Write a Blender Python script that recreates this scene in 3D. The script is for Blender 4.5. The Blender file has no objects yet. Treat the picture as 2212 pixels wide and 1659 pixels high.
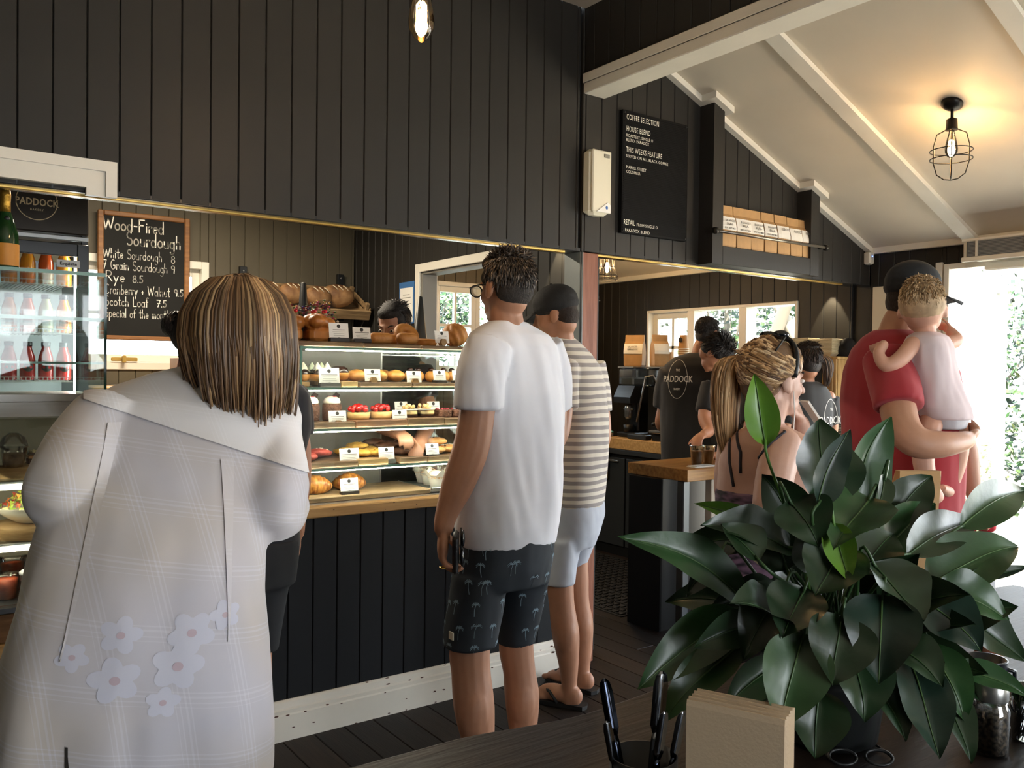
import bpy, bmesh, math, random
from mathutils import Vector, Matrix, noise
from mathutils.bvhtree import BVHTree
random.seed(7)
SC = bpy.context.scene
COL = SC.collection
PI = math.pi
# ---------------------------------------------------------------- camera
CAM_H = 1.45
def make_camera():
    yaw, pitch, roll = math.radians(35.9), math.radians(-0.95), math.radians(0.70)
    fw = Vector((math.sin(yaw)*math.cos(pitch), math.cos(yaw)*math.cos(pitch), math.sin(pitch)))
    r0 = Vector((math.cos(yaw), -math.sin(yaw), 0)); u0 = r0.cross(fw)
    r = r0*math.cos(roll)+u0*math.sin(roll); u = u0*math.cos(roll)-r0*math.sin(roll)
    cd = bpy.data.cameras.new('camera'); co = bpy.data.objects.new('camera', cd); COL.objects.link(co)
    m = Matrix.Identity(4)
    for i in range(3):
        m[i][0], m[i][1], m[i][2] = r[i], u[i], -fw[i]
    m[0][3], m[1][3], m[2][3] = 0, 0, CAM_H
    co.matrix_world = m
    cd.sensor_width = 36; cd.lens = 1850/2212*36; cd.clip_start = 0.05; cd.clip_end = 200
    SC.camera = co
make_camera()
# ---------------------------------------------------------------- world, sun, daylight openings, exposure
w = bpy.data.worlds.new('world'); SC.world = w; w.use_nodes = True
nt = w.node_tree; nt.nodes.clear()
wo = nt.nodes.new('ShaderNodeOutputWorld'); bg = nt.nodes.new('ShaderNodeBackground')
tc = nt.nodes.new('ShaderNodeTexCoord'); sx = nt.nodes.new('ShaderNodeSeparateXYZ'); cr = nt.nodes.new('ShaderNodeValToRGB')
nt.links.new(tc.outputs['Generated'], sx.inputs[0]); nt.links.new(sx.outputs['Z'], cr.inputs[0])
cr.color_ramp.elements[0].position = 0.0; cr.color_ramp.elements[0].color = (0.93, 0.97, 1.0, 1)
cr.color_ramp.elements[1].position = 0.9; cr.color_ramp.elements[1].color = (0.60, 0.78, 1.0, 1)
nt.links.new(cr.outputs[0], bg.inputs[0]); bg.inputs[1].default_value = 8.2
nt.links.new(bg.outputs[0], wo.inputs[0])
def sun(strength, direction, angle=0.02):
    l = bpy.data.lights.new('sun', 'SUN'); l.energy = strength; l.angle = angle; l.color = (1, .95, .86)
    o = bpy.data.objects.new('sun', l); COL.objects.link(o)
    o.rotation_euler = Vector(direction).to_track_quat('-Z', 'Y').to_euler()
sun(26, (0.30, 0.55, -1.0))
def daylight(name, loc, direction, sx_, sy_, power=None, col=(1, .97, .93)):
    """portal in an opening (power None) or the sky light falling in through a wide glazed opening"""
    l = bpy.data.lights.new(name, 'AREA'); l.shape = 'RECTANGLE'; l.size = sx_; l.size_y = sy_
    if power is None: l.cycles.is_portal = True
    else: l.energy = power; l.color = col
    o = bpy.data.objects.new(name, l); COL.objects.link(o); o.location = loc
    o.rotation_euler = Vector(direction).to_track_quat('-Z', 'Z').to_euler()
daylight('door_portal', (5.30, 2.05, 1.05), (-1, 0, 0), 1.30, 2.1)
daylight('side_opening_portal', (5.30, -0.75, 1.25), (-1, 0, 0), 3.5, 1.7)
daylight('front_window_portal', (1.5, -3.08, 1.35), (0, 1, 0), 1.8, 1.7)
daylight('kitchen_window_portal', (5.32, 4.5, 1.6), (-1, 0, 0), 1.5, 0.72)
daylight('bakery_window_portal', (1.33, 6.10, 1.79), (0, -1, 0), 0.86, 0.74)
daylight('kitchen_back_window_portal', (3.98, 6.10, 1.78), (0, -1, 0), 0.86, 0.76)
vs = SC.view_settings
vs.view_transform = 'Standard'; vs.look = 'None'; vs.exposure = 0.70; vs.gamma = 1.0; vs.use_curve_mapping = False
# ---------------------------------------------------------------- materials
def lin(h):
    if isinstance(h, str):
        h = h.lstrip('#'); c = [int(h[i:i+2], 16)/255 for i in (0, 2, 4)]
    else: c = list(h)
    return tuple(((v+0.055)/1.055)**2.4 if v > 0.04045 else v/12.92 for v in c)
MATS = {}
def M(name, col, rough=0.5, metal=0.0, var=0.0, vscale=8.0, vstretch=(1, 1, 1), bump=0.0, bscale=60.0, bstretch=(1, 1, 1),
      spec=0.5, col2=None, sheen=0.0, sss=0.0, coat=0.0, emit=None, estr=0.0, detail=4.0):
    """principled surface; optional second colour mixed in by object-space noise, optional fine bump"""
    if name in MATS: return MATS[name]
    m = bpy.data.materials.new(name); m.use_nodes = True; n = m.node_tree.nodes; L = m.node_tree.links
    b = n['Principled BSDF']; c = lin(col) if isinstance(col, str) else col
    b.inputs['Base Color'].default_value = (*c, 1); b.inputs['Roughness'].default_value = rough
    b.inputs['Metallic'].default_value = metal; b.inputs['Specular IOR Level'].default_value = spec
    if coat: b.inputs['Coat Weight'].default_value = coat; b.inputs['Coat Roughness'].default_value = 0.08
    if sheen: b.inputs['Sheen Weight'].default_value = sheen
    if sss: b.inputs['Subsurface Weight'].default_value = sss; b.inputs['Subsurface Radius'].default_value = (.012, .005, .003); b.inputs['Subsurface Scale'].default_value = 1.0
    if emit is not None:
        b.inputs['Emission Color'].default_value = (*(lin(emit) if isinstance(emit, str) else emit), 1); b.inputs['Emission Strength'].default_value = estr
    def mapped(stretch):
        t = n.new('ShaderNodeTexCoord'); mp = n.new('ShaderNodeMapping'); mp.inputs['Scale'].default_value = stretch
        L.new(t.outputs['Object'], mp.inputs[0]); return mp.outputs[0]
    if var or col2 is not None:
        nz = n.new('ShaderNodeTexNoise'); nz.inputs['Scale'].default_value = vscale; nz.inputs['Detail'].default_value = detail
        L.new(mapped(vstretch), nz.inputs['Vector'])
        rp = n.new('ShaderNodeValToRGB'); L.new(nz.outputs['Fac'], rp.inputs[0])
        c2 = (lin(col2) if isinstance(col2, str) else col2) if col2 is not None else tuple(min(1, v*(1+var)) for v in c)
        c1 = c if col2 is not None else tuple(v*(1-var) for v in c)
        rp.color_ramp.elements[0].color = (*c1, 1); rp.color_ramp.elements[0].position = .35
        rp.color_ramp.elements[1].color = (*c2, 1); rp.color_ramp.elements[1].position = .65
        L.new(rp.outputs[0], b.inputs['Base Color'])
    if bump:
        nb = n.new('ShaderNodeTexNoise'); nb.inputs['Scale'].default_value = bscale; nb.inputs['Detail'].default_value = 5
        L.new(mapped(bstretch), nb.inputs['Vector'])
        bp = n.new('ShaderNodeBump'); bp.inputs['Strength'].default_value = bump; bp.inputs['Distance'].default_value = .01
        L.new(nb.outputs['Fac'], bp.inputs['Height']); L.new(bp.outputs[0], b.inputs['Normal'])
    MATS[name] = m; return m
def Mpane(name, tint=(.93, .97, .95), gloss=0.12, rough=0.02):
    """thin clear pane: mostly see-through with a fresnel reflection"""
    if name in MATS: return MATS[name]
    m = bpy.data.materials.new(name); m.use_nodes = True; n = m.node_tree.nodes; L = m.node_tree.links; n.clear()
    o = n.new('ShaderNodeOutputMaterial'); t = n.new('ShaderNodeBsdfTransparent'); g = n.new('ShaderNodeBsdfGlossy'); mx = n.new('ShaderNodeMixShader')
    f = n.new('ShaderNodeFresnel'); f.inputs['IOR'].default_value = 1.5; mu = n.new('ShaderNodeMath'); mu.operation = 'MULTIPLY'; mu.inputs[1].default_value = gloss/0.04*0.5
    t.inputs[0].default_value = (*tint, 1); g.inputs['Roughness'].default_value = rough
    L.new(f.outputs[0], mu.inputs[0]); L.new(mu.outputs[0], mx.inputs[0]); L.new(t.outputs[0], mx.inputs[1]); L.new(g.outputs[0], mx.inputs[2]); L.new(mx.outputs[0], o.inputs[0])
    MATS[name] = m; return m
def Memit(name, col, strength):
    if name in MATS: return MATS[name]
    m = bpy.data.materials.new(name); m.use_nodes = True; n = m.node_tree.nodes; n.clear()
    o = n.new('ShaderNodeOutputMaterial'); e = n.new('ShaderNodeEmission'); e.inputs[0].default_value = (*(lin(col) if isinstance(col, str) else col), 1); e.inputs[1].default_value = strength
    m.node_tree.links.new(e.outputs[0], o.inputs[0]); MATS[name] = m; return m
def Mwood(name, c1, c2, rough=.5, scale=6., stretch=(1, 12, 12), bump=.15):
    if name in MATS: return MATS[name]
    return M(name, c1, rough, spec=.3, col2=c2, vscale=scale, vstretch=stretch, bump=bump, bscale=scale*3, bstretch=stretch, detail=8)
def Mattr(name, rough=.5, spec=.4, sheen=0., bump=0, bscale=200.):
    """colour read from the mesh attribute 'Col' (one colour per strand or piece)"""
    if name in MATS: return MATS[name]
    m = M(name, (.5, .5, .5), rough, spec=spec, sheen=sheen, bump=bump, bscale=bscale)
    a = m.node_tree.nodes.new('ShaderNodeAttribute'); a.attribute_name = 'Col'
    m.node_tree.links.new(a.outputs['Color'], m.node_tree.nodes['Principled BSDF'].inputs['Base Color']); return m
# ---------------------------------------------------------------- object helpers
def offset(p):
    v = Vector((0, 0, 0))
    while p is not None: v += Vector(p.location); p = p.parent
    return v
def tag(o, label=None, cat=None, group=None, kind=None):
    if label: o['label'] = label
    if cat: o['category'] = cat
    if group: o['group'] = group
    if kind: o['kind'] = kind
    return o
def thing(name, loc, label, cat, group=None):
    o = bpy.data.objects.new(name, None); COL.objects.link(o); o.location = loc; o.empty_display_size = .05
    return tag(o, label, cat, group)
def struct(name, loc=(0, 0, 0)):
    o = bpy.data.objects.new(name, None); COL.objects.link(o); o.location = loc; o['kind'] = 'structure'; return o
def mk(name, verts, faces, mat, parent=None, smooth=False, base=None, cols=None):
    """one mesh object from world-space vertices; its origin is base (or the parent's)"""
    off = offset(parent) if parent is not None else Vector(base if base is not None else (0, 0, 0))
    me = bpy.data.meshes.new(name)
    me.from_pydata([tuple(Vector(v)-off) for v in verts], [], faces); me.update()
    if smooth:
        me.polygons.foreach_set('use_smooth', [True]*len(me.polygons))
    if cols is not None:
        at = me.color_attributes.new('Col', 'FLOAT_COLOR', 'POINT')
        at.data.foreach_set('color', [x for c in cols for x in (c[0], c[1], c[2], 1.0)])
    if mat is not None: me.materials.append(mat)
    o = bpy.data.objects.new(name, me); COL.objects.link(o)
    if parent is not None: o.parent = parent
    else: o.location = off
    return o
def inst(name, me, loc, parent=None, rotz=0.0, rot=None):
    o = bpy.data.objects.new(name, me); COL.objects.link(o)
    o.location = Vector(loc)-(offset(parent) if parent is not None else Vector((0, 0, 0)))
    if parent is not None: o.parent = parent
    o.rotation_euler = rot if rot is not None else (0, 0, rotz); return o
def copy_tree(o, parent=None):
    c = o.copy(); COL.objects.link(c); c.parent = parent
    for ch in list(o.children): copy_tree(ch, c)
    return c
class G:
    """collects vertices and faces"""
    def __init__(s): s.v = []; s.f = []; s.c = []
    def add(s, vs, fs, col=None):
        n = len(s.v); s.v += [tuple(v) for v in vs]; s.f += [tuple(i+n for i in f) for f in fs]
        if col is not None: s.c += [col]*len(vs)
        return s
    def box(s, x0, y0, z0, x1, y1, z1, bev=0.0, col=None):
        if bev <= 0:
            vs = [(x0, y0, z0), (x1, y0, z0), (x1, y1, z0), (x0, y1, z0), (x0, y0, z1), (x1, y0, z1), (x1, y1, z1), (x0, y1, z1)]
            return s.add(vs, [(0, 3, 2, 1), (4, 5, 6, 7), (0, 1, 5, 4), (1, 2, 6, 5), (2, 3, 7, 6), (3, 0, 4, 7)], col)
        b = min(bev, (x1-x0)*.49, (y1-y0)*.49, (z1-z0)*.49)
        rings = []
        for z, i in ((z0, b), (z0+b, 0), (z1-b, 0), (z1, b)):
            xa, xb, ya, yb = x0+i, x1-i, y0+i, y1-i
            rings.append([(xa+b, ya, z), (xb-b, ya, z), (xb, ya+b, z), (xb, yb-b, z), (xb-b, yb, z), (xa+b, yb, z), (xa, yb-b, z), (xa, ya+b, z)])
        return s.rings(rings, True, True, col)
    def rings(s, rings, cap0=True, cap1=True, col=None, closed=True):
        n = len(rings[0]); vs = [p for r in rings for p in r]; fs = []
        m = n if closed else n-1
        for i in range(len(rings)-1):
            for j in range(m):
                k = (j+1) % n; fs.append((i*n+j, i*n+k, (i+1)*n+k, (i+1)*n+j))
        if cap0: fs.append(tuple(range(n-1, -1, -1)))
        if cap1: fs.append(tuple((len(rings)-1)*n+i for i in range(n)))
        return s.add(vs, fs, col)
    def lathe(s, prof, c=(0, 0, 0), n=20, col=None, cap0=True, cap1=True):
        rs = [[(c[0]+r*math.cos(2*PI*j/n), c[1]+r*math.sin(2*PI*j/n), c[2]+z) for j in range(n)] for r, z in prof]
        return s.rings(rs, cap0, cap1, col)
    def tube(s, pts, rad, n=8, col=None, cap=True):
        pts = [Vector(p) for p in pts]; rs = []
        if not isinstance(rad, (list, tuple)): rad = [rad]*len(pts)
        ref = None
        for i, p in enumerate(pts):
            t = (pts[min(i+1, len(pts)-1)]-pts[max(i-1, 0)]).normalized()
            if ref is None:
                ref = t.orthogonal().normalized()
            a = (ref-t*ref.dot(t))
            a = a.normalized() if a.length > 1e-6 else t.orthogonal().normalized()
            ref = a; b = t.cross(a)
            rs.append([p+(a*math.cos(2*PI*j/n)+b*math.sin(2*PI*j/n))*rad[i] for j in range(n)])
        return s.rings(rs, cap, cap, col)
    def ell(s, c, r, n=14, m=9, ax=None, col=None):
        """ellipsoid; ax = three axis vectors"""
        c = Vector(c); A = ax or (Vector((1, 0, 0)), Vector((0, 1, 0)), Vector((0, 0, 1))); rs = []
        for i in range(1, m):
            th = PI*i/m
            rs.append([c+A[0]*(r[0]*math.sin(th)*math.cos(2*PI*j/n))+A[1]*(r[1]*math.sin(th)*math.sin(2*PI*j/n))-A[2]*(r[2]*math.cos(th)) for j in range(n)])
        k = len(s.v); s.rings(rs, False, False, col)
        b = len(s.v); s.v += [tuple(c-A[2]*r[2]), tuple(c+A[2]*r[2])]
        if col is not None: s.c += [col]*2
        for j in range(n):
            s.f.append((k+(j+1) % n, k+j, b)); q = k+(m-2)*n; s.f.append((q+j, q+(j+1) % n, b+1))
        return s
    def poly(s, pts2, z0, z1, axis='z', col=None):
        """prism of a polygon: axis z (x,y), y (x,z) or x (y,z)"""
        def P(p, h): return (p[0], p[1], h) if axis == 'z' else ((p[0], h, p[1]) if axis == 'y' else (h, p[0], p[1]))
        return s.rings([[P(p, z0) for p in pts2], [P(p, z1) for p in pts2]], True, True, col)
    def xf(s, mat):
        s.v = [tuple(mat @ Vector(v)) for v in s.v]; return s
    def mk(s, name, mat, parent=None, smooth=False, base=None):
        return mk(name, s.v, s.f, mat, parent, smooth, base, s.c if s.c else None)
def fixn(o):
    bm = bmesh.new(); bm.from_mesh(o.data); bmesh.ops.recalc_face_normals(bm, faces=bm.faces); bm.to_mesh(o.data); bm.free(); return o
def box(name, x0, y0, z0, x1, y1, z1, mat, parent=None, bev=0.0):
    return G().box(x0, y0, z0, x1, y1, z1, bev).mk(name, mat, parent, base=((x0+x1)/2, (y0+y1)/2, z0))
def vox(name, g, size, mat, parent=None, smooth=4, fold=None, base=None, sub=0):
    """fuse the overlapping closed pieces in g into one continuous skin (voxel remesh), soften it, optional per-vertex offset along the normal"""
    off = offset(parent) if parent is not None else Vector(base or (0, 0, 0))
    me = bpy.data.meshes.new(name); me.from_pydata([tuple(Vector(v)-off) for v in g.v], [], g.f); me.update()
    bm = bmesh.new(); bm.from_mesh(me); bmesh.ops.recalc_face_normals(bm, faces=bm.faces); bm.to_mesh(me); bm.free()
    o = bpy.data.objects.new(name, me); COL.objects.link(o)
    r = o.modifiers.new('r', 'REMESH'); r.mode = 'VOXEL'; r.voxel_size = size
    if smooth:
        s_ = o.modifiers.new('s', 'SMOOTH'); s_.factor = .5; s_.iterations = smooth
    dg = bpy.context.evaluated_depsgraph_get()
    m2 = bpy.data.meshes.new_from_object(o.evaluated_get(dg)); o.modifiers.clear(); o.data = m2; bpy.data.meshes.remove(me); m2.name = name
    if fold is not None:
        nv = len(m2.vertices); ns = [v.normal.copy() for v in m2.vertices]
        for i, v in enumerate(m2.vertices):
            v.co = v.co+ns[i]*fold(v.co+off, ns[i])
        m2.update()
    m2.polygons.foreach_set('use_smooth', [True]*len(m2.polygons))
    m2.materials.clear(); m2.materials.append(mat)
    if parent is not None: o.parent = parent
    else: o.location = off
    return o
FONT = None
def text_geo(body, size, align='LEFT', bold=0.0, xs=1.0, spacing=1.0):
    """flat lettering in the XY plane as (verts, faces)"""
    cu = bpy.data.curves.new('t', 'FONT'); cu.body = body; cu.size = size; cu.align_x = align; cu.offset = bold; cu.resolution_u = 2; cu.space_character = spacing
    o = bpy.data.objects.new('t', cu); COL.objects.link(o)
    me = bpy.data.meshes.new_from_object(o.evaluated_get(bpy.context.evaluated_depsgraph_get()))
    vs = [Vector((v.co.x*xs, v.co.y, 0)) for v in me.vertices]; fs = [tuple(p.vertices) for p in me.polygons]
    bpy.data.objects.remove(o); bpy.data.curves.remove(cu); bpy.data.meshes.remove(me); return vs, fs
def put(vs, origin, ex, ey, lift=0.0):
    origin, ex, ey = Vector(origin), Vector(ex), Vector(ey); n = ex.cross(ey)
    return [origin+ex*v[0]+ey*v[1]+n*(lift+(v[2] if len(v) > 2 else 0)) for v in vs]
# ================================================================ the setting
WY = 3.2                                   # face of the panelled front wall
XR = 5.22                                  # face of the right wall
YB = 6.0                                   # face of the back wall
def slope(x): return 4.356-.402*x          # underside of the lean-to ceiling
mCHAR = M('charcoal_paint', '#2d2b28', .5, spec=.25, var=.06, vscale=3, bump=.05, bscale=40, bstretch=(1, 1, .15))
mCHARB = M('charcoal_paint_counter', '#1b1d20', .5, spec=.2, var=.05, vscale=3, bump=.05, bscale=40, bstretch=(1, 1, .15))
mTAUPE = M('taupe_paint', '#5a5344', .55, spec=.25, var=.05, vscale=3, bump=.04, bscale=40, bstretch=(1, 1, .15))
mWHITE = M('white_gloss_paint', '#e4dfd2', .35, var=.03, vscale=5)
mCEIL = M('cream_ceiling_paint', '#cfc5b3', .6, var=.02, vscale=4)
mGOLD = M('brass_strip', '#c9a456', .3, metal=.6)
mBLACK = M('black_paint', '#141414', .45)
mFLOOR = Mwood('dark_floor_timber', '#3b2a20', '#5d4230', .38, 5, (14, 1, 1), .12)
mGLASS = Mpane('window_glass', (.96, .98, .97), .05)
_bc = {}
def plank(name, parent, axis, a0, a1, zs0, zs1, zt0, zt1, face, th, mat, ch=.004):
    """one vertical board: along axis from a0 to a1, bottom zs0/zs1 and top zt0/zt1 at its two edges, front face at `face`, receding by th (sign)"""
    d = 1 if th > 0 else -1
    pr = [(a0+.0008, face+d*ch), (a0+ch, face), (a1-ch, face), (a1-.0008, face+d*ch), (a1-.0008, face+th), (a0+.0008, face+th)]
    key = (axis, round(a1-a0, 4), round(zt0-zs0, 3), round(zt1-zs0, 3), round(zs1-zs0, 3), th, mat.name)
    if key not in _bc:
        def zat(a, za, zb): return za+(zb-za)*(a-a0)/(a1-a0)
        def P(a, f, z): return (a-a0, f-face, z-zs0) if axis == 'x' else (f-face, a-a0, z-zs0)
        g = G().rings([[P(a, f, zat(a, zs0, zs1)) for a, f in pr], [P(a, f, zat(a, zt0, zt1)) for a, f in pr]])
        me = bpy.data.meshes.new('board'); me.from_pydata(g.v, [], g.f); me.materials.append(mat)
        bm = bmesh.new(); bm.from_mesh(me); bmesh.ops.recalc_face_normals(bm, faces=bm.faces); bm.to_mesh(me); bm.free(); _bc[key] = me
    return inst(name, _bc[key], (a0, face, zs0) if axis == 'x' else (face, a0, zs0), parent)
def boards(parent, axis, a0, a1, seam, pitch, z0, z1, face, th, mat, holes=()):
    """a run of tongue-and-groove boards; z1 may be a function; holes = (a0,a1,z0,z1) openings"""
    top = z1 if callable(z1) else (lambda a: z1)
    k = math.floor((a0-seam)/pitch); cuts = [a0]
    while seam+k*pitch < a1:
        c = seam+k*pitch
        if a0+.012 < c < a1-.012: cuts.append(c)
        k += 1
    for h in holes:
        for c in h[:2]:
            if a0 < c < a1 and min(abs(c-q) for q in cuts) > 1e-4: cuts.append(c)
    cuts = sorted(cuts)+[a1]
    for c0, c1 in zip(cuts[:-1], cuts[1:]):
        mid = (c0+c1)/2; spans = [(z0, None)]
        for h in holes:
            if h[0]-1e-4 <= mid <= h[1]+1e-4:
                out = []
                for s0, s1 in spans:
                    if h[2] > s0+.005: out.append((s0, h[2]))
                    out.append((h[3], s1))
                spans = out
        for s0, s1 in spans:
            if s1 is None:
                if top(mid)-s0 > .01: plank('board', parent, axis, c0, c1, s0, s0, top(c0), top(c1), face, th, mat)
            elif s1-s0 > .01: plank('board', parent, axis, c0, c1, s0, s0, s1, s1, face, th, mat)
PITCH = .1026
def base_floor():
    f = struct('floor', (1.1, 1.5, 0))
    box('subfloor', -3.1, -3.1, -.12, XR, 6.15, -.022, mBLACK, f)
    x = -3.0; k = 0; random.seed(3)
    mats = [Mwood('floor_timber_%d' % i, a, b, .55, 4, (14, 1, 1), .10) for i, (a, b) in enumerate([('#150f0b', '#201611'), ('#1a120d', '#271b14'), ('#130d0a', '#1d140f'), ('#20160e', '#2d2015')])]
    while x < XR-.02:
        wd = min(.128, XR-x); y = -3.0; n = 0
        joints = [random.uniform(.5, 2.6), random.uniform(3.2, 4.5)] if x > .5 else [random.uniform(-1, 3)]
        for ye in joints+[6.1]:
            g = G().box(x+.0012, y+.001, -.022, x+wd-.0012, ye-.001, 0, .0025); g.mk('plank', mats[random.randrange(4)], f); y = ye
        x += wd
base_floor()
# ---- front wall (panelled, with two wide servery openings)
wf = struct('wall_front', (0, WY, 0))
box('core', -3.0, WY+.02, 2.05, 2.72, WY+.13, 3.26, mBLACK, wf)
boards(wf, 'x', -.95, 2.705, .327, PITCH, 2.035, 3.21, WY, .02, mCHAR)
g = G().poly([(2.72, 2.05), (XR, 2.05), (XR, slope(XR)+.05), (2.72, slope(2.72)+.05)], WY+.02, WY+.13, 'y'); fixn(g.mk('core', mBLACK, wf))
boards(wf, 'x', 2.722, XR-.002, 2.845, PITCH, 2.035, slope, WY, .02, mCHAR)
for nm, x0, x1 in (('soffit', -3.0, 2.72), ('soffit', 2.84, XR-.002)):
    box(nm, x0, WY+.001, 2.03, x1, WY+.125, 2.05, M('soffit_gloss', '#2c2d2f', .22, spec=.6), wf, .003)
tr = G().box(-3.0, WY+.045, 2.024, 2.66, WY+.068, 2.032, .002).mk('trim_1', mGOLD, base=(0, WY, 2.03)); tr['kind'] = 'structure'
tr = G().box(2.86, WY+.045, 2.024, 4.98, WY+.068, 2.032, .002).mk('trim_2', mGOLD, base=(3.9, WY, 2.03)); tr['kind'] = 'structure'
# pilasters carrying the bag shelf, and the ledge between them
for x0, x1 in ((3.557, 3.640), (4.425, 4.508)):
    g = G().poly([(x0, 2.035), (x1, 2.035), (x1, slope(x1)), (x0, slope(x0))], WY-.10, WY, 'y'); fixn(g.mk('pilaster', mCHAR, wf))
box('ledge', 3.641, WY-.10, 2.035, 4.424, WY-.0005, 2.135, mCHAR, wf, .003)
# white architrave of the old doorway, upper left
ar = struct('trim_3', (.2, WY, 2.02))
for i, (o_, i_, d) in enumerate(((0, .035, .030), (.035, .052, .020), (.052, .095, .026))):
    xr, zt = .622-o_, 2.14-o_; xi, zi = .622-i_, 2.14-i_
    fixn(G().poly([(-1.0, zi), (xi, zi), (xi, 2.02), (xr, 2.02), (xr, zt), (-1.0, zt)], WY-d, WY-.0005, 'y').mk('moulding', mWHITE, ar))
# ---- corner post
po = struct('trim_4', (2.78, WY+.05, 0))
box('post', 2.733, WY+.002, 0, 2.838, WY+.12, 2.03, Mwood('red_post_timber', '#7d4a35', '#95604a', .5, 5, (10, 10, .6), .15), po, .003)
box('steel_angle', 2.716, WY-.002, 0, 2.735, WY+.12, 2.03, M('grey_steel', '#6f7474', .45, metal=.5, var=.08), po, .002)
box('steel_angle', 2.7215, WY-.012, 0, 2.729, WY-.001, 2.03, M('grey_steel', '#6f7474'), po, .002)
# ---- gable wall over the beam, and the white beam
wg = struct('wall_gable', (2.73, 1, 2.88))
box('core', 2.75, -3.0, 2.86, 2.84, WY, 3.26, mBLACK, wg)
boards(wg, 'y', -1.2, WY-.002, .05, PITCH, 2.86, 3.21, 2.73, .02, mCHAR)
bm_ = struct('trim_5', (2.79, 1, 2.79))
G().box(2.722, -3.0, 2.797, 2.860, WY-.001, 2.890, .004).mk('beam', mWHITE, bm_)
G().box(2.716, -3.0, 2.845, 2.723, WY-.001, 2.892, .003).mk('beam_edge', mWHITE, bm_)
# ---- ceilings
ce = struct('ceiling', (0, 0, 3.21))
box('ceiling_sheet', -3.1, -3.1, 3.21, 2.75, WY+.0, 3.25, mCEIL, ce)
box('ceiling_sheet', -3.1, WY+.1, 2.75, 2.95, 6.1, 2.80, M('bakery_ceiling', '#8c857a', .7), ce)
cs = struct('ceiling_lean_to', (4, 1.5, 2.7))
def sheet(y0, y1, x0=2.85, x1=XR+.1):
    g = G().rings([[(x0, y0, slope(x0)), (x1, y0, slope(x1)), (x1, y0, slope(x1)+.04), (x0, y0, slope(x0)+.04)], [(x0, y1, slope(x0)), (x1, y1, slope(x1)), (x1, y1, slope(x1)+.04), (x0, y1, slope(x0)+.04)]])
    fixn(g.mk('ceiling_panel', mCEIL, cs))
ys = [-3.05, -1.05, -.15, .735, 1.63, 2.535, 3.205, 4.4, 6.1]
for a, b in zip(ys[:-1], ys[1:]): sheet(a+.001, b-.001)
def batten(y0, y1, x0, x1, d=.028):
    g = G().rings([[(x0, y0, slope(x0)-d), (x1, y0, slope(x1)-d), (x1, y0, slope(x1)-.0005), (x0, y0, slope(x0)-.0005)], [(x0, y1, slope(x0)-d), (x1, y1, slope(x1)-d), (x1, y1, slope(x1)-.0005), (x0, y1, slope(x0)-.0005)]])
    fixn(g.mk('batten', mWHITE, cs))
for y in (-1.05, -.15, .735, 1.63, 2.535): batten(y-.042, y+.042, 2.862, XR-.002)
# cornice along the front wall, stepping round the pilasters
cw = .038
for x0, x1, yf in ((2.862, 3.525, WY-.0005), (3.672, 4.393, WY-.0005), (4.540, XR-.04, WY-.0005)): batten(yf-cw, yf, x0, x1, .035)
for x0, x1 in ((3.525, 3.672), (4.393, 4.540)):
    batten(WY-.1-cw, WY-.1, x0, x1, .035); batten(WY-.1, WY-.0005, x0, x0+.032, .035); batten(WY-.1, WY-.0005, x1-.032, x1, .035)
box('cornice', XR-.04, -3, 2.235, XR-.001, WY-.001, 2.30, mWHITE, cs, .004)
box('cornice', XR-.04, WY+.13, 2.235, XR-.001, YB, 2.30, mWHITE, cs, .004)
# ---- right wall: kitchen windows, open door, wide side opening (behind the viewer's right)
wr = struct('wall_right', (XR, 3, 0))
HW = (3.75, 5.25, 1.28, 1.965); HD = (1.50, 2.70, 0.0, 2.125); HO = (-2.5, 1.0, .40, 2.1)
def core_x(x0, x1, y0, y1, z0, z1, holes, mat, parent):
    ysx = sorted({y0, y1, *[c for h in holes for c in h[:2] if y0 < c < y1]})
    for a, b in zip(ysx[:-1], ysx[1:]):
        sp = [(z0, z1)]
        for h in holes:
            if h[0]-1e-4 <= (a+b)/2 <= h[1]+1e-4:
                sp = [q for s in sp for q in ((s[0], h[2]), (h[3], s[1]))]
        for s0, s1 in sp:
            if s1-s0 > .01: box('core', x0, a, s0, x1, b, s1, mat, parent)
core_x(XR+.02, XR+.13, -3.1, 6.1, 0, 2.32, (HW, HD, HO), mBLACK, wr)
boards(wr, 'y', 1.0, WY, 4.266-PITCH*30, PITCH, 0, 2.262, XR, .02, mCHAR, (HD,))
boards(wr, 'y', WY+.13, YB, 4.266-PITCH*30, PITCH, 0, 2.262, XR, .02, mCHAR, (HW,))
box('plain_panel', XR, -3.0, 0, XR+.02, -2.5, 2.262, mCHAR, wr); box('plain_panel', XR, -2.5, 0, XR+.02, 1.0, .40, mCHAR, wr); box('plain_panel', XR, -2.5, 2.1, XR+.02, 1.0, 2.262, mCHAR, wr)
# ---- back wall
wb = struct('wall_back', (2, YB, 0))
HB = (.90, 1.76, 1.42, 2.16); HK = (3.55, 4.41, 1.40, 2.165)
for x0, x1, z0, z1 in ((-3.1, .9, 0, 2.8), (.9, 1.76, 0, 1.42), (.9, 1.76, 2.16, 2.8), (1.76, 3.55, 0, 3.1), (3.55, 4.41, 0, 1.40), (3.55, 4.41, 2.165, 2.75), (4.41, XR+.1, 0, 2.6)):
    box('core', x0, YB+.02, z0, x1, YB+.13, z1, mBLACK, wb)
boards(wb, 'x', -.6, 2.85, 2.011, PITCH, 0, 2.75, YB, .02, mTAUPE, (HB,))
boards(wb, 'x', 2.95, XR, 2.011, PITCH, 0, slope, YB, .02, mTAUPE, (HK,))
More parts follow.
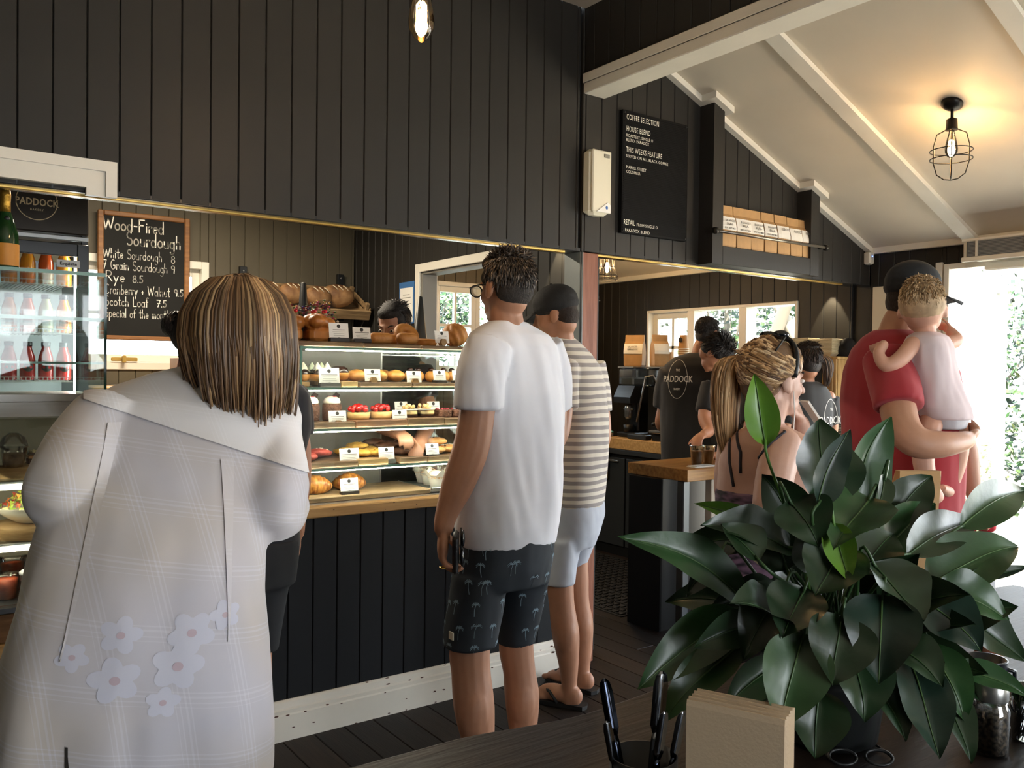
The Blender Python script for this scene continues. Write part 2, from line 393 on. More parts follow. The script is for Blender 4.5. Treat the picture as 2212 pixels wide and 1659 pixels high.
# ---- divider wall between bakery and kitchen, with a white-trimmed doorway
wd = struct('wall_divider', (2.9, 4.6, 0))
HDV = (3.93, 4.98, 0, 2.09)
core_x(2.87, 2.94, WY+.13, YB, 0, 3.1, (HDV,), mBLACK, wd)
boards(wd, 'y', WY+.13, YB-.002, 3.4, PITCH, 0, 2.75, 2.85, .02, mCHAR, (HDV,))
boards(wd, 'y', WY+.13, YB-.002, 3.4, PITCH, 0, slope(2.96), 2.96, -.02, mCHAR, (HDV,))
dt = struct('trim_6', (2.85, 4.45, 0))
for a, b, z0, z1 in ((3.875, 3.93, 0, 2.145), (4.98, 5.035, 0, 2.145), (3.93, 4.98, 2.09, 2.145)):
    box('door_trim', 2.832, a, z0, 2.85, b, z1, mWHITE, dt, .003); box('door_trim', 2.961, a, z0, 2.975, b, z1, mWHITE, dt, .003)
for a, b, z0, z1 in ((3.93, 3.945, 0, 2.09), (4.965, 4.98, 0, 2.09), (3.945, 4.965, 2.075, 2.09)): box('door_lining', 2.85, a, z0, 2.961, b, z1, M('jamb_grey', '#77736b', .5), dt)
# ---- rest of the room behind the viewer
wl = struct('wall_left', (-3, 0, 0)); box('core', -3.12, -3.1, 0, -3.0, 6.1, 3.25, mCHAR, wl)
wx = struct('wall_rear', (0, -3, 0))
for x0, x1, z0, z1 in ((-3, .6, 0, 3.25), (.6, 2.4, 0, .5), (.6, 2.4, 2.2, 3.25), (2.4, XR+.1, 0, 3.25)): box('core', x0, -3.12, z0, x1, -3.0, z1, M('cream_wall', '#b9b2a3', .7, var=.03), wx)
# ---- skirting on the servery counter
bb = struct('baseboard_front', (1.7, WY, 0))
mSK = M('chipped_white_skirting', '#d8d4c8', .4, var=.04, vscale=6)
fixn(G().poly([(WY-.001, 0), (WY-.026, 0), (WY-.026, .098), (WY-.022, .104), (WY-.022, .118), (WY-.016, .124), (WY-.013, .146), (WY-.006, .154), (WY-.001, .154)], -.9, 2.716, 'x').mk('skirting', mSK, bb))
random.seed(5); g = G()
for i in range(46):
    x = random.uniform(1.1, 2.65); z, yy = random.choice([(.15, -.0085), (.126, -.0175), (.101, -.0265), (.004, -.0268), (.05, -.0268)]); z += random.uniform(-.004, .004); s = random.uniform(.002, .0065)
    pts = [(x+s*random.uniform(.6, 1.4)*math.cos(t)*1.4, z+s*random.uniform(.5, 1.1)*math.sin(t)*.6) for t in [q*PI/3.5 for q in range(7)]]
    g.poly([(px, max(.0005, pz)) for px, pz in pts], WY+yy-.0012, WY+yy+.004, 'y')
g.mk('paint_chips', M('bare_wood_chip', '#4a2a20', .8), bb)['kind'] = 'stuff'
# ---- windows
def frame_x(parent, x0, x1, a0, a1, z0, z1, w_, mat, name='window_frame'):
    box(name, x0, a0, z0, x1, a0+w_, z1, mat, parent, .003); box(name, x0, a1-w_, z0, x1, a1, z1, mat, parent, .003)
    box(name, x0, a0+w_, z0, x1, a1-w_, z0+w_, mat, parent, .003); box(name, x0, a0+w_, z1-w_, x1, a1-w_, z1, mat, parent, .003)
def frame_y(parent, y0, y1, a0, a1, z0, z1, w_, mat, name='window_frame'):
    box(name, a0, y0, z0, a0+w_, y1, z1, mat, parent, .003); box(name, a1-w_, y0, z0, a1, y1, z1, mat, parent, .003)
    box(name, a0+w_, y0, z0, a1-w_, y1, z0+w_, mat, parent, .003); box(name, a0+w_, y0, z1-w_, a1-w_, y1, z1, mat, parent, .003)
w1 = struct('window_1', (XR, 4.5, 1.28))
frame_x(w1, XR-.012, XR+.13, 3.75, 5.25, 1.28, 1.965, .022, mWHITE)
for y in (4.20, 4.72): box('mullion', XR-.012, y, 1.302, XR+.11, y+.07, 1.943, mWHITE, w1, .003)
for y0, y1 in ((3.772, 4.20), (4.27, 4.72), (4.79, 5.228)): box('pane', XR+.085, y0, 1.302, XR+.089, y1, 1.943, mGLASS, w1)
frame_x(w1, XR+.05, XR+.084, 4.79, 5.228, 1.302, 1.943, .05, mWHITE, 'sash')
box('glazing_bar', XR+.055, 4.995, 1.352, XR+.080, 5.02, 1.893, mWHITE, w1); box('glazing_bar', XR+.055, 4.84, 1.64, XR+.080, 5.178, 1.665, mWHITE, w1)
w2 = struct('window_2', (1.33, YB, 1.42))
frame_y(w2, YB-.015, YB+.13, .90, 1.76, 1.42, 2.16, .05, mWHITE); frame_y(w2, YB+.04, YB+.08, .95, 1.71, 1.47, 2.11, .05, mWHITE, 'sash')
box('pane', 1.0, YB+.06, 1.52, 1.66, YB+.064, 2.06, mGLASS, w2); box('glazing_bar', 1.0, YB+.05, 1.78, 1.66, YB+.075, 1.80, mWHITE, w2)
box('window_latch', 1.14, YB-.03, 1.475, 1.30, YB-.018, 1.50, mGOLD, w2, .003); box('latch_handle', 1.20, YB-.06, 1.466, 1.225, YB-.03, 1.512, mGOLD, w2, .003)
w3 = struct('window_3', (3.98, YB, 1.40))
frame_y(w3, YB-.015, YB+.13, 3.55, 4.41, 1.40, 2.165, .035, mWHITE); frame_y(w3, YB+.03, YB+.07, 3.585, 3.98, 1.435, 2.13, .045, mWHITE, 'sash'); frame_y(w3, YB+.03, YB+.07, 3.98, 4.375, 1.435, 2.13, .045, mWHITE, 'sash')
for x in (3.585, 3.98):
    box('glazing_bar', x+.185, YB+.035, 1.48, x+.208, YB+.065, 2.085, mWHITE, w3); box('glazing_bar', x+.045, YB+.035, 1.80, x+.185, YB+.065, 1.823, mWHITE, w3); box('glazing_bar', x+.208, YB+.035, 1.80, x+.35, YB+.065, 1.823, mWHITE, w3)
    box('pane', x+.045, YB+.048, 1.48, x+.35, YB+.052, 2.085, mGLASS, w3)
w4 = struct('window_4', (XR, -.75, .4)); frame_x(w4, XR-.01, XR+.13, -2.5, 1.0, .40, 2.1, .05, mWHITE)
for y in (-1.35, -.2): box('mullion', XR, y, .45, XR+.1, y+.05, 2.05, mWHITE, w4)
w5 = struct('window_5', (1.5, -3.06, .5)); frame_y(w5, -3.12, -2.98, .6, 2.4, .5, 2.2, .06, mWHITE)
for x in (1.47,): box('mullion', x, -3.1, .56, x+.06, -3.0, 2.14, mWHITE, w5)
# ---- open glazed door
d1 = struct('door_1', (XR, 2.1, 0))
box('jamb', XR-.03, 2.665, 0, XR+.13, 2.70, 2.125, mWHITE, d1, .003); box('jamb', XR-.03, 1.50, 0, XR+.13, 1.535, 2.125, mWHITE, d1, .003); box('head', XR-.03, 1.535, 2.09, XR+.13, 2.665, 2.125, mWHITE, d1, .003)
x0 = XR+.135
for a, b, z0, z1, n_ in ((x0, x0+.085, .02, 2.10, 'door_stile'), (x0+.535, x0+.62, .02, 2.10, 'door_stile'), (x0+.085, x0+.535, 1.99, 2.10, 'door_rail'), (x0+.085, x0+.535, .02, .28, 'door_rail')):
    box(n_, a, 2.675, z0, b, 2.715, z1, mWHITE, d1, .003)
box('pane', x0+.085, 2.692, .28, x0+.535, 2.698, 1.99, mGLASS, d1)
box('architrave', XR-.02, 3.02, 0, XR-.001, 3.17, 2.02, M('cream_board', '#cfc6b2', .5), struct('trim_7', (XR, 3.1, 0)), .003)
tr = box('trim_8', XR-.022, 2.712, 0, XR-.001, 2.755, 2.14, mWHITE, None, .003); tr['kind'] = 'structure'
# ---- outside
gr = box('ground_outside', XR+.14, -12, -.2, 22, 16, -.12, M('pale_paving', '#b9ad98', .8, var=.12, vscale=2), None); gr['kind'] = 'structure'
gr = box('ground_behind', -8, 6.2, -.2, XR+.13, 16, -.12, M('garden_soil', '#5c6640', .9, var=.2, vscale=2), None); gr['kind'] = 'structure'
# ================================================================ servery counter, display case and pastries
ORD = ['first', 'second', 'third', 'fourth', 'fifth', 'sixth', 'seventh', 'eighth', 'ninth', 'tenth', 'eleventh', 'twelfth']
mPINE = Mwood('pale_pine', '#a8824f', '#c29c66', .45, 4, (1, 14, 14), .1)
mOAK = Mwood('walnut_tray', '#5a4330', '#7d6146', .55, 5, (2, 12, 12), .12)
mTRAY2 = Mwood('honey_tray', '#8f6f48', '#ab8a5c', .55, 5, (2, 12, 12), .12)
mSTEEL = M('brushed_steel', '#b4b5b2', .28, metal=.9, var=.04, vscale=4, vstretch=(1, 20, 20))
mDSTEEL = M('dark_steel', '#5b5f62', .35, metal=.8)
mCASE = Mpane('case_glass', (.95, .985, .97), .05)
mEDGE = M('green_glass_edge', '#5f8f80', .15, spec=.7, emit='#7fb0a0', estr=.0)
mLED = Memit('white_led', (1, .90, .74), 34.0)
mPAPER = M('white_card', '#eceae4', .6)
mINK = M('black_print', '#22211f', .6)
mGREYINK = M('grey_print', '#77756f', .6)
sc_ = thing('service_counter', (1.66, WY+.2, 0), 'long dark panelled servery counter with pale timber edge under the pastry case', 'counter')
boards(sc_, 'x', .625, 2.712, .327, PITCH, .150, .858, WY, .02, mCHARB)
box('body', .625, WY+.02, 0, 2.712, WY+.48, .858, mBLACK, sc_)
box('timber_edge', .625, WY-.03, .856, 2.712, WY+.05, .897, mPINE, sc_, .004)
box('worktop', .625, WY+.05, .858, 2.712, WY+.50, .893, mPINE, sc_, .002)
g = G(); random.seed(2)
for i in range(16):
    x = random.uniform(1.2, 2.6); z = random.uniform(.862, .892); r = random.uniform(.001, .0025)
    g.poly([(x+r*1.6*math.cos(q), z+r*math.sin(q)) for q in [k*PI/3 for k in range(6)]], WY-.0306, WY-.028, 'y')
g.mk('timber_knots', M('knot', '#5b3c22', .6), sc_)['kind'] = 'stuff'
# ---- glass pastry case
CX0, CX1, CY0, CY1 = 1.306, 2.56, WY+.03, WY+.46
dc = thing('pastry_display_case', (1.93, WY+.25, .897), 'four tier glass pastry display case standing on the servery counter', 'display case')
SH = [.900, 1.034, 1.194, 1.361, 1.525]
for z in SH[1:]:
    box('glass_shelf', CX0, CY0+.004, z, CX1, CY1, z+.008, mCASE, dc)
    box('shelf_edge', CX0, CY0-.001, z-.001, CX1, CY0+.004, z+.009, mEDGE, dc)
    box('led_strip', CX0+.03, CY0+.012, z-.007, CX1-.01, CY0+.022, z-.002, mLED, dc)
box('base_plate', CX0, CY0, .897, CX1, CY1, .902, mSTEEL, dc)
for z0, z1 in zip(SH[:-1], SH[1:]): box('front_pane', CX0+.006, CY0-.004, z0+.012, CX1, CY0-.001, z1-.003, mCASE, dc)
box('side_pane', CX0, CY0, .903, CX0+.006, CY1, 1.524, mCASE, dc); box('corner_edge', CX0-.002, CY0-.004, .903, CX0+.006, CY0-.0005, 1.533, mEDGE, dc)
box('back_panel', CX0+.01, CY1, .903, 1.88, CY1+.006, 1.524, M('grey_sliding_door', '#8d8c84', .25, spec=.6), dc); box('back_pane', 1.885, CY1, .903, CX1, CY1+.006, 1.524, mCASE, dc)
box('corner_edge', 1.878, CY1-.002, .903, 1.886, CY1+.008, 1.524, mSTEEL, dc)
# ---- price cards
def price_card(x, y, z, w_, h, label, blk='dark', rot=0., lines=3):
    t = thing('price_card', (x, y, z), label, 'price card', 'price cards in the pastry case')
    tilt = .18
    ex = Vector((math.cos(rot), math.sin(rot), 0)); ey = Vector((-math.sin(rot)*math.sin(tilt), math.cos(rot)*math.sin(tilt), math.cos(tilt))); n = ex.cross(ey)
    b = {'dark': M('dark_card_block', '#2b2622', .5), 'wood': mTRAY2}[blk]
    if blk == 'dark': G().box(-w_*.5, -.012, 0, w_*.5, .016, .018, .002).xf(Matrix.Translation((x, y, z)) @ Matrix.Rotation(rot, 4, 'Z')).mk('block', b, t)
    else: fixn(G().poly([(.017*math.cos(q*PI/3), .017*math.sin(q*PI/3)+.015) for q in range(6)], -.012, .014, 'y').xf(Matrix.Translation((x, y, z)) @ Matrix.Rotation(rot, 4, 'Z')).mk('block', b, t))
    o = Vector((x, y, z))+Vector((0, 0, .012))
    c = [(-w_/2, 0), (w_/2, 0), (w_/2, h), (-w_/2, h)]
    g = G().rings([put([(a, b_, 0) for a, b_ in c], o, ex, ey, -.0008), put([(a, b_, 0) for a, b_ in c], o, ex, ey, .0008)])
    fixn(g.mk('card', mPAPER, t))
    g = G(); g.add(put([(.008*math.cos(q*PI/6), h*.8+.008*math.sin(q*PI/6), 0) for q in range(12)], o, ex, ey, .0012), [tuple(range(12))])
    g.mk('logo_dot', mINK, t)
    g = G(); random.seed(int(x*997+z*31))
    for k in range(lines+1):
        yy = h*(.55-.11*k); hw = w_*(.36 if k else .40)*random.uniform(.75, 1.05); hh = .0026 if k == 0 else .0011
        g.add(put([(-hw, yy, 0), (hw, yy, 0), (hw, yy+hh, 0), (-hw, yy+hh, 0)], o, ex, ey, .0012), [(0, 1, 2, 3)])
    g.add(put([(-.005, h*.1, 0), (.005, h*.1, 0), (.005, h*.1+.0015, 0), (-.005, h*.1+.0015, 0)], o, ex, ey, .0012), [(0, 1, 2, 3)])
    g.mk('print', mGREYINK, t)
    return t
zT = [z+.009 for z in SH]; zT[0] = .903
CARDS = [(1.497, 3.29, zT[4]+.022, .085, .068, 'card before the braided brioche on top of the pastry case', 'dark', -.05), (1.610, 3.31, zT[4]+.022, .078, .055, 'card beside the brioche, left end of the long doughnuts on top', 'dark', -.12), (1.995, 3.29, zT[4]+.020, .078, .055, 'tilted card before the round cruller on top of the case', 'wood', .12),
 (1.448, 3.27, zT[3], .088, .068, 'large card under the mint cream eclairs on the top glass shelf', 'dark', -.03), (1.648, 3.28, zT[3]+.012, .074, .052, 'card between eclair and golden buns on the top glass shelf', 'wood', 0), (1.848, 3.28, zT[3]+.008, .074, .05, 'card in the glare before the sugared buns, top glass shelf', 'wood', .05), (1.978, 3.28, zT[3]+.012, .066, .05, 'card before the caramel profiteroles on the top glass shelf', 'dark', .06), (2.075, 3.28, zT[3]+.012, .06, .05, 'card at the right end of the top glass shelf', 'dark', .05),
 (1.490, 3.28, zT[2], .078, .058, 'card on hexagonal block before the round chocolate cakes', 'wood', 0), (1.780, 3.28, zT[2], .070, .056, 'card on black block right of the strawberry tarts', 'dark', 0), (1.868, 3.43, zT[2]+.035, .064, .05, 'card standing behind the hazelnut slices', 'dark', 0), (2.02, 3.40, zT[2]+.035, .064, .05, 'card standing behind the raspberry brownies', 'dark', 0),
 (1.545, 3.28, zT[1], .088, .060, 'card on long block before the red velvet cookies', 'dark', 0), (1.718, 3.28, zT[1], .074, .058, 'card between yellow and brown cookies, third glass shelf', 'dark', 0), (1.945, 3.28, zT[1]+.010, .070, .054, 'card before the pale chocolate chip cookies', 'dark', .1),
 (1.548, 3.285, zT[0]+.016, .080, .058, 'card on black block in front of the croissants', 'dark', 0)]
for x, y, z, w_, h, lb, bl, ro in CARDS: price_card(x, y, z, w_, h, 'small white '+lb, bl, ro)
# ---- trays
def tray(x0, x1, y0, y1, z, h, label, mat=mOAK):
    o = G().box(x0, y0, z, x1, y1, z+h, .003).mk('serving_board', mat, None, base=((x0+x1)/2, (y0+y1)/2, z)); tag(o, label, 'serving board', 'timber boards under the pastries'); return o
tray(1.29, 1.585, 3.245, 3.60, zT[4], .022, 'dark timber board under the brioche on top of the case')
tray(1.59, 1.86, 3.245, 3.60, zT[4], .020, 'timber board under the long doughnuts on top of the case', mOAK)
tray(1.865, 2.30, 3.245, 3.56, zT[4], .018, 'timber board under the round cruller on top of the case')
tray(1.315, 1.40, 3.36, 3.60, zT[3], .020, 'timber board at the left end of the top glass shelf', mTRAY2); tray(1.495, 1.565, 3.25, 3.60, zT[3], .024, 'narrow timber board under the glossy chocolate eclair', mTRAY2); tray(1.575, 1.82, 3.25, 3.60, zT[3], .020, 'timber board under the golden buns on the top glass shelf'); tray(1.825, 2.30, 3.25, 3.60, zT[3], .018, 'timber board under the profiteroles on the top glass shelf')
tray(1.315, 1.555, 3.25, 3.58, zT[2], .024, 'dark timber board under the round chocolate cakes'); tray(1.56, 1.80, 3.25, 3.58, zT[2], .028, 'timber board under the strawberry tarts', Mwood('red_tray', '#6e4a36', '#8d6448', .5, 5, (2, 12, 12))); tray(1.805, 1.985, 3.25, 3.58, zT[2], .032, 'thick timber board under the hazelnut slices'); tray(1.99, 2.25, 3.25, 3.58, zT[2], .028, 'timber board under the raspberry brownies')
tray(1.315, 1.57, 3.25, 3.58, zT[1], .022, 'timber board under the red velvet cookies'); tray(1.575, 1.71, 3.25, 3.58, zT[1], .026, 'pale timber board under the yellow cookies', mTRAY2); tray(1.765, 1.90, 3.25, 3.58, zT[1], .024, 'timber board under the brown cookies'); tray(1.905, 2.25, 3.25, 3.58, zT[1], .022, 'timber board under the pale chocolate chip cookies')
tray(1.315, 1.92, 3.25, 3.56, zT[0], .020, 'long worn timber board under the croissants', Mwood('worn_tray', '#8a7354', '#a8906c', .6, 5, (2, 12, 12)))
# ---- pastry kinds
mBUN = M('golden_crust', '#b9772f', .45, col2='#dba55a', vscale=14, bump=.2, bscale=60)
mDOUGH = M('fried_dough', '#a4692c', .55, col2='#c98f4a', vscale=12, bump=.25, bscale=80)
mCHOC = M('chocolate_glaze', '#2e1a12', .15, spec=.6)
mCREAM = M('whipped_cream', '#f1ecd9', .4, sss=.2)
mMINT = M('mint_cream', '#dfe8c8', .4, sss=.2)
def pastry(name, label, cat, group, loc): return thing(name, loc, label, cat, group)
def cap_(p0, p1, r, n=12, flat=.8):
    p0, p1 = Vector(p0), Vector(p1); ax = (p1-p0).normalized(); L = (p1-p0).length; k = 7; pts = []; rad = []
    for i in range(k): a = PI/2*i/(k-1); pts.append(p0-ax*0+ax*(r*(1-math.cos(a)))); rad.append(max(.0006, r*math.sin(a)))
    for i in range(k-1, -1, -1): a = PI/2*i/(k-1); pts.append(p1-ax*(r*(1-math.cos(a)))); rad.append(max(.0006, r*math.sin(a)))
    return G().tube(pts, rad, n)
def squash(g, c, sz):
    g.v = [(v[0], v[1], c+(v[2]-c)*sz) for v in g.v]; return g
# croissants
def croissant(loc, rot, label, s=1.0):
    t = pastry('croissant', label, 'croissant', 'croissants on the bottom tier', loc); N = 56; pts = []; rad = []
    for i in range(N):
        u = i/(N-1)*2-1; a = u*.85
        pts.append((math.sin(a)*.085*s, (math.cos(a)-1)*.085*s, .034*s*(1-.35*abs(u)))); seg = (u*4.5) % 1.0
        rad.append(max(.003, s*.036*(1-abs(u)**1.7)**.75*(1.0-.13*seg)+.002))
    g = G().tube(pts, rad, 14); g.xf(Matrix.Translation(loc) @ Matrix.Rotation(rot, 4, 'Z'))
    m = M('croissant_crust', '#8a4b1c', .35, col2='#d79a4c', vscale=30, vstretch=(3, 1, 1), bump=.25, bscale=90)
    g.mk('crust', m, t, True)
croissant((1.425, 3.36, zT[0]+.02), 2.9, 'golden croissant at the left end of the bottom tier', 1.15)
croissant((1.60, 3.40, zT[0]+.02), 2.75, 'golden croissant behind the card on the bottom tier', 1.1)
# muffins in paper
def muffin(loc, k, label):
    t = pastry('muffin', label, 'muffin', 'muffins in white paper', loc); g = G(); n = 24; rs = []
    for z, r in ((0, .026), (.03, .033), (.055, .042)): rs.append([(loc[0]+r*math.cos(2*PI*j/n), loc[1]+r*math.sin(2*PI*j/n), loc[2]+z) for j in range(n)])
    rs.append([(loc[0]+(.046+.010*abs(math.cos(2*PI*j/n*2+k)))*math.cos(2*PI*j/n), loc[1]+(.046+.010*abs(math.cos(2*PI*j/n*2+k)))*math.sin(2*PI*j/n), loc[2]+.058+.030*max(0, math.cos(2*PI*j/n*4+k*.7))) for j in range(n)])
    g.rings(rs, True, False).mk('paper_case', M('muffin_paper', '#ece9e0', .6, sss=.1), t, True)
    G().ell((loc[0], loc[1], loc[2]+.052), (.041, .041, .026)).mk('crumb', M('muffin_crumb', '#c89a5c', .7, col2='#f0e6d4', vscale=28, bump=.4, bscale=90), t, True)
    g = G(); random.seed(k)
    for i in range(9): a = random.uniform(0, 6.28); r = random.uniform(0, .028); g.ell((loc[0]+r*math.cos(a), loc[1]+r*math.sin(a), loc[2]+.073-.25*r), (.005, .004, .003), 6, 4)
    g.mk('berries', M('dark_berry', '#43201f', .3), t, True)['kind'] = 'stuff'
tr_ = thing('metal_tray', (2.04, 3.41, zT[0]), 'pale metal tray holding muffins on the bottom tier', 'tray')
G().box(1.925, 3.26, zT[0], 2.30, 3.56, zT[0]+.012, .004).mk('tray_base', mSTEEL, tr_); G().box(1.925, 3.255, zT[0]+.010, 2.30, 3.262, zT[0]+.022, .002).mk('tray_rim', mSTEEL, tr_); G().box(1.92, 3.262, zT[0]+.010, 1.927, 3.56, zT[0]+.022, .002).mk('tray_rim', mSTEEL, tr_)
q = 0
for r_, yy in enumerate((3.315, 3.41, 3.505)):
    for c_ in range(3):
        muffin((1.985+.105*c_+.02*r_, yy, zT[0]+.0135), q, 'muffin in white paper, %s from left in the %s row of the tray' % (ORD[c_], ['front', 'middle', 'rear'][r_])); q += 1
# eclairs with mint cream
def eclair(x, y, z, lb, cream=True, r=.026):
    t = pastry('eclair', lb, 'eclair', 'chocolate eclairs', (x, y, z))
    squash(cap_((x, y, z+r), (x, y+.13, z+r), r), z, .9).mk('bun', mBUN, t, True)
    g = squash(cap_((x, y+.001, z+r*1.12), (x, y+.129, z+r*1.12), r*.97), z, .98); g.mk('glaze', mCHOC, t, True)
    g = G()
    for k in range(5): yy = y+.015+.022*k; g.tube([(x-.02, yy, z+.043), (x, yy+.008, z+.052), (x+.02, yy, z+.043)], .0013, 5)
    g.mk('icing_drizzle', mCREAM, t, True)
    if cream:
        for k in (0, 1):
            yy = y+.035+.06*k; g = G(); pr = [(.0005, .0)]
            rs = []
            for i in range(9):
                u = i/8; rr = .019*(1-u)**.8+.0006; rs.append([(x+rr*(1+.16*math.cos(6*a+u*5))*math.cos(a), yy+rr*(1+.16*math.cos(6*a+u*5))*math.sin(a), z+.047+.034*u) for a in [2*PI*j/18 for j in range(18)]])
            g.rings(rs).mk('cream_peak', mMINT if k else mCREAM, t, True)
for i, x in enumerate((1.338, 1.385, 1.435, 1.478)): eclair(x, 3.36 if i < 2 else 3.33, zT[3]+.021, 'chocolate eclair with cream peaks, %s from the left on the top shelf' % ORD[i])
eclair(1.530, 3.30, zT[3]+.025, 'glossy chocolate eclair right of the large card', False, .030)
# buns and filled rolls on the top glass shelf
def bun(name, x, y, z, r, lb, mat, topmat=None, cat='bun', grp='buns on the top glass shelf'):
    t = pastry(name, lb, cat, grp, (x, y, z)); G().ell((x, y, z+r[2]), r, 18, 10).mk('bun', mat, t, True)
    if topmat: G().ell((x, y, z+r[2]*1.25), (r[0]*.82, r[1]*.82, r[2]*.82), 16, 8).mk('topping', topmat, t, True)
for i, (x, y) in enumerate(((1.61, 3.36), (1.605, 3.48), (1.70, 3.34), (1.792, 3.35), (1.70, 3.48), (1.795, 3.48))): bun('custard_bun', x, y, zT[3]+.021, (.043, .045, .026), 'golden custard bun, %s from the left on the top glass shelf' % ORD[i], mBUN, M('toasted_sugar', '#d49a4a', .3, col2='#7d4217', vscale=20))
for i, (x, y) in enumerate(((1.88, 3.38), (1.935, 3.40), (1.99, 3.38), (2.045, 3.36), (2.10, 3.38))):
    bun('profiterole', x, y, zT[3]+.019, (.028, .028, .026), 'cream profiterole, %s from the left right of the sugared buns' % ORD[i], mBUN, None, 'profiterole', 'profiteroles')
    G().ell((x, y, zT[3]+.019+.056), (.014, .014, .010), 10, 6).mk('cap', mCHOC, [o for o in COL.objects if o.name.startswith('profiterole')][-1], True)
# round chocolate cakes
mCRUMB = M('chocolate_flakes', '#4a2b1c', .7, col2='#6d4630', vscale=60, bump=.8, bscale=130)
for i, x in enumerate((1.405, 1.503)):
    z = zT[2]+.025; y = 3.37
    t = pastry('chocolate_cake', 'small round flake-coated chocolate cake, %s of two' % ['left', 'right'][i], 'cake', 'round chocolate cakes', (x, y, z))
    G().lathe([(.036, 0), (.040, .004), (.041, .035), (.040, .066), (.034, .072)], (x, y, z), 24).mk('sponge', mCRUMB, t, True)
    G().lathe([(.033, .068), (.036, .078), (.031, .092), (.018, .100), (.002, .102)], (x, y, z), 20).mk('cream', mCREAM, t, True)
    g = G(); random.seed(i)
    for k in range(6): a = random.uniform(0, 6.28); g.ell((x+.016*math.cos(a), y+.016*math.sin(a), z+.1), (.005, .005, .004), 7, 5)
    g.mk('berry_crumbs', M('berry_red', '#a3203a', .3), t, True)['kind'] = 'stuff'
    G().poly([(0, 0), (.022, .004), (.03, .02), (.012, .03), (-.004, .016)], -.001, .001, 'y').xf(Matrix.Translation((x+.012, y+.012, z+.088))).mk('chocolate_shard', mCHOC, t)
t = pastry('chocolate_cake', 'round chocolate cake standing behind the front pair', 'cake', 'round chocolate cakes', (1.455, 3.49, zT[2]+.025))
G().lathe([(.036, 0), (.041, .035), (.036, .072)], (1.455, 3.49, zT[2]+.025), 24).mk('sponge', mCRUMB, t, True); G().lathe([(.033, .068), (.036, .078), (.018, .1), (.002, .102)], (1.455, 3.49, zT[2]+.025), 20).mk('cream', mCREAM, t, True)
# strawberry tarts
mSTRAW = M('glazed_strawberry', '#b3161c', .1, col2='#d8302a', vscale=25, spec=.7)
for i, (x, y) in enumerate(((1.612, 3.34), (1.728, 3.36))):
    z = zT[2]+.029; t = pastry('strawberry_tart', 'strawberry tart with pale crust, %s of two' % ['left', 'right'][i], 'tart', 'strawberry tarts', (x, y, z))
    G().lathe([(.043, 0), (.046, .006), (.049, .030), (.044, .030), (.040, .024)], (x, y, z), 28).mk('crust', M('tart_crust', '#d8b374', .6, bump=.2), t, True)
    random.seed(20+i)
    for k in range(13):
        a = k*2.399; r = .0118*math.sqrt(k); s = random.uniform(.8, 1.15)
        G().ell((x+r*math.cos(a), y+r*math.sin(a), z+.033+.020*(1-(r/.05)**2)), (.013*s, .012*s, .013*s), 9, 6).mk('strawberry', mSTRAW, t, True)
# hazelnut slices and brownies
for i, (x, y) in enumerate(((1.843, 3.33), (1.930, 3.33))):
    z = zT[2]+.033; t = pastry('hazelnut_slice', 'layered chocolate slice topped with hazelnuts, %s of two' % ['left', 'right'][i], 'cake slice', 'hazelnut slices', (x, y, z))
    G().box(x-.036, y-.03, z, x+.036, y+.04, z+.010, .002).mk('base_layer', mCHOC, t); G().box(x-.035, y-.029, z+.0102, x+.035, y+.039, z+.030, .004).mk('marble_layer', M('marble_cake', '#2d1a12', .6, col2='#e2c98f', vscale=22, detail=1), t)
    G().box(x-.036, y-.03, z+.0302, x+.036, y+.04, z+.036, .002).mk('icing_layer', mCREAM, t); random.seed(i+4)
    for k in range(11): G().ell((x+random.uniform(-.026, .026), y+random.uniform(-.022, .03), z+.040+random.uniform(0, .012)), (.0085, .008, .008), 8, 6).mk('hazelnut', M('hazelnut', '#d6b27a', .4), t, True)
for i, (x, y) in enumerate(((2.022, 3.33), (2.10, 3.33), (2.18, 3.34))):
    z = zT[2]+.029; t = pastry('raspberry_brownie', 'dark brownie dotted with raspberry, %s from the left' % ORD[i], 'brownie', 'raspberry brownies', (x, y, z))
    G().box(x-.034, y-.03, z, x+.034, y+.035, z+.034, .005).mk('brownie', mCRUMB, t); g = G(); random.seed(i+9)
    for k in range(9): g.ell((x+random.uniform(-.026, .026), y+random.uniform(-.022, .026), z+.036), (.006, .006, .005), 7, 5)
    g.mk('raspberry_pieces', M('raspberry', '#8f1630', .4), t, True)['kind'] = 'stuff'
# cookies
def cookie(x, y, z, c1, c2, lb, grp, r=.05, h=.016, chip='#2a1710', tilt=0.):
    t = pastry('cookie', lb, 'cookie', grp, (x, y, z)); g = G().ell((x, y, z+h), (r, r*.95, h), 20, 8)
    vs = []
    for v in g.v: d = noise.noise(Vector((v[0]*45, v[1]*45, v[2]*45)))*.004; vs.append((v[0]+(v[0]-x)*d*14, v[1]+(v[1]-y)*d*14, max(z, v[2]+d)))
    g.v = vs; g.mk('dough', M('cookie_'+c1.strip('#'), c1, .65, col2=c2, vscale=24, bump=.5, bscale=70), t, True)
    g = G(); random.seed(int(x*1000+y*77))
    for k in range(9): a = random.uniform(0, 6.28); q_ = random.uniform(0, r*.8); g.ell((x+q_*math.cos(a), y+q_*math.sin(a), z+h*(1+math.sqrt(max(0, 1-(q_/r)**2)))-.001), (.0055, .0045, .003), 6, 4)
    g.mk('chips', M('chip_'+chip.strip('#'), chip, .4), t, True)['kind'] = 'stuff'
random.seed(1)
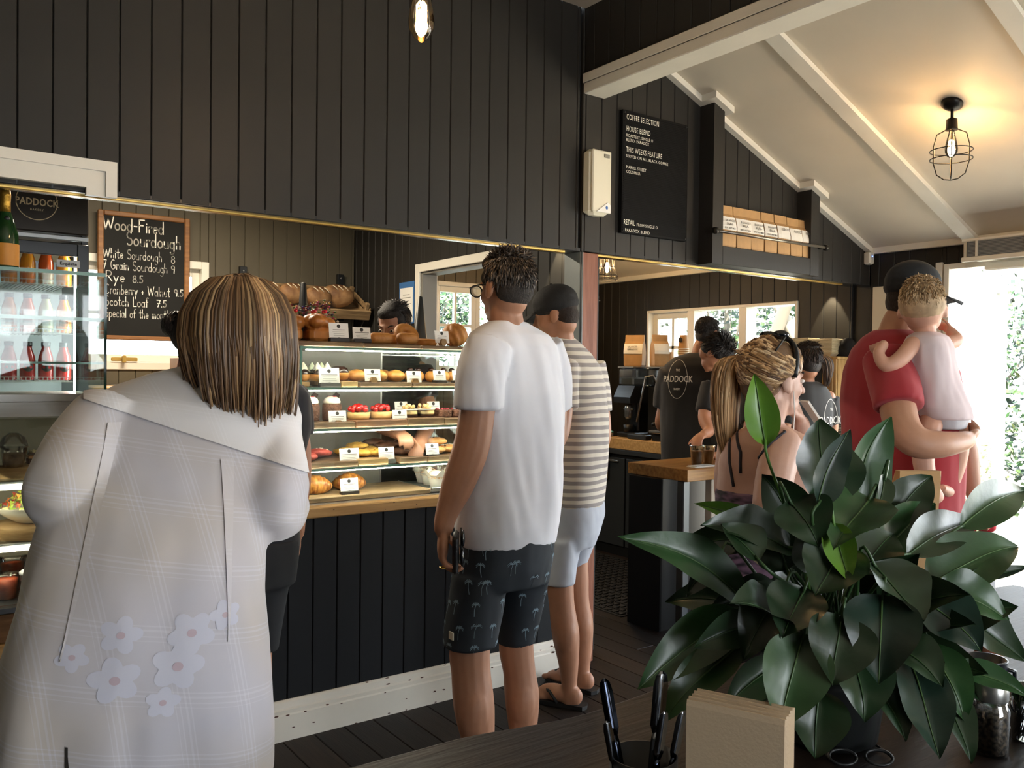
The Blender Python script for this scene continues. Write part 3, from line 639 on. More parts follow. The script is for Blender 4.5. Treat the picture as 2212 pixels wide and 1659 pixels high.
for i, (x, y, dz) in enumerate(((1.375, 3.33, 0), (1.445, 3.37, .012), (1.40, 3.47, .016), (1.49, 3.45, 0))): cookie(x, y, zT[1]+.023+dz*1.0, '#8d2a22', '#b5483a', 'red velvet cookie, %s in the pile at the left' % ORD[i], 'red velvet cookies', .048, .017, '#e8d8c0')
for i, (x, y, dz) in enumerate(((1.600, 3.45, 0), (1.625, 3.35, .0), (1.665, 3.46, .02), (1.70, 3.34, 0), (1.72, 3.46, .0))): cookie(x, y, zT[1]+.027+dz, '#c08e2c', '#e0b654', 'yellow cookie, %s from the left on the pale board' % ORD[i], 'yellow cookies', .052, .016, '#d2a040')
for i, (x, y, dz) in enumerate(((1.80, 3.46, .02), (1.835, 3.35, 0), (1.765, 3.50, .03), (1.86, 3.47, .022))): cookie(x, y, zT[1]+.025+dz, '#4c2e20', '#755039', 'brown chocolate cookie, %s in the middle pile' % ORD[i], 'brown chocolate cookies', .052, .017)
for i, (x, y, dz) in enumerate(((1.985, 3.34, 0), (2.03, 3.40, .034), (1.96, 3.45, .03), (2.08, 3.36, 0))): cookie(x, y, zT[1]+.023+dz, '#b98349', '#d5a468', 'pale chocolate chip cookie, %s in the right pile' % ORD[i], 'pale chocolate chip cookies', .055, .018)
tg = thing('tongs', (1.90, 3.5, zT[1]+.06), 'black and steel tongs held over the brown cookies', 'tongs')
for s in (-1, 1): G().tube([(1.93, 3.42, zT[1]+.062+.004*s), (1.89, 3.50, zT[1]+.085+.006*s), (1.85, 3.58, zT[1]+.105+.003*s)], [.005, .005, .004], 6).mk('arm', M('black_handle', '#1a1a1c', .35), tg, True)
G().box(1.90, 3.39, zT[1]+.052, 1.965, 3.43, zT[1]+.066, .004).mk('tip', mSTEEL, tg)
# top row: brioche, doughnuts, cruller, bag of sweets
def brioche(x, y, z, lb, sd):
    t = pastry('brioche_loaf', lb, 'brioche', 'brioche loaves', (x, y, z)); random.seed(sd); g = G()
    g.box(x-.05, y-.05, z, x+.05, y+.05, z+.06, .015)
    for k in range(9): a = k*2.4; r = .05*math.sqrt(k/9); g.ell((x+r*math.cos(a)*1.15, y+r*math.sin(a)*1.15, z+.075+.022*(1-r/.05)+random.uniform(-.005, .01)), (.034, .034, .028), 12, 8)
    vox('crust', g, .005, M('brioche_crust', '#9c5a20', .4, col2='#d3904a', vscale=10, bump=.1, bscale=50), t, 2)
    for k in range(4): a = k*1.7+.4; G().ell((x+.03*math.cos(a), y-.01+.03*math.sin(a), z+.128), (.009, .009, .008), 9, 6).mk('candied_cherry', M('cherry', '#b41a28', .12, spec=.7), t, True)
brioche(1.452, 3.41, zT[4]+.023, 'braided brioche loaf topped with cherries behind a white card', 3)
brioche(1.335, 3.44, zT[4]+.023, 'braided brioche loaf at the left end of the case top', 4)
def dstick(x0, x1, y, z, lb, r=.024):
    t = pastry('long_doughnut', lb, 'doughnut', 'doughnuts on the case top', ((x0+x1)/2, y, z)); cap_((x0, y, z+r), (x1, y+.01, z+r*1.05), r, 14).mk('dough', mDOUGH, t, True)
dstick(1.655, 1.775, 3.34, zT[4]+.021, 'long finger doughnut nearest the middle card'); dstick(1.785, 1.895, 3.33, zT[4]+.021, 'long finger doughnut left of the tilted card', .026); dstick(1.74, 1.86, 3.45, zT[4]+.021, 'long finger doughnut lying behind the front two')
def ring(x, y, z, lb, R=.042, r=.02, tilt=.0):
    t = pastry('ring_doughnut', lb, 'doughnut', 'doughnuts on the case top', (x, y, z)); g = G(); n = 28; rs = []
    for i in range(n+1): a = 2*PI*i/n; rs.append([((R+r*math.cos(b))*math.cos(a), (R+r*math.cos(b))*math.sin(a), r*math.sin(b)*.9) for b in [2*PI*j/12 for j in range(12)]])
    g.rings(rs, False, False).xf(Matrix.Translation((x, y, z+r*.9+math.sin(abs(tilt))*R)) @ Matrix.Rotation(tilt, 4, 'X')).mk('dough', mDOUGH, t, True)
ring(1.90, 3.45, zT[4]+.021, 'ring doughnut propped upright behind the finger doughnuts', .04, .021, .9); ring(2.005, 3.46, zT[4]+.019, 'ring doughnut lying behind the tilted card', .035, .019, .05)
t = pastry('cruller', 'large round twisted cruller at the right end of the case top', 'cruller', None, (2.115, 3.38, zT[4]+.019)); g = G(); rs = []
for i in range(1, 24):
    th = PI*i/24; rs.append([(2.115+.058*math.sin(th)*(1+.07*math.cos(9*a+4*th))*math.cos(a), 3.38+.058*math.sin(th)*(1+.07*math.cos(9*a+4*th))*math.sin(a), zT[4]+.019+.055-.055*math.cos(th)) for a in [2*PI*j/72 for j in range(72)]])
g.rings(rs).mk('dough', mDOUGH, t, True)
t = thing('sweets_bag', (1.43, 3.56, zT[4]+.022), 'clear cellophane bag of colourful rocky road sweets behind the brioche', 'bag of sweets')
g = G(); random.seed(8)
def bagpt(u, v): return Vector((1.30+.31*u, 3.545+.03*math.sin(u*3)+.05*v, zT[4]+.115+.095*v-.012*u+.02*math.sin(u*9)*v))
for k in range(330):
    p = bagpt(random.random(), random.random())+Vector((0, random.uniform(-.012, .012), 0)); s = random.uniform(.003, .0075); g.ell(p, (s, s, s*.8), 6, 4, col=random.choice([lin('#7a2638'), lin('#c8506a'), lin('#e0b04a'), lin('#4d3a78'), lin('#e9dfc8'), lin('#3a1f18'), lin('#a8433a'), lin('#5e8a4a')]))
g.mk('sweets', Mattr('sweets_colours', .35), t, True)['kind'] = 'stuff'
rs = [[bagpt(i/20, j/10)+Vector((0, s*(.016+.004*noise.noise(Vector((i*.9, j*.9, s)))), .008*noise.noise(Vector((i*.7, j*.7, 3))))) for i in range(21)] for s in (-1, 1) for j in range(11)]
g = G(); g.rings(rs[:11], False, False, None, False); g.rings(rs[11:], False, False, None, False); g.mk('cellophane', Mpane('cellophane', (.97, .97, .97), .25, .05), t, True)
G().box(1.33, 3.50, zT[4]+.0225, 1.58, 3.60, zT[4]+.112, .006).mk('display_riser', M('dark_riser', '#2c2522', .6), t)
t = thing('black_cone', (2.065, 3.61, zT[4]), 'dark tapered cone standing at the back of the case top', 'cone')
G().lathe([(.042, 0), (.040, .01), (.010, .262), (.003, .266)], (2.065, 3.615, zT[4]), 20).mk('cone', M('dark_cone', '#2e3130', .4), t, True)
t = thing('black_wedge', (1.873, 4.6, 0), 'narrow black wedge standing in front of the bread crate', 'stand')
box('back_table', 1.70, 4.45, 0, 2.05, 4.75, .9, mBLACK, t, .01); G().lathe([(.03, 0), (.028, .85), (.016, 1.02), (.014, 1.025)], (1.873, 4.6, .9), 14).mk('post', mBLACK, t, True)
# ================================================================ handwriting (single-stroke chalk letters)
def A_(cx, cy, rx, ry, a0, a1, n=12): return [(cx+rx*math.cos(math.radians(a0+(a1-a0)*i/n)), cy+ry*math.sin(math.radians(a0+(a1-a0)*i/n))) for i in range(n+1)]
GL = {
 'W': (.95, [[(0, 1), (.22, 0), (.46, .8), (.68, 0), (.95, 1.02)]]), 'o': (.46, [A_(.23, .25, .21, .25, 80, 440)]), 'd': (.5, [A_(.22, .25, .2, .25, 40, 330), [(.43, 1.0), (.43, 0)]]), '-': (.35, [[(.03, .42), (.3, .42)]]),
 'F': (.55, [[(.06, 0), (.06, 1), (.55, 1)], [(.06, .55), (.42, .55)]]), 'i': (.16, [[(.08, .5), (.08, 0)], [(.08, .72), (.09, .70)]]), 'r': (.32, [[(.05, .5), (.05, 0)], A_(.22, .28, .17, .22, 170, 60, 6)]), 'e': (.44, [[(.05, .26), (.4, .28)]+A_(.22, .25, .19, .25, 10, 315)]),
 'S': (.55, [A_(.29, .76, .22, .24, 50, 265, 10)+A_(.28, .26, .24, .26, 88, -140, 10)]), 'u': (.46, [[(.04, .5), (.04, .2)]+A_(.21, .18, .17, .18, 180, 350, 8)+[(.4, .5), (.4, 0)]]), 'g': (.46, [A_(.21, .25, .19, .25, 50, 330), [(.4, .5), (.4, -.22)]+A_(.21, -.22, .19, .18, 0, -150, 8)]),
 'h': (.45, [[(.05, 1), (.05, 0)], [(.05, .3)]+A_(.22, .3, .17, .2, 160, 0, 8)+[(.39, 0)]]), 't': (.34, [[(.16, .95), (.16, .1), (.22, 0), (.3, .03)], [(0, .58), (.32, .6)]]), '8': (.46, [A_(.23, .72, .17, .2, -90, 270)+A_(.23, .25, .21, .26, 90, -270)]),
 '7': (.48, [[(.02, .95), (.46, .95), (.16, 0)], [(.12, .48), (.42, .5)]]), 'G': (.66, [A_(.34, .5, .31, .5, 60, 330, 14), [(.36, .42), (.62, .42), (.6, .1)]]), 'a': (.48, [A_(.22, .25, .2, .25, 50, 330), [(.42, .5), (.42, .06), (.47, 0)]]), 'n': (.46, [[(.05, .5), (.05, 0)], [(.05, .28)]+A_(.22, .3, .17, .2, 160, 0, 8)+[(.39, 0)]]),
 '9': (.44, [A_(.22, .72, .19, .24, 20, 360), [(.41, .75), (.36, 0)]]), 'R': (.58, [[(.06, 0), (.06, 1)]+A_(.24, .75, .27, .25, 90, -90, 10)+[(.06, .5)], [(.22, .5), (.58, 0)]]), 'y': (.46, [[(.03, .5), (.22, .03)], [(.42, .5), (.1, -.42)]]), '.': (.14, [[(.06, .02), (.075, .04)]]), '5': (.44, [[(.4, .96), (.1, .96), (.08, .56)]+A_(.19, .3, .22, .28, 95, -130, 10)]),
 'C': (.6, [A_(.34, .5, .31, .5, 55, 310, 14)]), 'b': (.46, [[(.05, 1), (.05, 0)], A_(.24, .25, .19, .25, 150, -160, 12)]), '+': (.4, [[(.04, .3), (.36, .3)], [(.2, .48), (.2, .12)]]), 'l': (.14, [[(.07, 1), (.07, 0)]]), 'c': (.4, [A_(.22, .25, .19, .25, 50, 310, 10)]), 'L': (.5, [[(.06, 1), (.06, 0), (.5, .02)]]),
 'f': (.34, [A_(.26, .85, .13, .16, 40, 180, 6)+[(.13, 0)], [(0, .52), (.3, .54)]]), 'p': (.46, [[(.05, .5), (.05, -.42)], A_(.24, .25, .19, .25, 150, -160, 12)]), 'm': (.68, [[(.05, .5), (.05, 0)], [(.05, .3)]+A_(.19, .32, .14, .18, 160, 0, 7)+[(.33, 0)], [(.33, .3)]+A_(.47, .32, .14, .18, 160, 0, 7)+[(.61, 0)]]), ' ': (.34, [])}
def chalk_line(g, s, x, z, size, y, w_, jit=0.0):
    """strokes of s written along +X in the plane facing -Y"""
    for ch in s:
        wd_, st = GL[ch]
        for pl in st:
            p3 = [Vector((x+a*size, y, z+b*size)) for a, b in pl]
            for i in range(len(p3)-1):
                d = p3[i+1]-p3[i]
                if d.length < 1e-6: continue
                d.normalize(); n = Vector((-d.z, 0, d.x))*w_/2; e = d*w_*.35
                g.add([p3[i]-n-e, p3[i+1]-n+e, p3[i+1]+n+e, p3[i]+n-e], [(0, 1, 2, 3)])
        x += (wd_+.12)*size
    return x
mCHALK = M('white_chalk', '#e9e5da', .9, var=.1, vscale=80)
# ---- chalkboard in front of the bakery window
t = thing('chalkboard', (1.34, YB-.05, 1.60), 'timber framed chalkboard listing wood-fired sourdough prices', 'chalkboard')
bx0, bx1, bz0, bz1, by = 1.052, 1.618, 1.612, 2.435, YB-.055
box('slate', bx0+.03, by, bz0+.02, bx1-.02, by+.012, bz1-.02, M('chalkboard_black', '#1e1e1d', .75, spec=.2, var=.12, vscale=3), t)
mFR = Mwood('chalkboard_frame', '#7d5636', '#96693f', .5, 6, (1, 8, 8), .1)
for a, b, c, d in ((bx0, bx0+.035, bz0, bz1), (bx1-.035, bx1, bz0, bz1)): box('frame', a, by-.012, c, b, by+.014, d, mFR, t, .006)
for a, b, c, d in ((bx0+.035, bx1-.035, bz0, bz0+.028), (bx0+.035, bx1-.035, bz1-.032, bz1)): box('frame', a, by-.012, c, b, by+.014, d, mFR, t, .006)
g = G()
for s, x, z, sz, w_, lim in (('Wood-Fired', 1.085, 2.315, .078, .0085, .375), ('Sourdough', 1.222, 2.225, .084, .0085, .345), ('White Sourdough', 1.085, 2.135, .060, .0055, .36), ('8', 1.50, 2.130, .050, .0055, 0), ('7 Grain Sourdough', 1.085, 2.062, .060, .0055, .395), ('9', 1.50, 2.064, .050, .0055, 0), ('Rye', 1.100, 1.985, .066, .0055, 0), ('8.5', 1.262, 1.985, .048, .0055, 0), ('Cranberry + Walnut', 1.097, 1.905, .060, .0055, .40), ('9.5', 1.520, 1.912, .046, .0055, .062), ('Scotch Loaf', 1.097, 1.83, .060, .0055, .265), ('7.5', 1.41, 1.835, .046, .0055, 0), ('Special of the month', 1.095, 1.757, .056, .0055, .40)):
    wd_ = sum(GL[c][0]+.12 for c in s)*sz
    g2 = G(); chalk_line(g2, s, 0, 0, sz, 0, w_)
    k = (lim/wd_) if lim else 1.0
    g.add([(x+v[0]*k, by-.0012+v[1], z+v[2]) for v in g2.v], g2.f)
g.mk('chalk_lettering', mCHALK, t)
# ---- counter under the bakery window with small things
t = thing('back_bench', (1.2, 5.6, 0), 'pale back bench below the bakery window', 'bench')
box('cabinet', .95, 5.45, 0, 2.0, 5.97, 1.28, M('pale_cabinet', '#b7b2a6', .5), t); box('top', .93, 5.42, 1.28, 2.02, 5.975, 1.32, mPINE, t, .004)
o = box('cardboard_box', 1.47, 5.55, 1.322, 1.75, 5.85, 1.50, M('brown_cardboard', '#9b744c', .8, var=.05), None, .003); tag(o, 'brown cardboard box on the bench below the chalkboard', 'box')
for i, (x, a) in enumerate(((1.16, .3), (1.22, -.2), (1.28, .5))):
    t = thing('knife', (x, 5.5, 1.322), 'dark handled knife lying on the back bench, %s from left' % ORD[i], 'knife', 'knives on the back bench')
    mt = Matrix.Translation((x, 5.52, 1.33)) @ Matrix.Rotation(a, 4, 'Z'); G().box(-.01, -.06, -.006, .01, .04, .008, .004).xf(mt).mk('handle', mBLACK, t); G().box(-.012, .041, -.003, .012, .2, -.001).xf(mt).mk('blade', mSTEEL, t)
# ---- bread crate on the back wall, tilted forward
t = thing('bread_crate', (2.35, 5.82, 1.8), 'rustic timber bread crate tilted on black wall brackets', 'crate')
mCR = Mwood('rustic_crate', '#7d6445', '#a78a63', .7, 5, (1, 10, 10), .25)
th = -math.radians(28); mt = Matrix.Translation((2.33, 5.67, 1.80)) @ Matrix.Rotation(-th, 4, 'X')
def cb(nm, x0, y0, z0, x1, y1, z1): G().box(x0, y0, z0, x1, y1, z1, .004).xf(mt).mk(nm, mCR, t)
for k in range(3): cb('base_slat', -.47, .005+.105*k, 0, .47, .10+.105*k, .012)
cb('front_slat', -.48, -.012, .0, .48, .002, .075); cb('back_slat', -.48, .325, .0, .48, .339, .04); cb('back_slat', -.48, .325, .055, .48, .339, .10)
for x in (-.48, .466): cb('end_slat', x, .002, .0, x+.014, .325, .04); cb('end_slat', x, .002, .05, x+.014, .325, .09)
for x in (-.465, .435):
    for y in (.003, .295): cb('corner_post', x, y, .013, x+.03, y+.03, .125)
for x in (1.965, 2.70): box('bracket', x, 5.965, 1.80, x+.05, 5.998, 2.15, mBLACK, t, .002); G().ell((x+.025, 5.962, 2.12), (.007, .004, .007), 8, 5).mk('screw', mSTEEL, t, True)
mLOAF = M('sourdough_crust', '#5e3a1e', .7, col2='#b48a5c', vscale=9, bump=.4, bscale=30)
for i, (x, yy, r, rot) in enumerate(((2.46, .16, .10, .3), (2.62, .20, .11, -.3), (2.10, .2, .095, .1), (2.28, .2, .095, .4))):
    c = mt @ Vector((x-2.33, yy, .012+.075))
    t2 = thing('sourdough_loaf', c-Vector((0, 0, .07)), ['round floured sourdough loaf leaning in the crate, front of the two right ones', 'tall sourdough loaf at the right end of the crate', 'sourdough loaf at the left end of the crate', 'sourdough loaf in the middle left of the crate'][i], 'bread loaf', 'sourdough loaves in the crate')
    g = G().ell(c, (r*1.15, r*.8, r*.78), 22, 14, (Vector((math.cos(rot), math.sin(rot), 0)), Vector((-math.sin(rot), math.cos(rot), 0)), Vector((0, 0, 1)))); g.mk('crust', mLOAF, t2, True)
    g = G()
    for k in (-1, 0, 1): g.tube([c+Vector((k*.04+r*.5*(u-.5), -r*.8*math.sqrt(max(0, 1-(2*u-1)**2*.5))*.95, r*.75*(.9-.6*u))) for u in (.1, .3, .5, .7, .9)], .004, 5)
    g.mk('flour_slash', M('flour', '#d9c8a8', .9), t2, True)
# ---- poster on the divider wall
t = thing('notice', (2.85, 5.16, 1.75), 'white notice with blue border on the dark divider wall', 'notice')
box('sheet', 2.842, 5.06, 1.755, 2.849, 5.27, 2.04, M('blue_border', '#3f6fa8', .5), t); box('paper', 2.840, 5.075, 1.765, 2.8425, 5.255, 2.0, mPAPER, t); g = G()
for k, (w_, z) in enumerate(((.09, 1.95), (.12, 1.93), (.06, 1.90), (.1, 1.87), (.1, 1.86))): g.box(2.8392, 5.165-w_/2, z, 2.8402, 5.165+w_/2, z+.004)
for k in range(4): g.ell((2.8395, 5.11+.035*k, 1.80), (.001, .011, .011), 8, 6)
g.mk('print', mGREYINK, t)
# ---- letter board with the coffee menu
t = thing('letter_board', (3.2, WY-.02, 2.14), 'black felt letter board listing the coffee selection', 'menu board')
lx0, lx1, lz0, lz1, ly = 2.962, 3.433, 2.146, 2.762, WY-.026
box('board', lx0, ly, lz0, lx1, WY-.0005, lz1, M('letter_board_black', '#0e0d0d', .7, spec=.15), t, .002)
g = G(); z = lz0+.012
while z < lz1-.012: g.box(lx0+.008, ly-.0022, z, lx1-.008, ly-.0002, z+.0052); z += .0088
g.mk('felt_ridges', M('felt_ridge', '#141313', .85, spec=.15), t)['kind'] = 'stuff'
for s, x, z, sz, xs in (('COFFEE SELECTION', 2.985, 2.716, .038, .62), ('HOUSE BLEND', 2.985, 2.657, .038, .62), ('ROASTERY: SINGLE O', 2.985, 2.628, .022, .8), ('BLEND: PARADOX', 2.985, 2.606, .022, .8), ('THIS WEEKS FEATURE', 2.985, 2.553, .038, .62), ('SERVED ON ALL BLACK COFFEE', 2.985, 2.526, .020, .95), ('MARVEL STREET', 2.988, 2.470, .022, .8), ('COLOMBIA', 2.988, 2.447, .022, .8), ('RETAIL', 2.975, 2.188, .038, .6), ('FROM SINGLE O', 3.065, 2.188, .021, .9), ('PARADOX BLEND', 2.985, 2.150+.004, .022, .9)):
    vs_, f_ = text_geo(s, sz, 'LEFT', 0.0, xs, 1.12); G().add(put(vs_, (x, ly-.003, z), (1, 0, 0), (0, 0, 1)), f_).mk('lettering', M('white_letter', '#efe9d8', .5), t)
for x in (lx0+.012, lx1-.012):
    for z in (lz0+.012, lz1-.012): G().ell((x, ly-.002, z), (.005, .003, .005), 8, 5).mk('screw', mBLACK, t, True)
# ---- dispenser on the wall
t = thing('air_freshener', (2.77, WY-.04, 2.2), 'tall white plastic dispenser on the wall beside the letter board', 'dispenser')
dm = M('ivory_plastic', '#e6dfc8', .35); x0, x1, y0, z0, z1 = 2.715, 2.845, WY-.075, 2.205, 2.522
G().box(x0, y0, z0, x1, WY-.001, z1, .018).mk('case', dm, t, False); G().box(x0+.004, y0-.008, z0+.01, x1-.004, y0+.004, z1-.006, .008).mk('cover', dm, t)
fixn(G().poly([(x0+.03, z0+.012), (x1-.012, z0+.012), (x1-.012, z0+.05), (x1-.03, z0+.062)], y0-.0125, y0-.007, 'y').mk('badge', M('white_badge', '#f2f0ea', .3), t)); G().ell((x1-.037, y0-.0128, z0+.036), (.008, .001, .009), 10, 6).mk('blue_drop', M('blue_print', '#3a6fb5', .4), t, True)
G().box(x1-.055, y0-.0125, z1-.04, x1-.020, y0-.007, z1-.022, .002).mk('key_slot', M('grey_slot', '#8a8577', .5), t)
# ---- paper coffee bags on the ledge behind a rail
mKRAFT = M('kraft_paper', '#b48d5d', .65, var=.06, vscale=20, bump=.15, bscale=40); mLBL = M('bag_label', '#efece4', .6)
def coffee_bag(x, y, z, w_, d, h, label, grp, rot=0., words=None):
    t = thing('coffee_bag', (x, y, z), label, 'coffee bag', grp); mt = Matrix.Translation((x, y, z)) @ Matrix.Rotation(rot, 4, 'Z')
    rs = []
    for u, wx, dx in ((0, .86, .95), (.04, .95, 1), (.45, 1.0, .95), (.72, 1.0, .6), (.80, 1.0, .22), (.97, .99, .14), (1, .98, .12)):
        a, b = w_/2*wx, d/2*dx; rs.append([mt @ Vector((p, q_, h*u)) for p, q_ in ((-a, -b), (-a*.5, -b*1.08), (0, -b*1.1), (a*.5, -b*1.08), (a, -b), (a, b), (0, b), (-a, b))])
    fixn(G().rings(rs).mk('bag', mKRAFT, t)); g = G(); zz = (.40, .5, .62, .72); yf = (.545, .535, .43, .345); a = w_/2*.99
    lv = [[mt @ Vector((p, -d*f*k_-.0015, h*q_)) for p, k_ in ((-a, .93), (-a*.5, 1.04), (0, 1.06), (a*.5, 1.04), (a, .93))] for q_, f in zip(zz, yf)]
    g.rings(lv, False, False, None, False).mk('label', mLBL, t)
    if words:
        g = G()
        for k, (s, sz) in enumerate(words):
            vs_, f_ = text_geo(s, sz, 'CENTER', .0004); ey = (mt.to_3x3() @ Vector((0, .09 if True else 0, .99))).normalized(); ex = (mt.to_3x3() @ Vector((1, 0, 0)))
            g.add(put(vs_, mt @ Vector((0, -d*.60-.002, h*(.60-.085*k))), ex, (0, 0, 1)), f_)
        g.mk('handwriting', M('pencil_print', '#4c4a46', .7), t)
    return t
xs_ = [3.712, 3.842, 3.958, 4.078, 4.198, 4.315, 4.43]
for i, x in enumerate(xs_):
    wds = [('BALANCED', .016), ('PARA-', .019), ('DOX  HOT MILK', .012)] if i < 4 else [('REBOOT', .020)]
    coffee_bag(x+.0, WY-.046, 2.136, .125 if i < 2 else .112, .07, .232 if i < 5 else .228, 'kraft coffee bag with white label, %s from the left on the rail shelf' % ORD[i], 'coffee bags on the rail shelf', 0.0, wds)
t = thing('pipe_rail', (4.05, WY-.12, 2.22), 'dark iron pipe rail holding the coffee bags on the ledge', 'rail'); mIRON = M('dark_iron', '#3b3833', .35, metal=.8)
G().tube([(3.545, WY-.127, 2.205), (4.54, WY-.127, 2.205)], .0085, 10).mk('pipe', M('galvanised_pipe', '#8a8378', .3, metal=.8), t, True)
for x in (3.55, 4.535): G().lathe([(.017, -.012), (.019, 0), (.017, .012)], (x, WY-.127, 2.205), 12).xf(Matrix.Translation((x, WY-.127, 2.205)) @ Matrix.Rotation(PI/2, 4, 'Y') @ Matrix.Translation((-x, -(WY-.127), -2.205))).mk('fitting', mIRON, t, True); G().tube([(x+(.02 if x < 4 else -.03), WY-.127, 2.205), (x+(.02 if x < 4 else -.03), WY-.10, 2.205)], .012, 10).mk('flange', mIRON, t, True)
# ---- air conditioner, air curtain, motion sensor
t = thing('air_conditioner', (5.1, 2.0, 2.12), 'white wall air conditioner with dark louvre grille above the open door', 'air conditioner')
mAC = M('ac_white', '#d9d4c6', .4); G().box(4.995, 1.35, 2.118, XR-.001, 2.49, 2.225, .01).mk('body', mAC, t); box('grille_back', 4.99, 1.40, 2.128, 4.996, 2.465, 2.222, M('grille_grey', '#5f6366', .5), t)
G().box(4.985, 1.345, 2.1, 5.0, 2.495, 2.128, .004).mk('lower_rim', mAC, t); G().box(4.985, 1.345, 2.215, 5.0, 2.495, 2.232, .004).mk('upper_rim', mAC, t)
for k in range(11): box('louvre', 4.984, 1.41, 2.132+.0078*k, 4.9898, 2.455, 2.1352+.0078*k, M('louvre_grey', '#8e918f', .5), t)
for y in (1.36, 1.62, 1.88, 2.14, 2.40): box('grille_rib', 4.980, y, 2.128, 4.9895, y+.012, 2.215, mAC, t)
t = thing('air_curtain', (5.15, 2.0, 2.05), 'slim white unit below the air conditioner over the door head', 'air curtain'); G().box(5.06, 1.45, 2.05, XR-.032, 2.40, 2.098, .008).mk('body', mAC, t)
t = thing('motion_sensor', (5.175, WY-.03, 2.165), 'small white motion sensor with blue light in the room corner', 'sensor')
G().box(5.13, WY-.05, 2.163, 5.185, WY-.0005, 2.245, .008).mk('body', mAC, t); G().ell((5.157, WY-.051, 2.215), (.004, .002, .003), 8, 5).mk('status_light', Memit('blue_led', (.05, .15, 1), 12), t, True); G().ell((5.157, WY-.05, 2.185), (.017, .004, .014), 10, 6).mk('lens', M('sensor_lens', '#cfcabb', .3), t, True)
# ---- lamps
mFIL = Memit('glowing_filament', (1, .52, .16), 160); mBULB = Mpane('bulb_glass', (1, .95, .86), .10, .03)
def bulb(t, x, y, z, s=1.0, power=14):
    """filament bulb hanging with its tip at z"""
    G().lathe([(.002, 0), (.006, .003), (.020, .014), (.030, .034), (.032, .05), (.028, .08), (.020, .115), (.014, .135), (.0135, .15)], (x, y, z), 22).xf(Matrix.Translation((x, y, z)) @ Matrix.Scale(s, 4) @ Matrix.Translation((-x, -y, -z))).mk('bulb', mBULB, t, True)
    for k in range(6):
        a = k*PI/3; r = .013*s
        G().tube([(x+r*.35*math.cos(a), y+r*.35*math.sin(a), z+.018*s), (x+r*math.cos(a), y+r*math.sin(a), z+.03*s), (x+r*math.cos(a), y+r*math.sin(a), z+.088*s), (x+r*.4*math.cos(a+.5), y+r*.4*math.sin(a+.5), z+.098*s)], .0014*s, 5).mk('filament', mFIL, t, True)
    l = bpy.data.lights.new('bulb_light', 'POINT'); l.energy = power; l.color = (1, .68, .36); l.shadow_soft_size = .02
    o = bpy.data.objects.new('bulb_light', l); COL.objects.link(o); o.location = Vector((x, y, z+.06*s))-offset(t); o.parent = t
t = thing('pendant_bulb', (1.186, 2.087, 3.2), 'bare filament bulb hanging near the top of the panelled wall', 'pendant lamp')
bulb(t, 1.186, 2.087, 2.352, 1.15, 4); G().lathe([(.016, 0), (.018, .004), (.018, .05), (.008, .062)], (1.186, 2.087, 2.520), 16).mk('socket', M('brass_socket', '#8a6a34', .3, metal=.8), t, True); G().tube([(1.186, 2.087, 2.555), (1.186, 2.087, 3.19)], .003, 6).mk('cord', mBLACK, t, True); G().lathe([(.045, 0), (.05, .02)], (1.186, 2.087, 3.19), 18).mk('ceiling_rose', mBLACK, t, True)
px_, py_, pz_ = 4.041, 2.077, 2.732
t = thing('cage_ceiling_lamp', (px_, py_, pz_), 'black cage lamp with filament bulb on the sloping white ceiling', 'ceiling lamp')
mt = Matrix.Translation((px_, py_, pz_)) @ Matrix.Rotation(math.radians(-22), 4, 'Y')
mCG = M('black_iron_cage', '#1d1a18', .4, metal=.6)
mt = Matrix.Translation((px_, py_, pz_-.001)) @ Matrix.Rotation(math.radians(21.9), 4, 'Y'); G().lathe([(.048, 0), (.048, -.012), (.030, -.026), (.010, -.032)], (0, 0, 0), 20).xf(mt).mk('ceiling_rose', mCG, t, True)
G().tube([(px_, py_, pz_-.028), (px_, py_, pz_-.075)], .007, 8).mk('stem', mCG, t, True); G().lathe([(.012, 0), (.024, -.006), (.026, -.05), (.03, -.056)], (px_, py_, pz_-.072), 16).mk('socket', mCG, t, True)
bulb(t, px_, py_, pz_-.128-.135, .9, 4)
for k in range(2):
    for s in (-1, 1):
        a = k*PI/2+.5; pts = [(px_+s*r*math.cos(a), py_+s*r*math.sin(a), pz_-z) for r, z in ((.028, .128), (.062, .145), (.075, .20), (.075, .28), (.06, .335), (.03, .358), (0, .363))]; G().tube(pts, .0028, 6).mk('cage_wire', mCG, t, True)
for z in (.225, .265):
    g = G(); n = 28; R = .092; pts = [(px_+R*math.cos(2*PI*i/n), py_+R*math.sin(2*PI*i/n), pz_-z) for i in range(n+1)]; g.tube(pts, .0026, 6).mk('cage_ring', mCG, t, True)
def cage_pendant(x, y, z, top, lb, s=1.0):
    t = thing('cage_pendant', (x, y, z), lb, 'pendant lamp', 'cage pendants in the kitchen'); prof = ((.03, .165), (.05, .15), (.055, .09), (.075, .03), (.085, .0))
    for k in range(10):
        a = 2*PI*k/10; G().tube([(x+r*s*math.cos(a), y+r*s*math.sin(a), z+h*s) for r, h in prof], .0022, 5).mk('cage_wire', mCG, t, True)
    for r, h in prof[1:]:
        n = 20; G().tube([(x+r*s*math.cos(2*PI*i/n), y+r*s*math.sin(2*PI*i/n), z+h*s) for i in range(n+1)], .0022, 5).mk('cage_ring', mCG, t, True)
    bulb(t, x, y, z+.045*s, .8, 10); G().lathe([(.02, 0), (.022, .03), (.006, .05)], (x, y, z+.162*s), 12).mk('socket', mCG, t, True); G().tube([(x, y, z+.21*s), (x, y, top)], .003, 6).mk('cord', mBLACK, t, True)
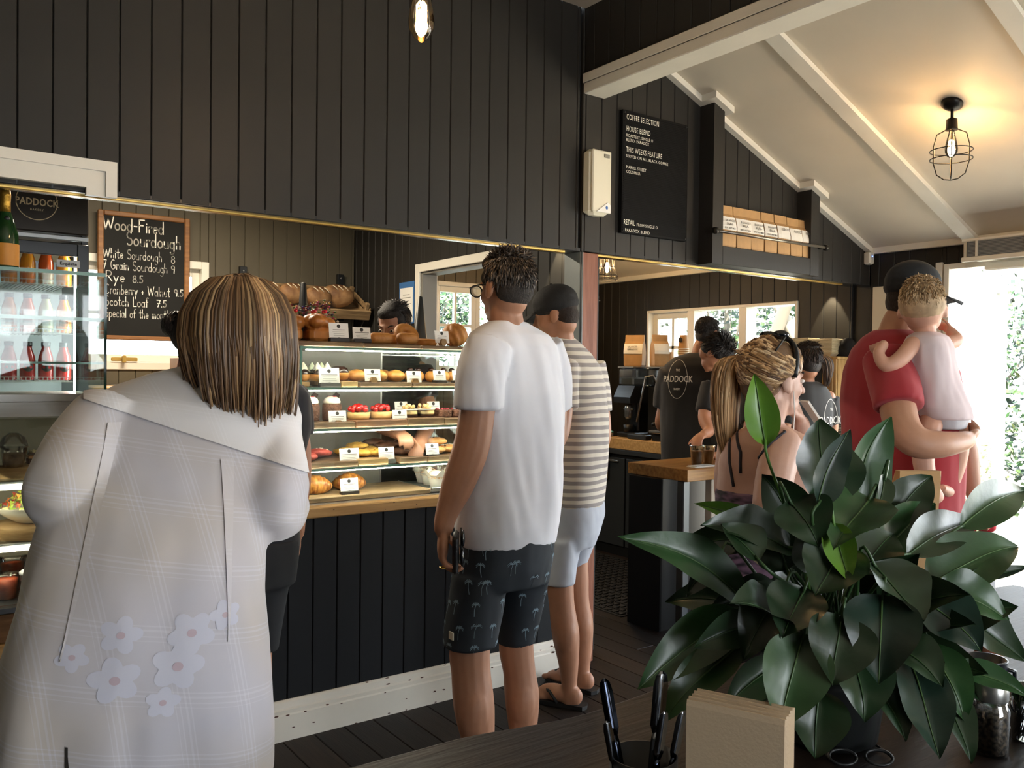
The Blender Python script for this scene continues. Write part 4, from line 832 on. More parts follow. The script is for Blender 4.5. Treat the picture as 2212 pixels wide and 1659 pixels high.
cage_pendant(4.16, 4.60, 2.105, slope(4.16), 'lit wire cage pendant seen right of the red post'); cage_pendant(4.20, 4.83, 1.97, slope(4.20), 'lower wire cage pendant mostly behind the red post', .9)
# scalloped downlights under the two lintels
def downlight(x, y, z, tx, ty, tz, lb, power, ang):
    t = thing('downlight', (x, y, z), lb, 'downlight', 'downlights under the lintels'); G().lathe([(.022, 0), (.026, .004), (.026, .02)], (x, y, z), 16).mk('can', mBLACK, t, True)
    l = bpy.data.lights.new('downlight_beam', 'SPOT'); l.energy = power; l.color = (1, .83, .55); l.spot_size = ang; l.spot_blend = .08; l.shadow_soft_size = .01
    o = bpy.data.objects.new('downlight_beam', l); COL.objects.link(o); o.parent = t; o.location = (0, 0, -.004); o.rotation_euler = Vector((tx-x, ty-y, tz-z)).to_track_quat('-Z', 'Y').to_euler()
downlight(2.80, 3.50, 2.19, 2.85, 3.50, .9, 'downlight washing the divider wall beside the red post', 12, 1.0); downlight(5.16, 3.48, 2.07, XR, 3.48, .9, 'downlight washing the wall beside the kitchen window', 14, 1.0)
# ================================================================ chilled cabinet, drinks fridge
mSTONE = M('cabinet_black_frame', '#26282a', .35)
t = thing('chilled_cabinet', (-.15, WY+.28, 0), 'chilled glass food cabinet with hutch at the left end of the counter', 'food cabinet')
HX0, HX1, HY0, HY1 = -.9, .592, WY-.002, WY+.54
box('lower_body', HX0, WY+.022, 0, HX1+.008, HY1, .639, mBLACK, t); boards(t, 'x', HX0, HX1+.008, .327, PITCH, .150, .459, WY, .02, mCHARB)
box('plinth_board', HX0, WY-.028, .46, HX1+.03, WY+.0, .545, mPINE, t, .003); box('timber_panel', HX0, WY-.012, .546, HX1+.02, WY-.0005, .640, Mwood('brown_panel', '#6b4a2c', '#8a6540', .5, 4, (1, 10, 10)), t, .003)
box('base_slab', HX0, WY+.0225, .640, HX1, HY1, .66, mDSTEEL, t); box('front_rail', HX0, WY-.02, .640, HX1, WY+.02, .662, mDSTEEL, t, .003)
for z in (.85, 1.055): box('glass_shelf', HX0, WY+.06, z, HX1-.01, HY1-.03, z+.008, mCASE, t); box('led_bar', HX0, WY+.055, z-.022, HX1-.01, WY+.085, z-.003, Memit('cabinet_led', (1, .86, .6), 9), t); box('bar_cover', HX0, WY+.05, z-.003, HX1-.01, WY+.09, z+.006, mSTEEL, t, .002)
# slightly bowed front pane
g = G(); prof = [(WY+.0, .664), (WY-.012, .80), (WY-.016, .95), (WY-.008, 1.12), (WY+.01, 1.27)]
g.rings([[(x, y, z) for y, z in prof]+[(x, y+.006, z) for y, z in reversed(prof)] for x in (HX0, HX1)]); fixn(g.mk('front_pane', mCASE, t, False))
box('end_panel', HX1-.008, WY+.022, .662, HX1, HY1, 1.27, mCASE, t); box('rear_panel', HX0, HY1-.012, .662, HX1-.01, HY1, 1.27, M('cabinet_back', '#8b8678', .4), t)
box('steel_deck', HX0, WY-.015, 1.272, HX1+.01, HY1, 1.345, mSTEEL, t, .006); box('deck_lip', HX0, WY-.022, 1.325, HX1+.015, WY-.0155, 1.352, mSTEEL, t, .002)
for z, nm in ((1.752, 'hutch_top'), (1.598, 'hutch_shelf'), (1.452, 'hutch_shelf')): box(nm, HX0, HY0+.006, z, HX1-.008, HY1, z+.010, mCASE, t); box('shelf_edge', HX0, HY0, z-.001, HX1, HY0+.005, z+.011 if z != 1.452 else z+.006, mEDGE, t)
box('hutch_end', HX1-.006, HY0+.006, 1.346, HX1, HY1, 1.751, mCASE, t); box('corner_edge', HX1-.004, HY0-.004, 1.346, HX1+.004, HY0+.005, 1.751, M('dark_glass_edge', '#20453c', .15, spec=.7), t); box('hutch_pane', HX0, HY0-.004, 1.346, HX1-.005, HY0-.001, 1.751, mCASE, t); box('hutch_edge', HX1-.006, HY1, 1.346, HX1, HY1+.005, 1.751, mEDGE, t)
# contents
mRND = Mwood('log_slice', '#8d6d48', '#b3946a', .6, 8, (1, 1, 6), .2)
def wround(x, y, z, r, h, lb):
    o = G().lathe([(r, 0), (r*1.01, h*.5), (r, h), (.001, h)], (x, y, z), 26).mk('timber_round', mRND, None, True, base=(x, y, z)); return tag(o, lb, 'serving board', 'round timber boards in the chilled cabinet')
wround(.475, WY+.28, 1.064, .105, .03, 'round timber board under the nut slices on the upper shelf'); wround(.34, WY+.16, 1.064, .07, .035, 'round timber board under the domed dessert cup'); wround(.40, WY+.17, .859, .125, .045, 'thick log slice under the salad bowl')
def nutslice(x, y, z, lb):
    t = thing('nut_slice', (x, y, z), lb, 'cake slice', 'nut slices in the chilled cabinet')
    G().box(x-.05, y-.03, z, x+.05, y+.03, z+.022, .003).mk('cake', mCRUMB, t); G().box(x-.05, y-.03, z+.0222, x+.05, y+.03, z+.034, .003).mk('caramel', M('caramel_layer', '#a87a4a', .4), t); G().box(x-.051, y-.031, z+.0342, x+.051, y+.031, z+.044, .004).mk('chocolate_top', mCHOC, t); g = G(); random.seed(int(x*500))
    for k in range(40): g.ell((x+random.uniform(-.045, .045), y+random.uniform(-.026, .026), z+.047), (.005, .004, .004), 6, 4)
    g.mk('chopped_nuts', M('chopped_nut', '#d9c596', .6), t, True)['kind'] = 'stuff'
nutslice(.435, WY+.24, 1.095, 'nut topped chocolate slice on the upper shelf, left one'); nutslice(.545, WY+.26, 1.095, 'nut topped chocolate slice on the upper shelf, right one')
t = thing('dessert_cup', (.335, WY+.13, 1.10), 'clear cup of chocolate dessert with domed lid in the chilled cabinet', 'dessert cup'); c = (.335, WY+.15, 1.10)
G().lathe([(.03, 0), (.038, .045)], c, 22, None, True, True).mk('dessert', M('mousse', '#6b4632', .6, col2='#e0c9a8', vscale=18), t, True); G().lathe([(.031, 0), (.042, .065), (.047, .067), (.044, .075), (.036, .10), (.018, .112), (.016, .115)], c, 22, None, True, True).mk('clear_cup', Mpane('clear_plastic', (.97, .97, .96), .2, .06), t, True)
t = thing('salad_bowl', (.40, WY+.17, .905), 'white bowl of leafy salad on a log slice in the chilled cabinet', 'salad bowl'); c = (.40, WY+.17, .905)
G().lathe([(.05, 0), (.06, .004), (.10, .03), (.125, .058), (.121, .058), (.09, .03), (.02, .012)], c, 34).mk('bowl', M('white_china', '#ece6d8', .2), t, True); g = G(); random.seed(6)
for k in range(230):
    a = random.uniform(0, 6.28); r = .1*math.sqrt(random.random()); p = Vector((c[0]+r*math.cos(a), c[1]+r*math.sin(a), c[2]+.05+.065*(1-(r/.1)**2)*random.uniform(.5, 1))); d = Vector((random.uniform(-1, 1), random.uniform(-1, 1), random.uniform(-.2, .9))).normalized(); e = d.orthogonal().normalized(); s = random.uniform(.010, .024)
    g.add([p-e*s*.5, p+d*s*.6-e*s*.2, p+d*s*1.2, p+d*s*.6+e*s*.45], [(0, 1, 2, 3)], random.choice([lin('#6f8f2c'), lin('#93ab3f'), lin('#b9c262'), lin('#b5622f'), lin('#d89a4a'), lin('#8a3324'), lin('#e3c981')]))
g.mk('salad', Mattr('salad_leaves', .45), t)['kind'] = 'stuff'
k = 0; random.seed(12)
for r_ in range(2):
    for c_ in range(3):
        x, y, z = .31+.095*c_+.03*r_, WY+.12+.11*r_, .662; t = thing('salad_tub', (x, y, z), 'clear tub of red salad, %s from left in the %s row at the cabinet bottom' % (ORD[c_], ['front', 'rear'][r_]), 'food tub', 'clear food tubs'); h = .075+.035*r_
        G().lathe([(.033, .0), (.039, h*.85), (.002, h*.9)], (x, y, z), 20).mk('contents', M('tub_food_%d' % (k % 3), ['#9c3a24', '#b4623a', '#7d8a35'][k % 3], .5, col2=['#d06a44', '#d99a5a', '#c7b45a'][k % 3], vscale=30), t, True); G().lathe([(.034, 0), (.042, h), (.046, h+.002), (.045, h+.009), (.038, h+.010)], (x, y, z), 20).mk('clear_tub', Mpane('clear_plastic'), t, True); k += 1
t = thing('snack_cup', (.375, WY+.052, .664), 'dark printed paper cup with pale lid at the cabinet front', 'cup'); c = (.378, WY+.055, .663)
G().lathe([(.024, 0), (.033, .085)], c, 20).mk('cup', M('dark_red_cup', '#3a1f20', .4), t, True); G().lathe([(.036, .085), (.037, .093), (.030, .098)], c, 20).mk('lid', M('pale_lid', '#b9bcc4', .4), t, True)
o = fixn(G().poly([(.405, .664), (.455, .664), (.475, .755), (.425, .765)], WY+.04, WY+.043, 'y').mk('price_card', M('kraft_card', '#b59a70', .7), None, base=(.43, WY+.04, .664))); tag(o, 'tan paper card leaning beside the dark snack cup', 'price card')
# champagne bottle on the hutch
t = thing('champagne_bottle', (.315, WY+.2, 1.763), 'green champagne bottle with orange label standing on the glass hutch', 'bottle'); c = (.312, WY+.2, 1.7635)
G().lathe([(.036, 0), (.042, .006), (.043, .10), (.041, .13), (.030, .17), (.018, .205), (.0155, .235)], c, 26).mk('glass', M('green_bottle', '#1d3a1c', .08, spec=.7), t, True); G().lathe([(.0435, .02), (.0438, .095)], c, 26, None, False, False).mk('label', M('orange_label', '#cf8a2e', .5), t, True); G().lathe([(.0185, .195), (.0175, .24), (.019, .262), (.017, .278), (.004, .281)], c, 20).mk('foil', M('gold_foil', '#b58a35', .35, metal=.8, bump=.3, bscale=90), t, True); G().lathe([(.0305, .160), (.0205, .196)], c, 24, None, False, False).mk('neck_label', M('orange_label', '#cf8a2e'), t, True)
G().ell((c[0]+.004, c[1]-.0265, c[2]+.18), (.009, .003, .008), 10, 6).mk('neck_seal', mBLACK, t, True)
# upright drinks fridge
FX0, FX1, FY = -.05, .775, 4.62
t = thing('drinks_fridge', (.36, 4.95, 0), 'tall black glass door drinks fridge with round logo on its header', 'fridge'); mFB = M('fridge_black', '#1a1b1c', .3)
box('cabinet_side', FX1-.03, FY, 0, FX1, FY+.62, 2.34, mFB, t, .004); box('cabinet_side', FX0, FY, 0, FX0+.03, FY+.62, 2.34, mFB, t, .004); box('cabinet_back', FX0+.03, FY+.58, .1, FX1-.03, FY+.62, 2.0, M('fridge_liner', '#c9cfd0', .4), t); box('kick', FX0+.03, FY+.02, 0, FX1-.03, FY+.6, .1, mFB, t); box('cabinet_top', FX0+.03, FY+.005, 2.08, FX1-.03, FY+.62, 2.34, mFB, t)
G().box(FX0, FY-.025, 2.075, FX1, FY-.0005, 2.345, .006).mk('header_panel', M('header_bronze', '#5d544a', .3, metal=.6, col2='#2a2826', vscale=1.6), t)
box('chrome_strip', FX0, FY-.02, 2.045, FX1, FY-.0005, 2.068, mSTEEL, t, .003); box('inner_light', FX1-.05, FY+.05, .2, FX1-.035, FY+.07, 2.0, Memit('fridge_led', (.93, 1, .98), 22), t)
for a, b, z0, z1 in ((FX0, FX0+.05, .1, 2.03), (FX1-.05, FX1, .1, 2.03)): box('door_frame', a, FY-.03, z0, b, FY-.001, z1, mFB, t, .003)
for z0, z1 in ((.1, .16), (1.97, 2.03)): box('door_frame', FX0+.05, FY-.03, z0, FX1-.05, FY-.001, z1, mFB, t, .003)
box('door_pane', FX0+.05, FY-.018, .16, FX1-.05, FY-.012, 1.97, mCASE, t)
lg = (.552, FY-.0262, 2.215); R = .088
for nm, r0, r1 in (('logo_ring', R, R-.0035),):
    n = 40; vs_ = [(lg[0]+r_*math.cos(2*PI*i/n), lg[1], lg[2]+r_*math.sin(2*PI*i/n)) for r_ in (r0, r1) for i in range(n)]; mk(nm, vs_, [(i, (i+1) % n, n+(i+1) % n, n+i) for i in range(n)], M('logo_gold', '#d8c49a', .4), t)
vs_, f_ = text_geo('PADDOCK', .046, 'CENTER', .0012, .78, 1.05); mk('logo_lettering', put(vs_, (lg[0], lg[1], lg[2]-.018), (1, 0, 0), (0, 0, 1)), f_, M('logo_gold', '#d8c49a'), t)
vs_, f_ = text_geo('BAKERY', .014, 'CENTER', .0, 1, 1.2); mk('logo_small_lettering', put(vs_, (lg[0], lg[1], lg[2]-.043), (1, 0, 0), (0, 0, 1)), f_, M('logo_gold', '#d8c49a'), t)
box('brand_sticker', .635, FY-.0315, 1.915, .735, FY-.0302, 1.95, mPAPER, t); vs_, f_ = text_geo('Esquisite', .021, 'CENTER', .0006); mk('sticker_lettering', put(vs_, (.685, FY-.032, 1.926), (1, 0, 0), (0, 0, 1)), f_, mINK, t)
mWIRE = M('white_wire', '#e6e8e6', .4)
FSH = (1.375, 1.607, 1.842)
for z in FSH:
    G().box(FX0+.055, FY+.03, z-.012, FX1-.06, FY+.036, z-.008).mk('shelf_rail', mWIRE, t); G().box(FX0+.055, FY+.03, z+.010, FX1-.06, FY+.036, z+.014).mk('shelf_rail', mWIRE, t); g = G(); x = FX0+.06
    while x < FX1-.065: g.box(x, FY+.031, z-.008, x+.003, FY+.035, z+.010); g.box(x, FY+.036, z-.006, x+.003, FY+.52, z-.003); x += .018
    g.mk('shelf_wires', mWIRE, t)['kind'] = 'stuff'
def bottle_proto(col, lid, lb, grp, loc, dot):
    t = thing('juice_bottle', (0, 0, 0), lb, 'bottle', grp)
    G().lathe([(.030, 0), (.034, .004), (.034, .095), (.031, .115), (.019, .150), (.018, .165)], (0, 0, 0), 20).mk('bottle', M('juice_'+col.strip('#'), col, .12, spec=.6, sss=.2), t, True); G().lathe([(.0205, .162), (.0205, .182), (.018, .184)], (0, 0, 0), 18).mk('cap', lid, t, True)
    if dot: mk('label', [(.022*math.cos(2*PI*i/16)*1.0, -math.sqrt(max(0, .0348**2-(.022*math.cos(2*PI*i/16))**2)), .062+.022*math.sin(2*PI*i/16)) for i in range(16)]+[(0, -.0352, .062)], [(i, (i+1) % 16, 16) for i in range(16)], M('black_label', '#1b2420', .5), t)
    t.location = loc; return t
blk = M('black_cap', '#1a1a1a', .4); wht = M('white_cap', '#d8d8d0', .4)
for r_, (z, cols) in enumerate(((FSH[0], ['#a3231d']), (FSH[1], ['#cf6a1e', '#b9b58a', '#cc4a1c']), (FSH[2], ['#d8861f', '#c9511c', '#d8861f']))):
    for i in range(8):
        x = .685-.078*i; c = cols[i % len(cols)]
        bottle_proto(c, blk, '%s juice bottle, %s from the right on the %s fridge shelf' % ({'#a3231d': 'red', '#cf6a1e': 'orange', '#b9b58a': 'pale yellow', '#cc4a1c': 'deep orange', '#d8861f': 'amber', '#c9511c': 'blood orange'}[c], ORD[i], ['lower', 'middle', 'upper'][r_]), 'juice bottles in the drinks fridge', (x, FY+.10, z-.002), r_ == 0)
t = thing('bakery_batten_light', (1.3, 4.7, 2.70), 'white batten light under the bakery ceiling', 'ceiling lamp')
box('housing', .7, 4.66, 2.70, 1.9, 4.74, 2.748, mAC, t, .005); l = bpy.data.lights.new('batten_tube', 'AREA'); l.shape = 'RECTANGLE'; l.size = 1.1; l.size_y = .07; l.energy = 45; l.color = (1, .86, .66); o = bpy.data.objects.new('batten_tube', l); COL.objects.link(o); o.parent = t; o.location = (0, 0, -.004)
# ================================================================ kitchen side
t = thing('kitchen_bench', (4.9, 4.9, 0), 'dark kitchen bench with timber edge under the coffee machine', 'bench')
KX = 4.60; box('carcass', KX+.03, 4.28, 0, XR-.002, 5.97, .80, mFB, t); box('steel_top', KX+.002, 4.28, .80, XR-.002, 5.97, .838, mDSTEEL, t, .003); box('timber_box', KX, 4.29, .84, XR-.002, 5.1, .925, mPINE, t, .004)
for k, y in enumerate((4.32, 4.87, 5.42)): box('door', KX+.012, y, .08, KX+.029, y+.53, .77, M('bench_door', '#3c4043', .3, metal=.4), t, .003); box('handle', KX-.004, y+.06, .735, KX+.0115, y+.47, .752, mSTEEL, t, .003)
# grinder
t = thing('coffee_grinder', (4.78, 4.92, .926), 'black coffee grinder with clear hopper and lit display', 'coffee grinder'); gx, gy = 4.80, 4.97
G().box(gx-.09, gy-.10, .926, gx+.12, gy+.10, .965, .01).mk('base', mFB, t); G().box(gx+.0, gy-.055, .966, gx+.12, gy+.055, 1.25, .012).mk('column', mFB, t)
fixn(G().poly([(gx-.13, 1.20), (gx-.13, 1.245), (gx-.08, 1.335), (gx+.12, 1.335), (gx+.12, 1.20)], gy-.095, gy+.095, 'y').mk('head', mFB, t))
o = box('display', -.001, -.035, -.014, .001, .035, .014, Memit('grinder_display', (.25, .45, 1), 2.0), t); o.location = Vector((gx-.107, gy, 1.29))-offset(t); o.rotation_euler = (0, .52, 0)
G().lathe([(.02, 0), (.03, .02), (.032, .09), (.026, .12)], (gx-.055, gy, 1.07), 18).mk('dosing_chute', mSTEEL, t, True); G().tube([(gx-.055, gy-.05, 1.15), (gx-.055, gy+.05, 1.15)], .008, 8).mk('fork', mSTEEL, t, True); G().lathe([(.035, 0), (.04, .06)], (gx-.055, gy, .967), 18).mk('grounds_cup', mBLACK, t, True)
G().box(gx-.09, gy-.085, 1.336, gx+.09, gy+.085, 1.475, .012).mk('hopper', Mpane('hopper_plastic', (.80, .81, .80), .25, .08), t); G().box(gx-.08, gy-.075, 1.338, gx+.08, gy+.075, 1.40, .01).mk('hopper_shade', M('hopper_frost', '#a9a9a4', .5), t); box('hopper_lid', gx-.095, gy-.09, 1.4755, gx+.095, gy+.09, 1.488, M('smoke_lid', '#6d6a63', .3), t, .003)
t = thing('second_grinder', (4.80, 4.73, .926), 'second grinder with bright hopper beside the window', 'coffee grinder'); gx, gy = 4.88, 4.76
G().box(gx-.07, gy-.07, .926, gx+.07, gy+.07, 1.335, .012).mk('body', mFB, t); G().box(gx-.08, gy-.08, 1.336, gx+.08, gy+.08, 1.475, .012).mk('hopper', Mpane('hopper_plastic'), t); box('hopper_lid', gx-.085, gy-.085, 1.4755, gx+.085, gy+.085, 1.488, M('smoke_lid', '#6d6a63'), t, .003)
coffee_bag(4.80, 4.965, 1.4885, .155, .10, .25, 'large kraft coffee bag standing on the nearer grinder', 'coffee bags on the grinders', math.radians(-62), [('BALANCED', .016), ('PARADOX', .018)]); coffee_bag(4.88, 4.77, 1.4885, .13, .09, .25, 'kraft coffee bag seen edge-on standing on the second grinder', 'coffee bags on the grinders', math.radians(-20))
# espresso machine
t = thing('espresso_machine', (4.9, 4.35, .926), 'black and steel espresso machine on the kitchen bench', 'espresso machine')
G().box(4.78, 4.30, 1.10, 5.18, 4.62, 1.40, .02).mk('body', mFB, t); box('drip_tray', 4.64, 4.30, .985, 5.15, 4.64, 1.005, mSTEEL, t, .004); box('tray_base', 4.68, 4.31, .926, 5.14, 4.64, .9845, mFB, t); box('front_drawer', 4.625, 4.66, .927, 4.70, 4.86, .965, mDSTEEL, t, .006); box('cup_rail', 4.78, 4.30, 1.401, 5.18, 4.62, 1.42, mSTEEL, t, .004); box('back_plate', 5.0, 4.32, 1.0055, 5.12, 4.6, 1.099, mFB, t)
for y in (4.38, 4.54): G().lathe([(.035, 0), (.038, .05), (.03, .07)], (4.76, y, 1.05), 18).mk('group_head', mSTEEL, t, True); G().tube([(4.74, y, 1.065), (4.60, y+.02, 1.055)], [.012, .015], 8).mk('portafilter_handle', mBLACK, t, True)
G().tube([(4.75, 4.62, 1.30), (4.70, 4.66, 1.42), (4.66, 4.70, 1.41), (4.66, 4.74, 1.25), (4.67, 4.80, 1.06)], .007, 8).mk('steam_wand', mSTEEL, t, True)
def nth(n):
    return ORD[n] if n < 12 else ['thirteenth', 'fourteenth', 'fifteenth', 'sixteenth', 'seventeenth', 'eighteenth', 'nineteenth', 'twentieth', 'twenty-first', 'twenty-second', 'twenty-third', 'twenty-fourth', 'twenty-fifth', 'twenty-sixth', 'twenty-seventh'][n-12]
def cup_stack(x, y, z, n, r, h, step, mat, label, grp, rim=None, tilt=None):
    for k in range(n):
        if k == 0:
            t = thing('paper_cup', (0, 0, 0), label, 'paper cup', grp); G().lathe([(r*.70, 0), (r, h), (r*1.04, h+.001), (r*1.04, h+.006), (r*.97, h+.006), (r*.67, .004)] if not tilt else [(r*.97, 0), (r*1.04, 0), (r*1.04, .006), (r, .006), (r*.70, h), (.002, h)], (0, 0, 0), 20).mk('cup', mat, t, True)
            if rim: G().lathe([(r*1.045, h+.0005), (r*1.055, h+.002), (r*1.045, h+.0042)] if not tilt else [(r*1.045, -.001), (r*1.055, .003), (r*1.045, .007)], (0, 0, 0), 20, None, False, False).mk('rim', rim, t, True)
            t.location = (x, y, z); p = t; t['label'] = label+', first from the bottom'
        else: c = copy_tree(p); c.location = (x, y, z+step*k); c['label'] = label+', %s from the bottom' % nth(k)
mKC = M('kraft_cup', '#b58a5a', .6); mWC = M('white_cup', '#d9d0bf', .5)
cup_stack(5.02, 4.80, 1.4895 if False else 1.12, 22, .042, .11, .018, mKC, 'kraft paper cup in the left upside-down stack by the window', 'left stack of kraft cups', M('cup_rim', '#d9cdb8', .5), True); cup_stack(5.03, 4.66, 1.42, 14, .042, .11, .016, mKC, 'kraft paper cup in the right upside-down stack by the window', 'right stack of kraft cups', M('cup_rim', '#d9cdb8'), True)
o = fixn(G().lathe([(.02, 0), (.0205, .001)], (0, 0, 0), 16).xf(Matrix.Translation((4.988, 4.655, 1.70)) @ Matrix.Rotation(-PI/2, 4, 'Y')).mk('cup_sticker', mINK, None, base=(4.988, 4.655, 1.70))); tag(o, 'round black sticker on the top kraft cup by the window', 'sticker')
t = thing('milk_tub', (4.66, 5.12, .84), 'white printed tub with green lid at the bench end', 'tub'); G().lathe([(.045, 0), (.052, .11), (.054, .112)], (4.70, 5.17, .8385), 20).mk('tub', M('tub_white', '#e2ddd0', .4), t, True); G().lathe([(.055, .112), (.055, .122), (.02, .14)], (4.70, 5.17, .8385), 20).mk('lid', M('green_lid', '#3f8f77', .4), t, True); G().box(4.648, 5.15, .88, 4.654, 5.19, .92).mk('red_label', M('red_label', '#b5352c', .5), t)
t = thing('hessian_cloth', (4.6, 5.2, .84), 'pale hessian cloth hanging over the bench end', 'cloth'); g = G(); mHS = M('hessian', '#a59a80', .9, bump=.6, bscale=300); fold_ = lambda y, z: .012*math.sin(y*38)*(1 if z < .83 else .2)
rs = [[(xx+fold_(5.03+.05*j, zz), 5.03+.05*j, zz) for j in range(9)] for xx, zz in ((4.90, .847), (4.66, .848), (4.595, .846), (4.578, .83), (4.572, .72), (4.578, .60), (4.582, .60), (4.578, .72), (4.585, .825), (4.60, .841), (4.90, .8405))]; g.rings(rs, False, False, None, False); g.mk('cloth', mHS, t, True)
# pass counter
t = thing('pass_counter', (4.2, 3.45, 0), 'black pass counter with thick timber top and steel posts', 'counter')
G().box(3.495, 3.195, .852, XR-.003, 3.66, .918, .003).mk('timber_top', Mwood('pass_top', '#8a5f30', '#b08448', .35, 4, (1, 12, 12), .1), t); box('front_panel', 3.47, 3.36, .0, XR-.003, 3.60, .851, mFB, t)
box('end_panel', 3.455, 3.35, .0, 3.4695, 3.605, .851, mCHARB, t)
G().box(3.50, 3.225, 0, 3.55, 3.275, .851, .004).mk('steel_post', mDSTEEL, t); G().box(3.722, 3.222, 0, 3.80, 3.27, .851, .004).mk('whitewashed_post', M('whitewash', '#b9b1a2', .7, var=.1), t)
t = thing('rubber_mat', (3.95, 4.4, 0), 'black perforated rubber mat on the kitchen floor', 'mat'); box('sheet', 3.475, 3.68, .0008, 4.55, 5.6, .006, M('rubber', '#111112', .7), t); g = G()
for i in range(18):
    for j in range(32): x = 3.49+.058*i; y = 3.70+.058*j; g.box(x, y, .006, x+.044, y+.008, .013); g.box(x, y+.018, .006, x+.008, y+.05, .013)
g.mk('rubber_ribs', M('rubber_rib', '#1d1d1e', .6), t)['kind'] = 'stuff'
def iced(x, y, z, lb, s=1.0):
    t = thing('iced_coffee', (x, y, z), lb, 'iced coffee', 'iced coffees on the pass counter'); G().lathe([(.028*s, .002), (.036*s, .075*s), (.034*s, .078*s)], (x, y, z), 20).mk('drink', M('milky_coffee', '#8a6244', .3, col2='#d9c6ae', vscale=16, vstretch=(1, 1, .5)), t, True); G().lathe([(.029*s, 0), (.0385*s, .1*s), (.041*s, .1*s), (.041*s, .104*s)], (x, y, z), 20, None, True, False).mk('clear_cup', Mpane('clear_plastic'), t, True)
    for k in range(3): G().box(x-.02+.016*k, y-.012+.01*k, z+.076, x-.004+.016*k, y+.004+.01*k, z+.092, .003).mk('ice_cube', Mpane('ice', (.9, .92, .93), .2, .1), t)
iced(3.735, 3.345, .9185, 'iced coffee in clear cup nearest the counter corner', 1.05); iced(3.86, 3.37, .9185, 'iced coffee in clear cup held by the barista', 1.0)
t = thing('folded_cloth', (3.68, 3.27, .9185), 'folded white paper napkins on the pass counter corner', 'napkin'); G().box(3.60, 3.235, .9185, 3.76, 3.30, .922, .001).mk('lower_fold', mPAPER, t); G().box(3.62, 3.24, .9222, 3.78, 3.31, .925, .001).mk('upper_fold', M('napkin_blue', '#c9d3dd', .7), t)
# wall shelf with takeaway boxes, striped cups
t = thing('crate_shelf', (5.08, 3.45, 1.28), 'pale pine crate shelf on the wall beside the kitchen window', 'shelf'); mP2 = Mwood('crate_pine', '#a5824f', '#c6a36c', .5, 5, (6, 6, 1), .15)
box('top_board', 4.93, 3.24, 1.545, XR-.002, 3.72, 1.562, mP2, t, .003); box('bottom_board', 4.93, 3.24, 1.285, XR-.002, 3.72, 1.30, mP2, t, .003)
for y0, y1 in ((3.245, 3.295), (3.30, 3.35)): box('side_slat', 4.925, y0, 1.3005, 4.94, y1, 1.5445, mP2, t, .003)
box('end_panel', 4.945, 3.245, 1.3005, XR-.002, 3.26, 1.5445, mP2, t); box('price_block', 4.915, 3.265, 1.34, 4.9245, 3.325, 1.48, mTRAY2, t, .003)
mTK = M('sugarcane_pulp', '#d8cdae', .7)
for i, (y, n, st) in enumerate(((3.60, 13, .0085), (3.42, 12, .0085))):
    for k in range(n):
        z = 1.563+.02+st*k
        if k == 0:
            o = G().rings([[(-.06+a, -.085+b, 0), (.06-a, -.085+b, 0), (.06-a, .085-b, 0), (-.06+a, .085-b, 0)] if False else [(x*s_, yy*s_, zz) for x, yy in ((-.05, -.075), (.05, -.075), (.05, .075), (-.05, .075))] for s_, zz, a, b in ((.8, -.019, 0, 0), (1.2, .0, 0, 0), (1.25, .0025, 0, 0), (1.2, .005, 0, 0))]).mk('takeaway_box', mTK, None, False); o.location = (5.06, y, z); pr = o; tag(o, 'cream takeaway box in the %s stack on the crate shelf, first from the bottom' % ['taller rear', 'nearer'][i], 'takeaway box', '%s stack of takeaway boxes' % ['rear', 'nearer'][i])
        else: c = pr.copy(); COL.objects.link(c); c.location = (5.06, y, z); c['label'] = pr['label'].replace('first', nth(k))
cup_stack(5.06, 3.60, 1.301, 14, .05, .03, .0105, M('white_lid', '#e3dfd4', .4), 'white plastic lid in the stack inside the crate shelf', 'stack of white lids')
mSTR = M('striped_cup', '#e8e4d8', .5); mSTK = M('black_stripe', '#22211f', .5)
cup_stack(5.085, 3.275, .9185, 26, .043, .10, .0105, mSTR, 'striped cup in the tall stack on the pass counter', 'tall stack of striped cups', mSTK); cup_stack(4.86, 3.32, .9185, 18, .043, .10, .0105, mSTR, 'striped cup in the shorter stack on the pass counter', 'short stack of striped cups', mSTK)
o = vox('cloth_bundle', G().ell((5.13, 3.33, 1.60), (.06, .08, .055)).ell((5.12, 3.29, 1.64), (.05, .05, .05)).ell((5.14, 3.40, 1.645), (.045, .05, .045)), .008, M('dark_felt', '#1c1b1b', .9), None, 3, base=(5.13, 3.33, 1.563)); tag(o, 'dark cloth bundle on top of the crate shelf', 'cloth')
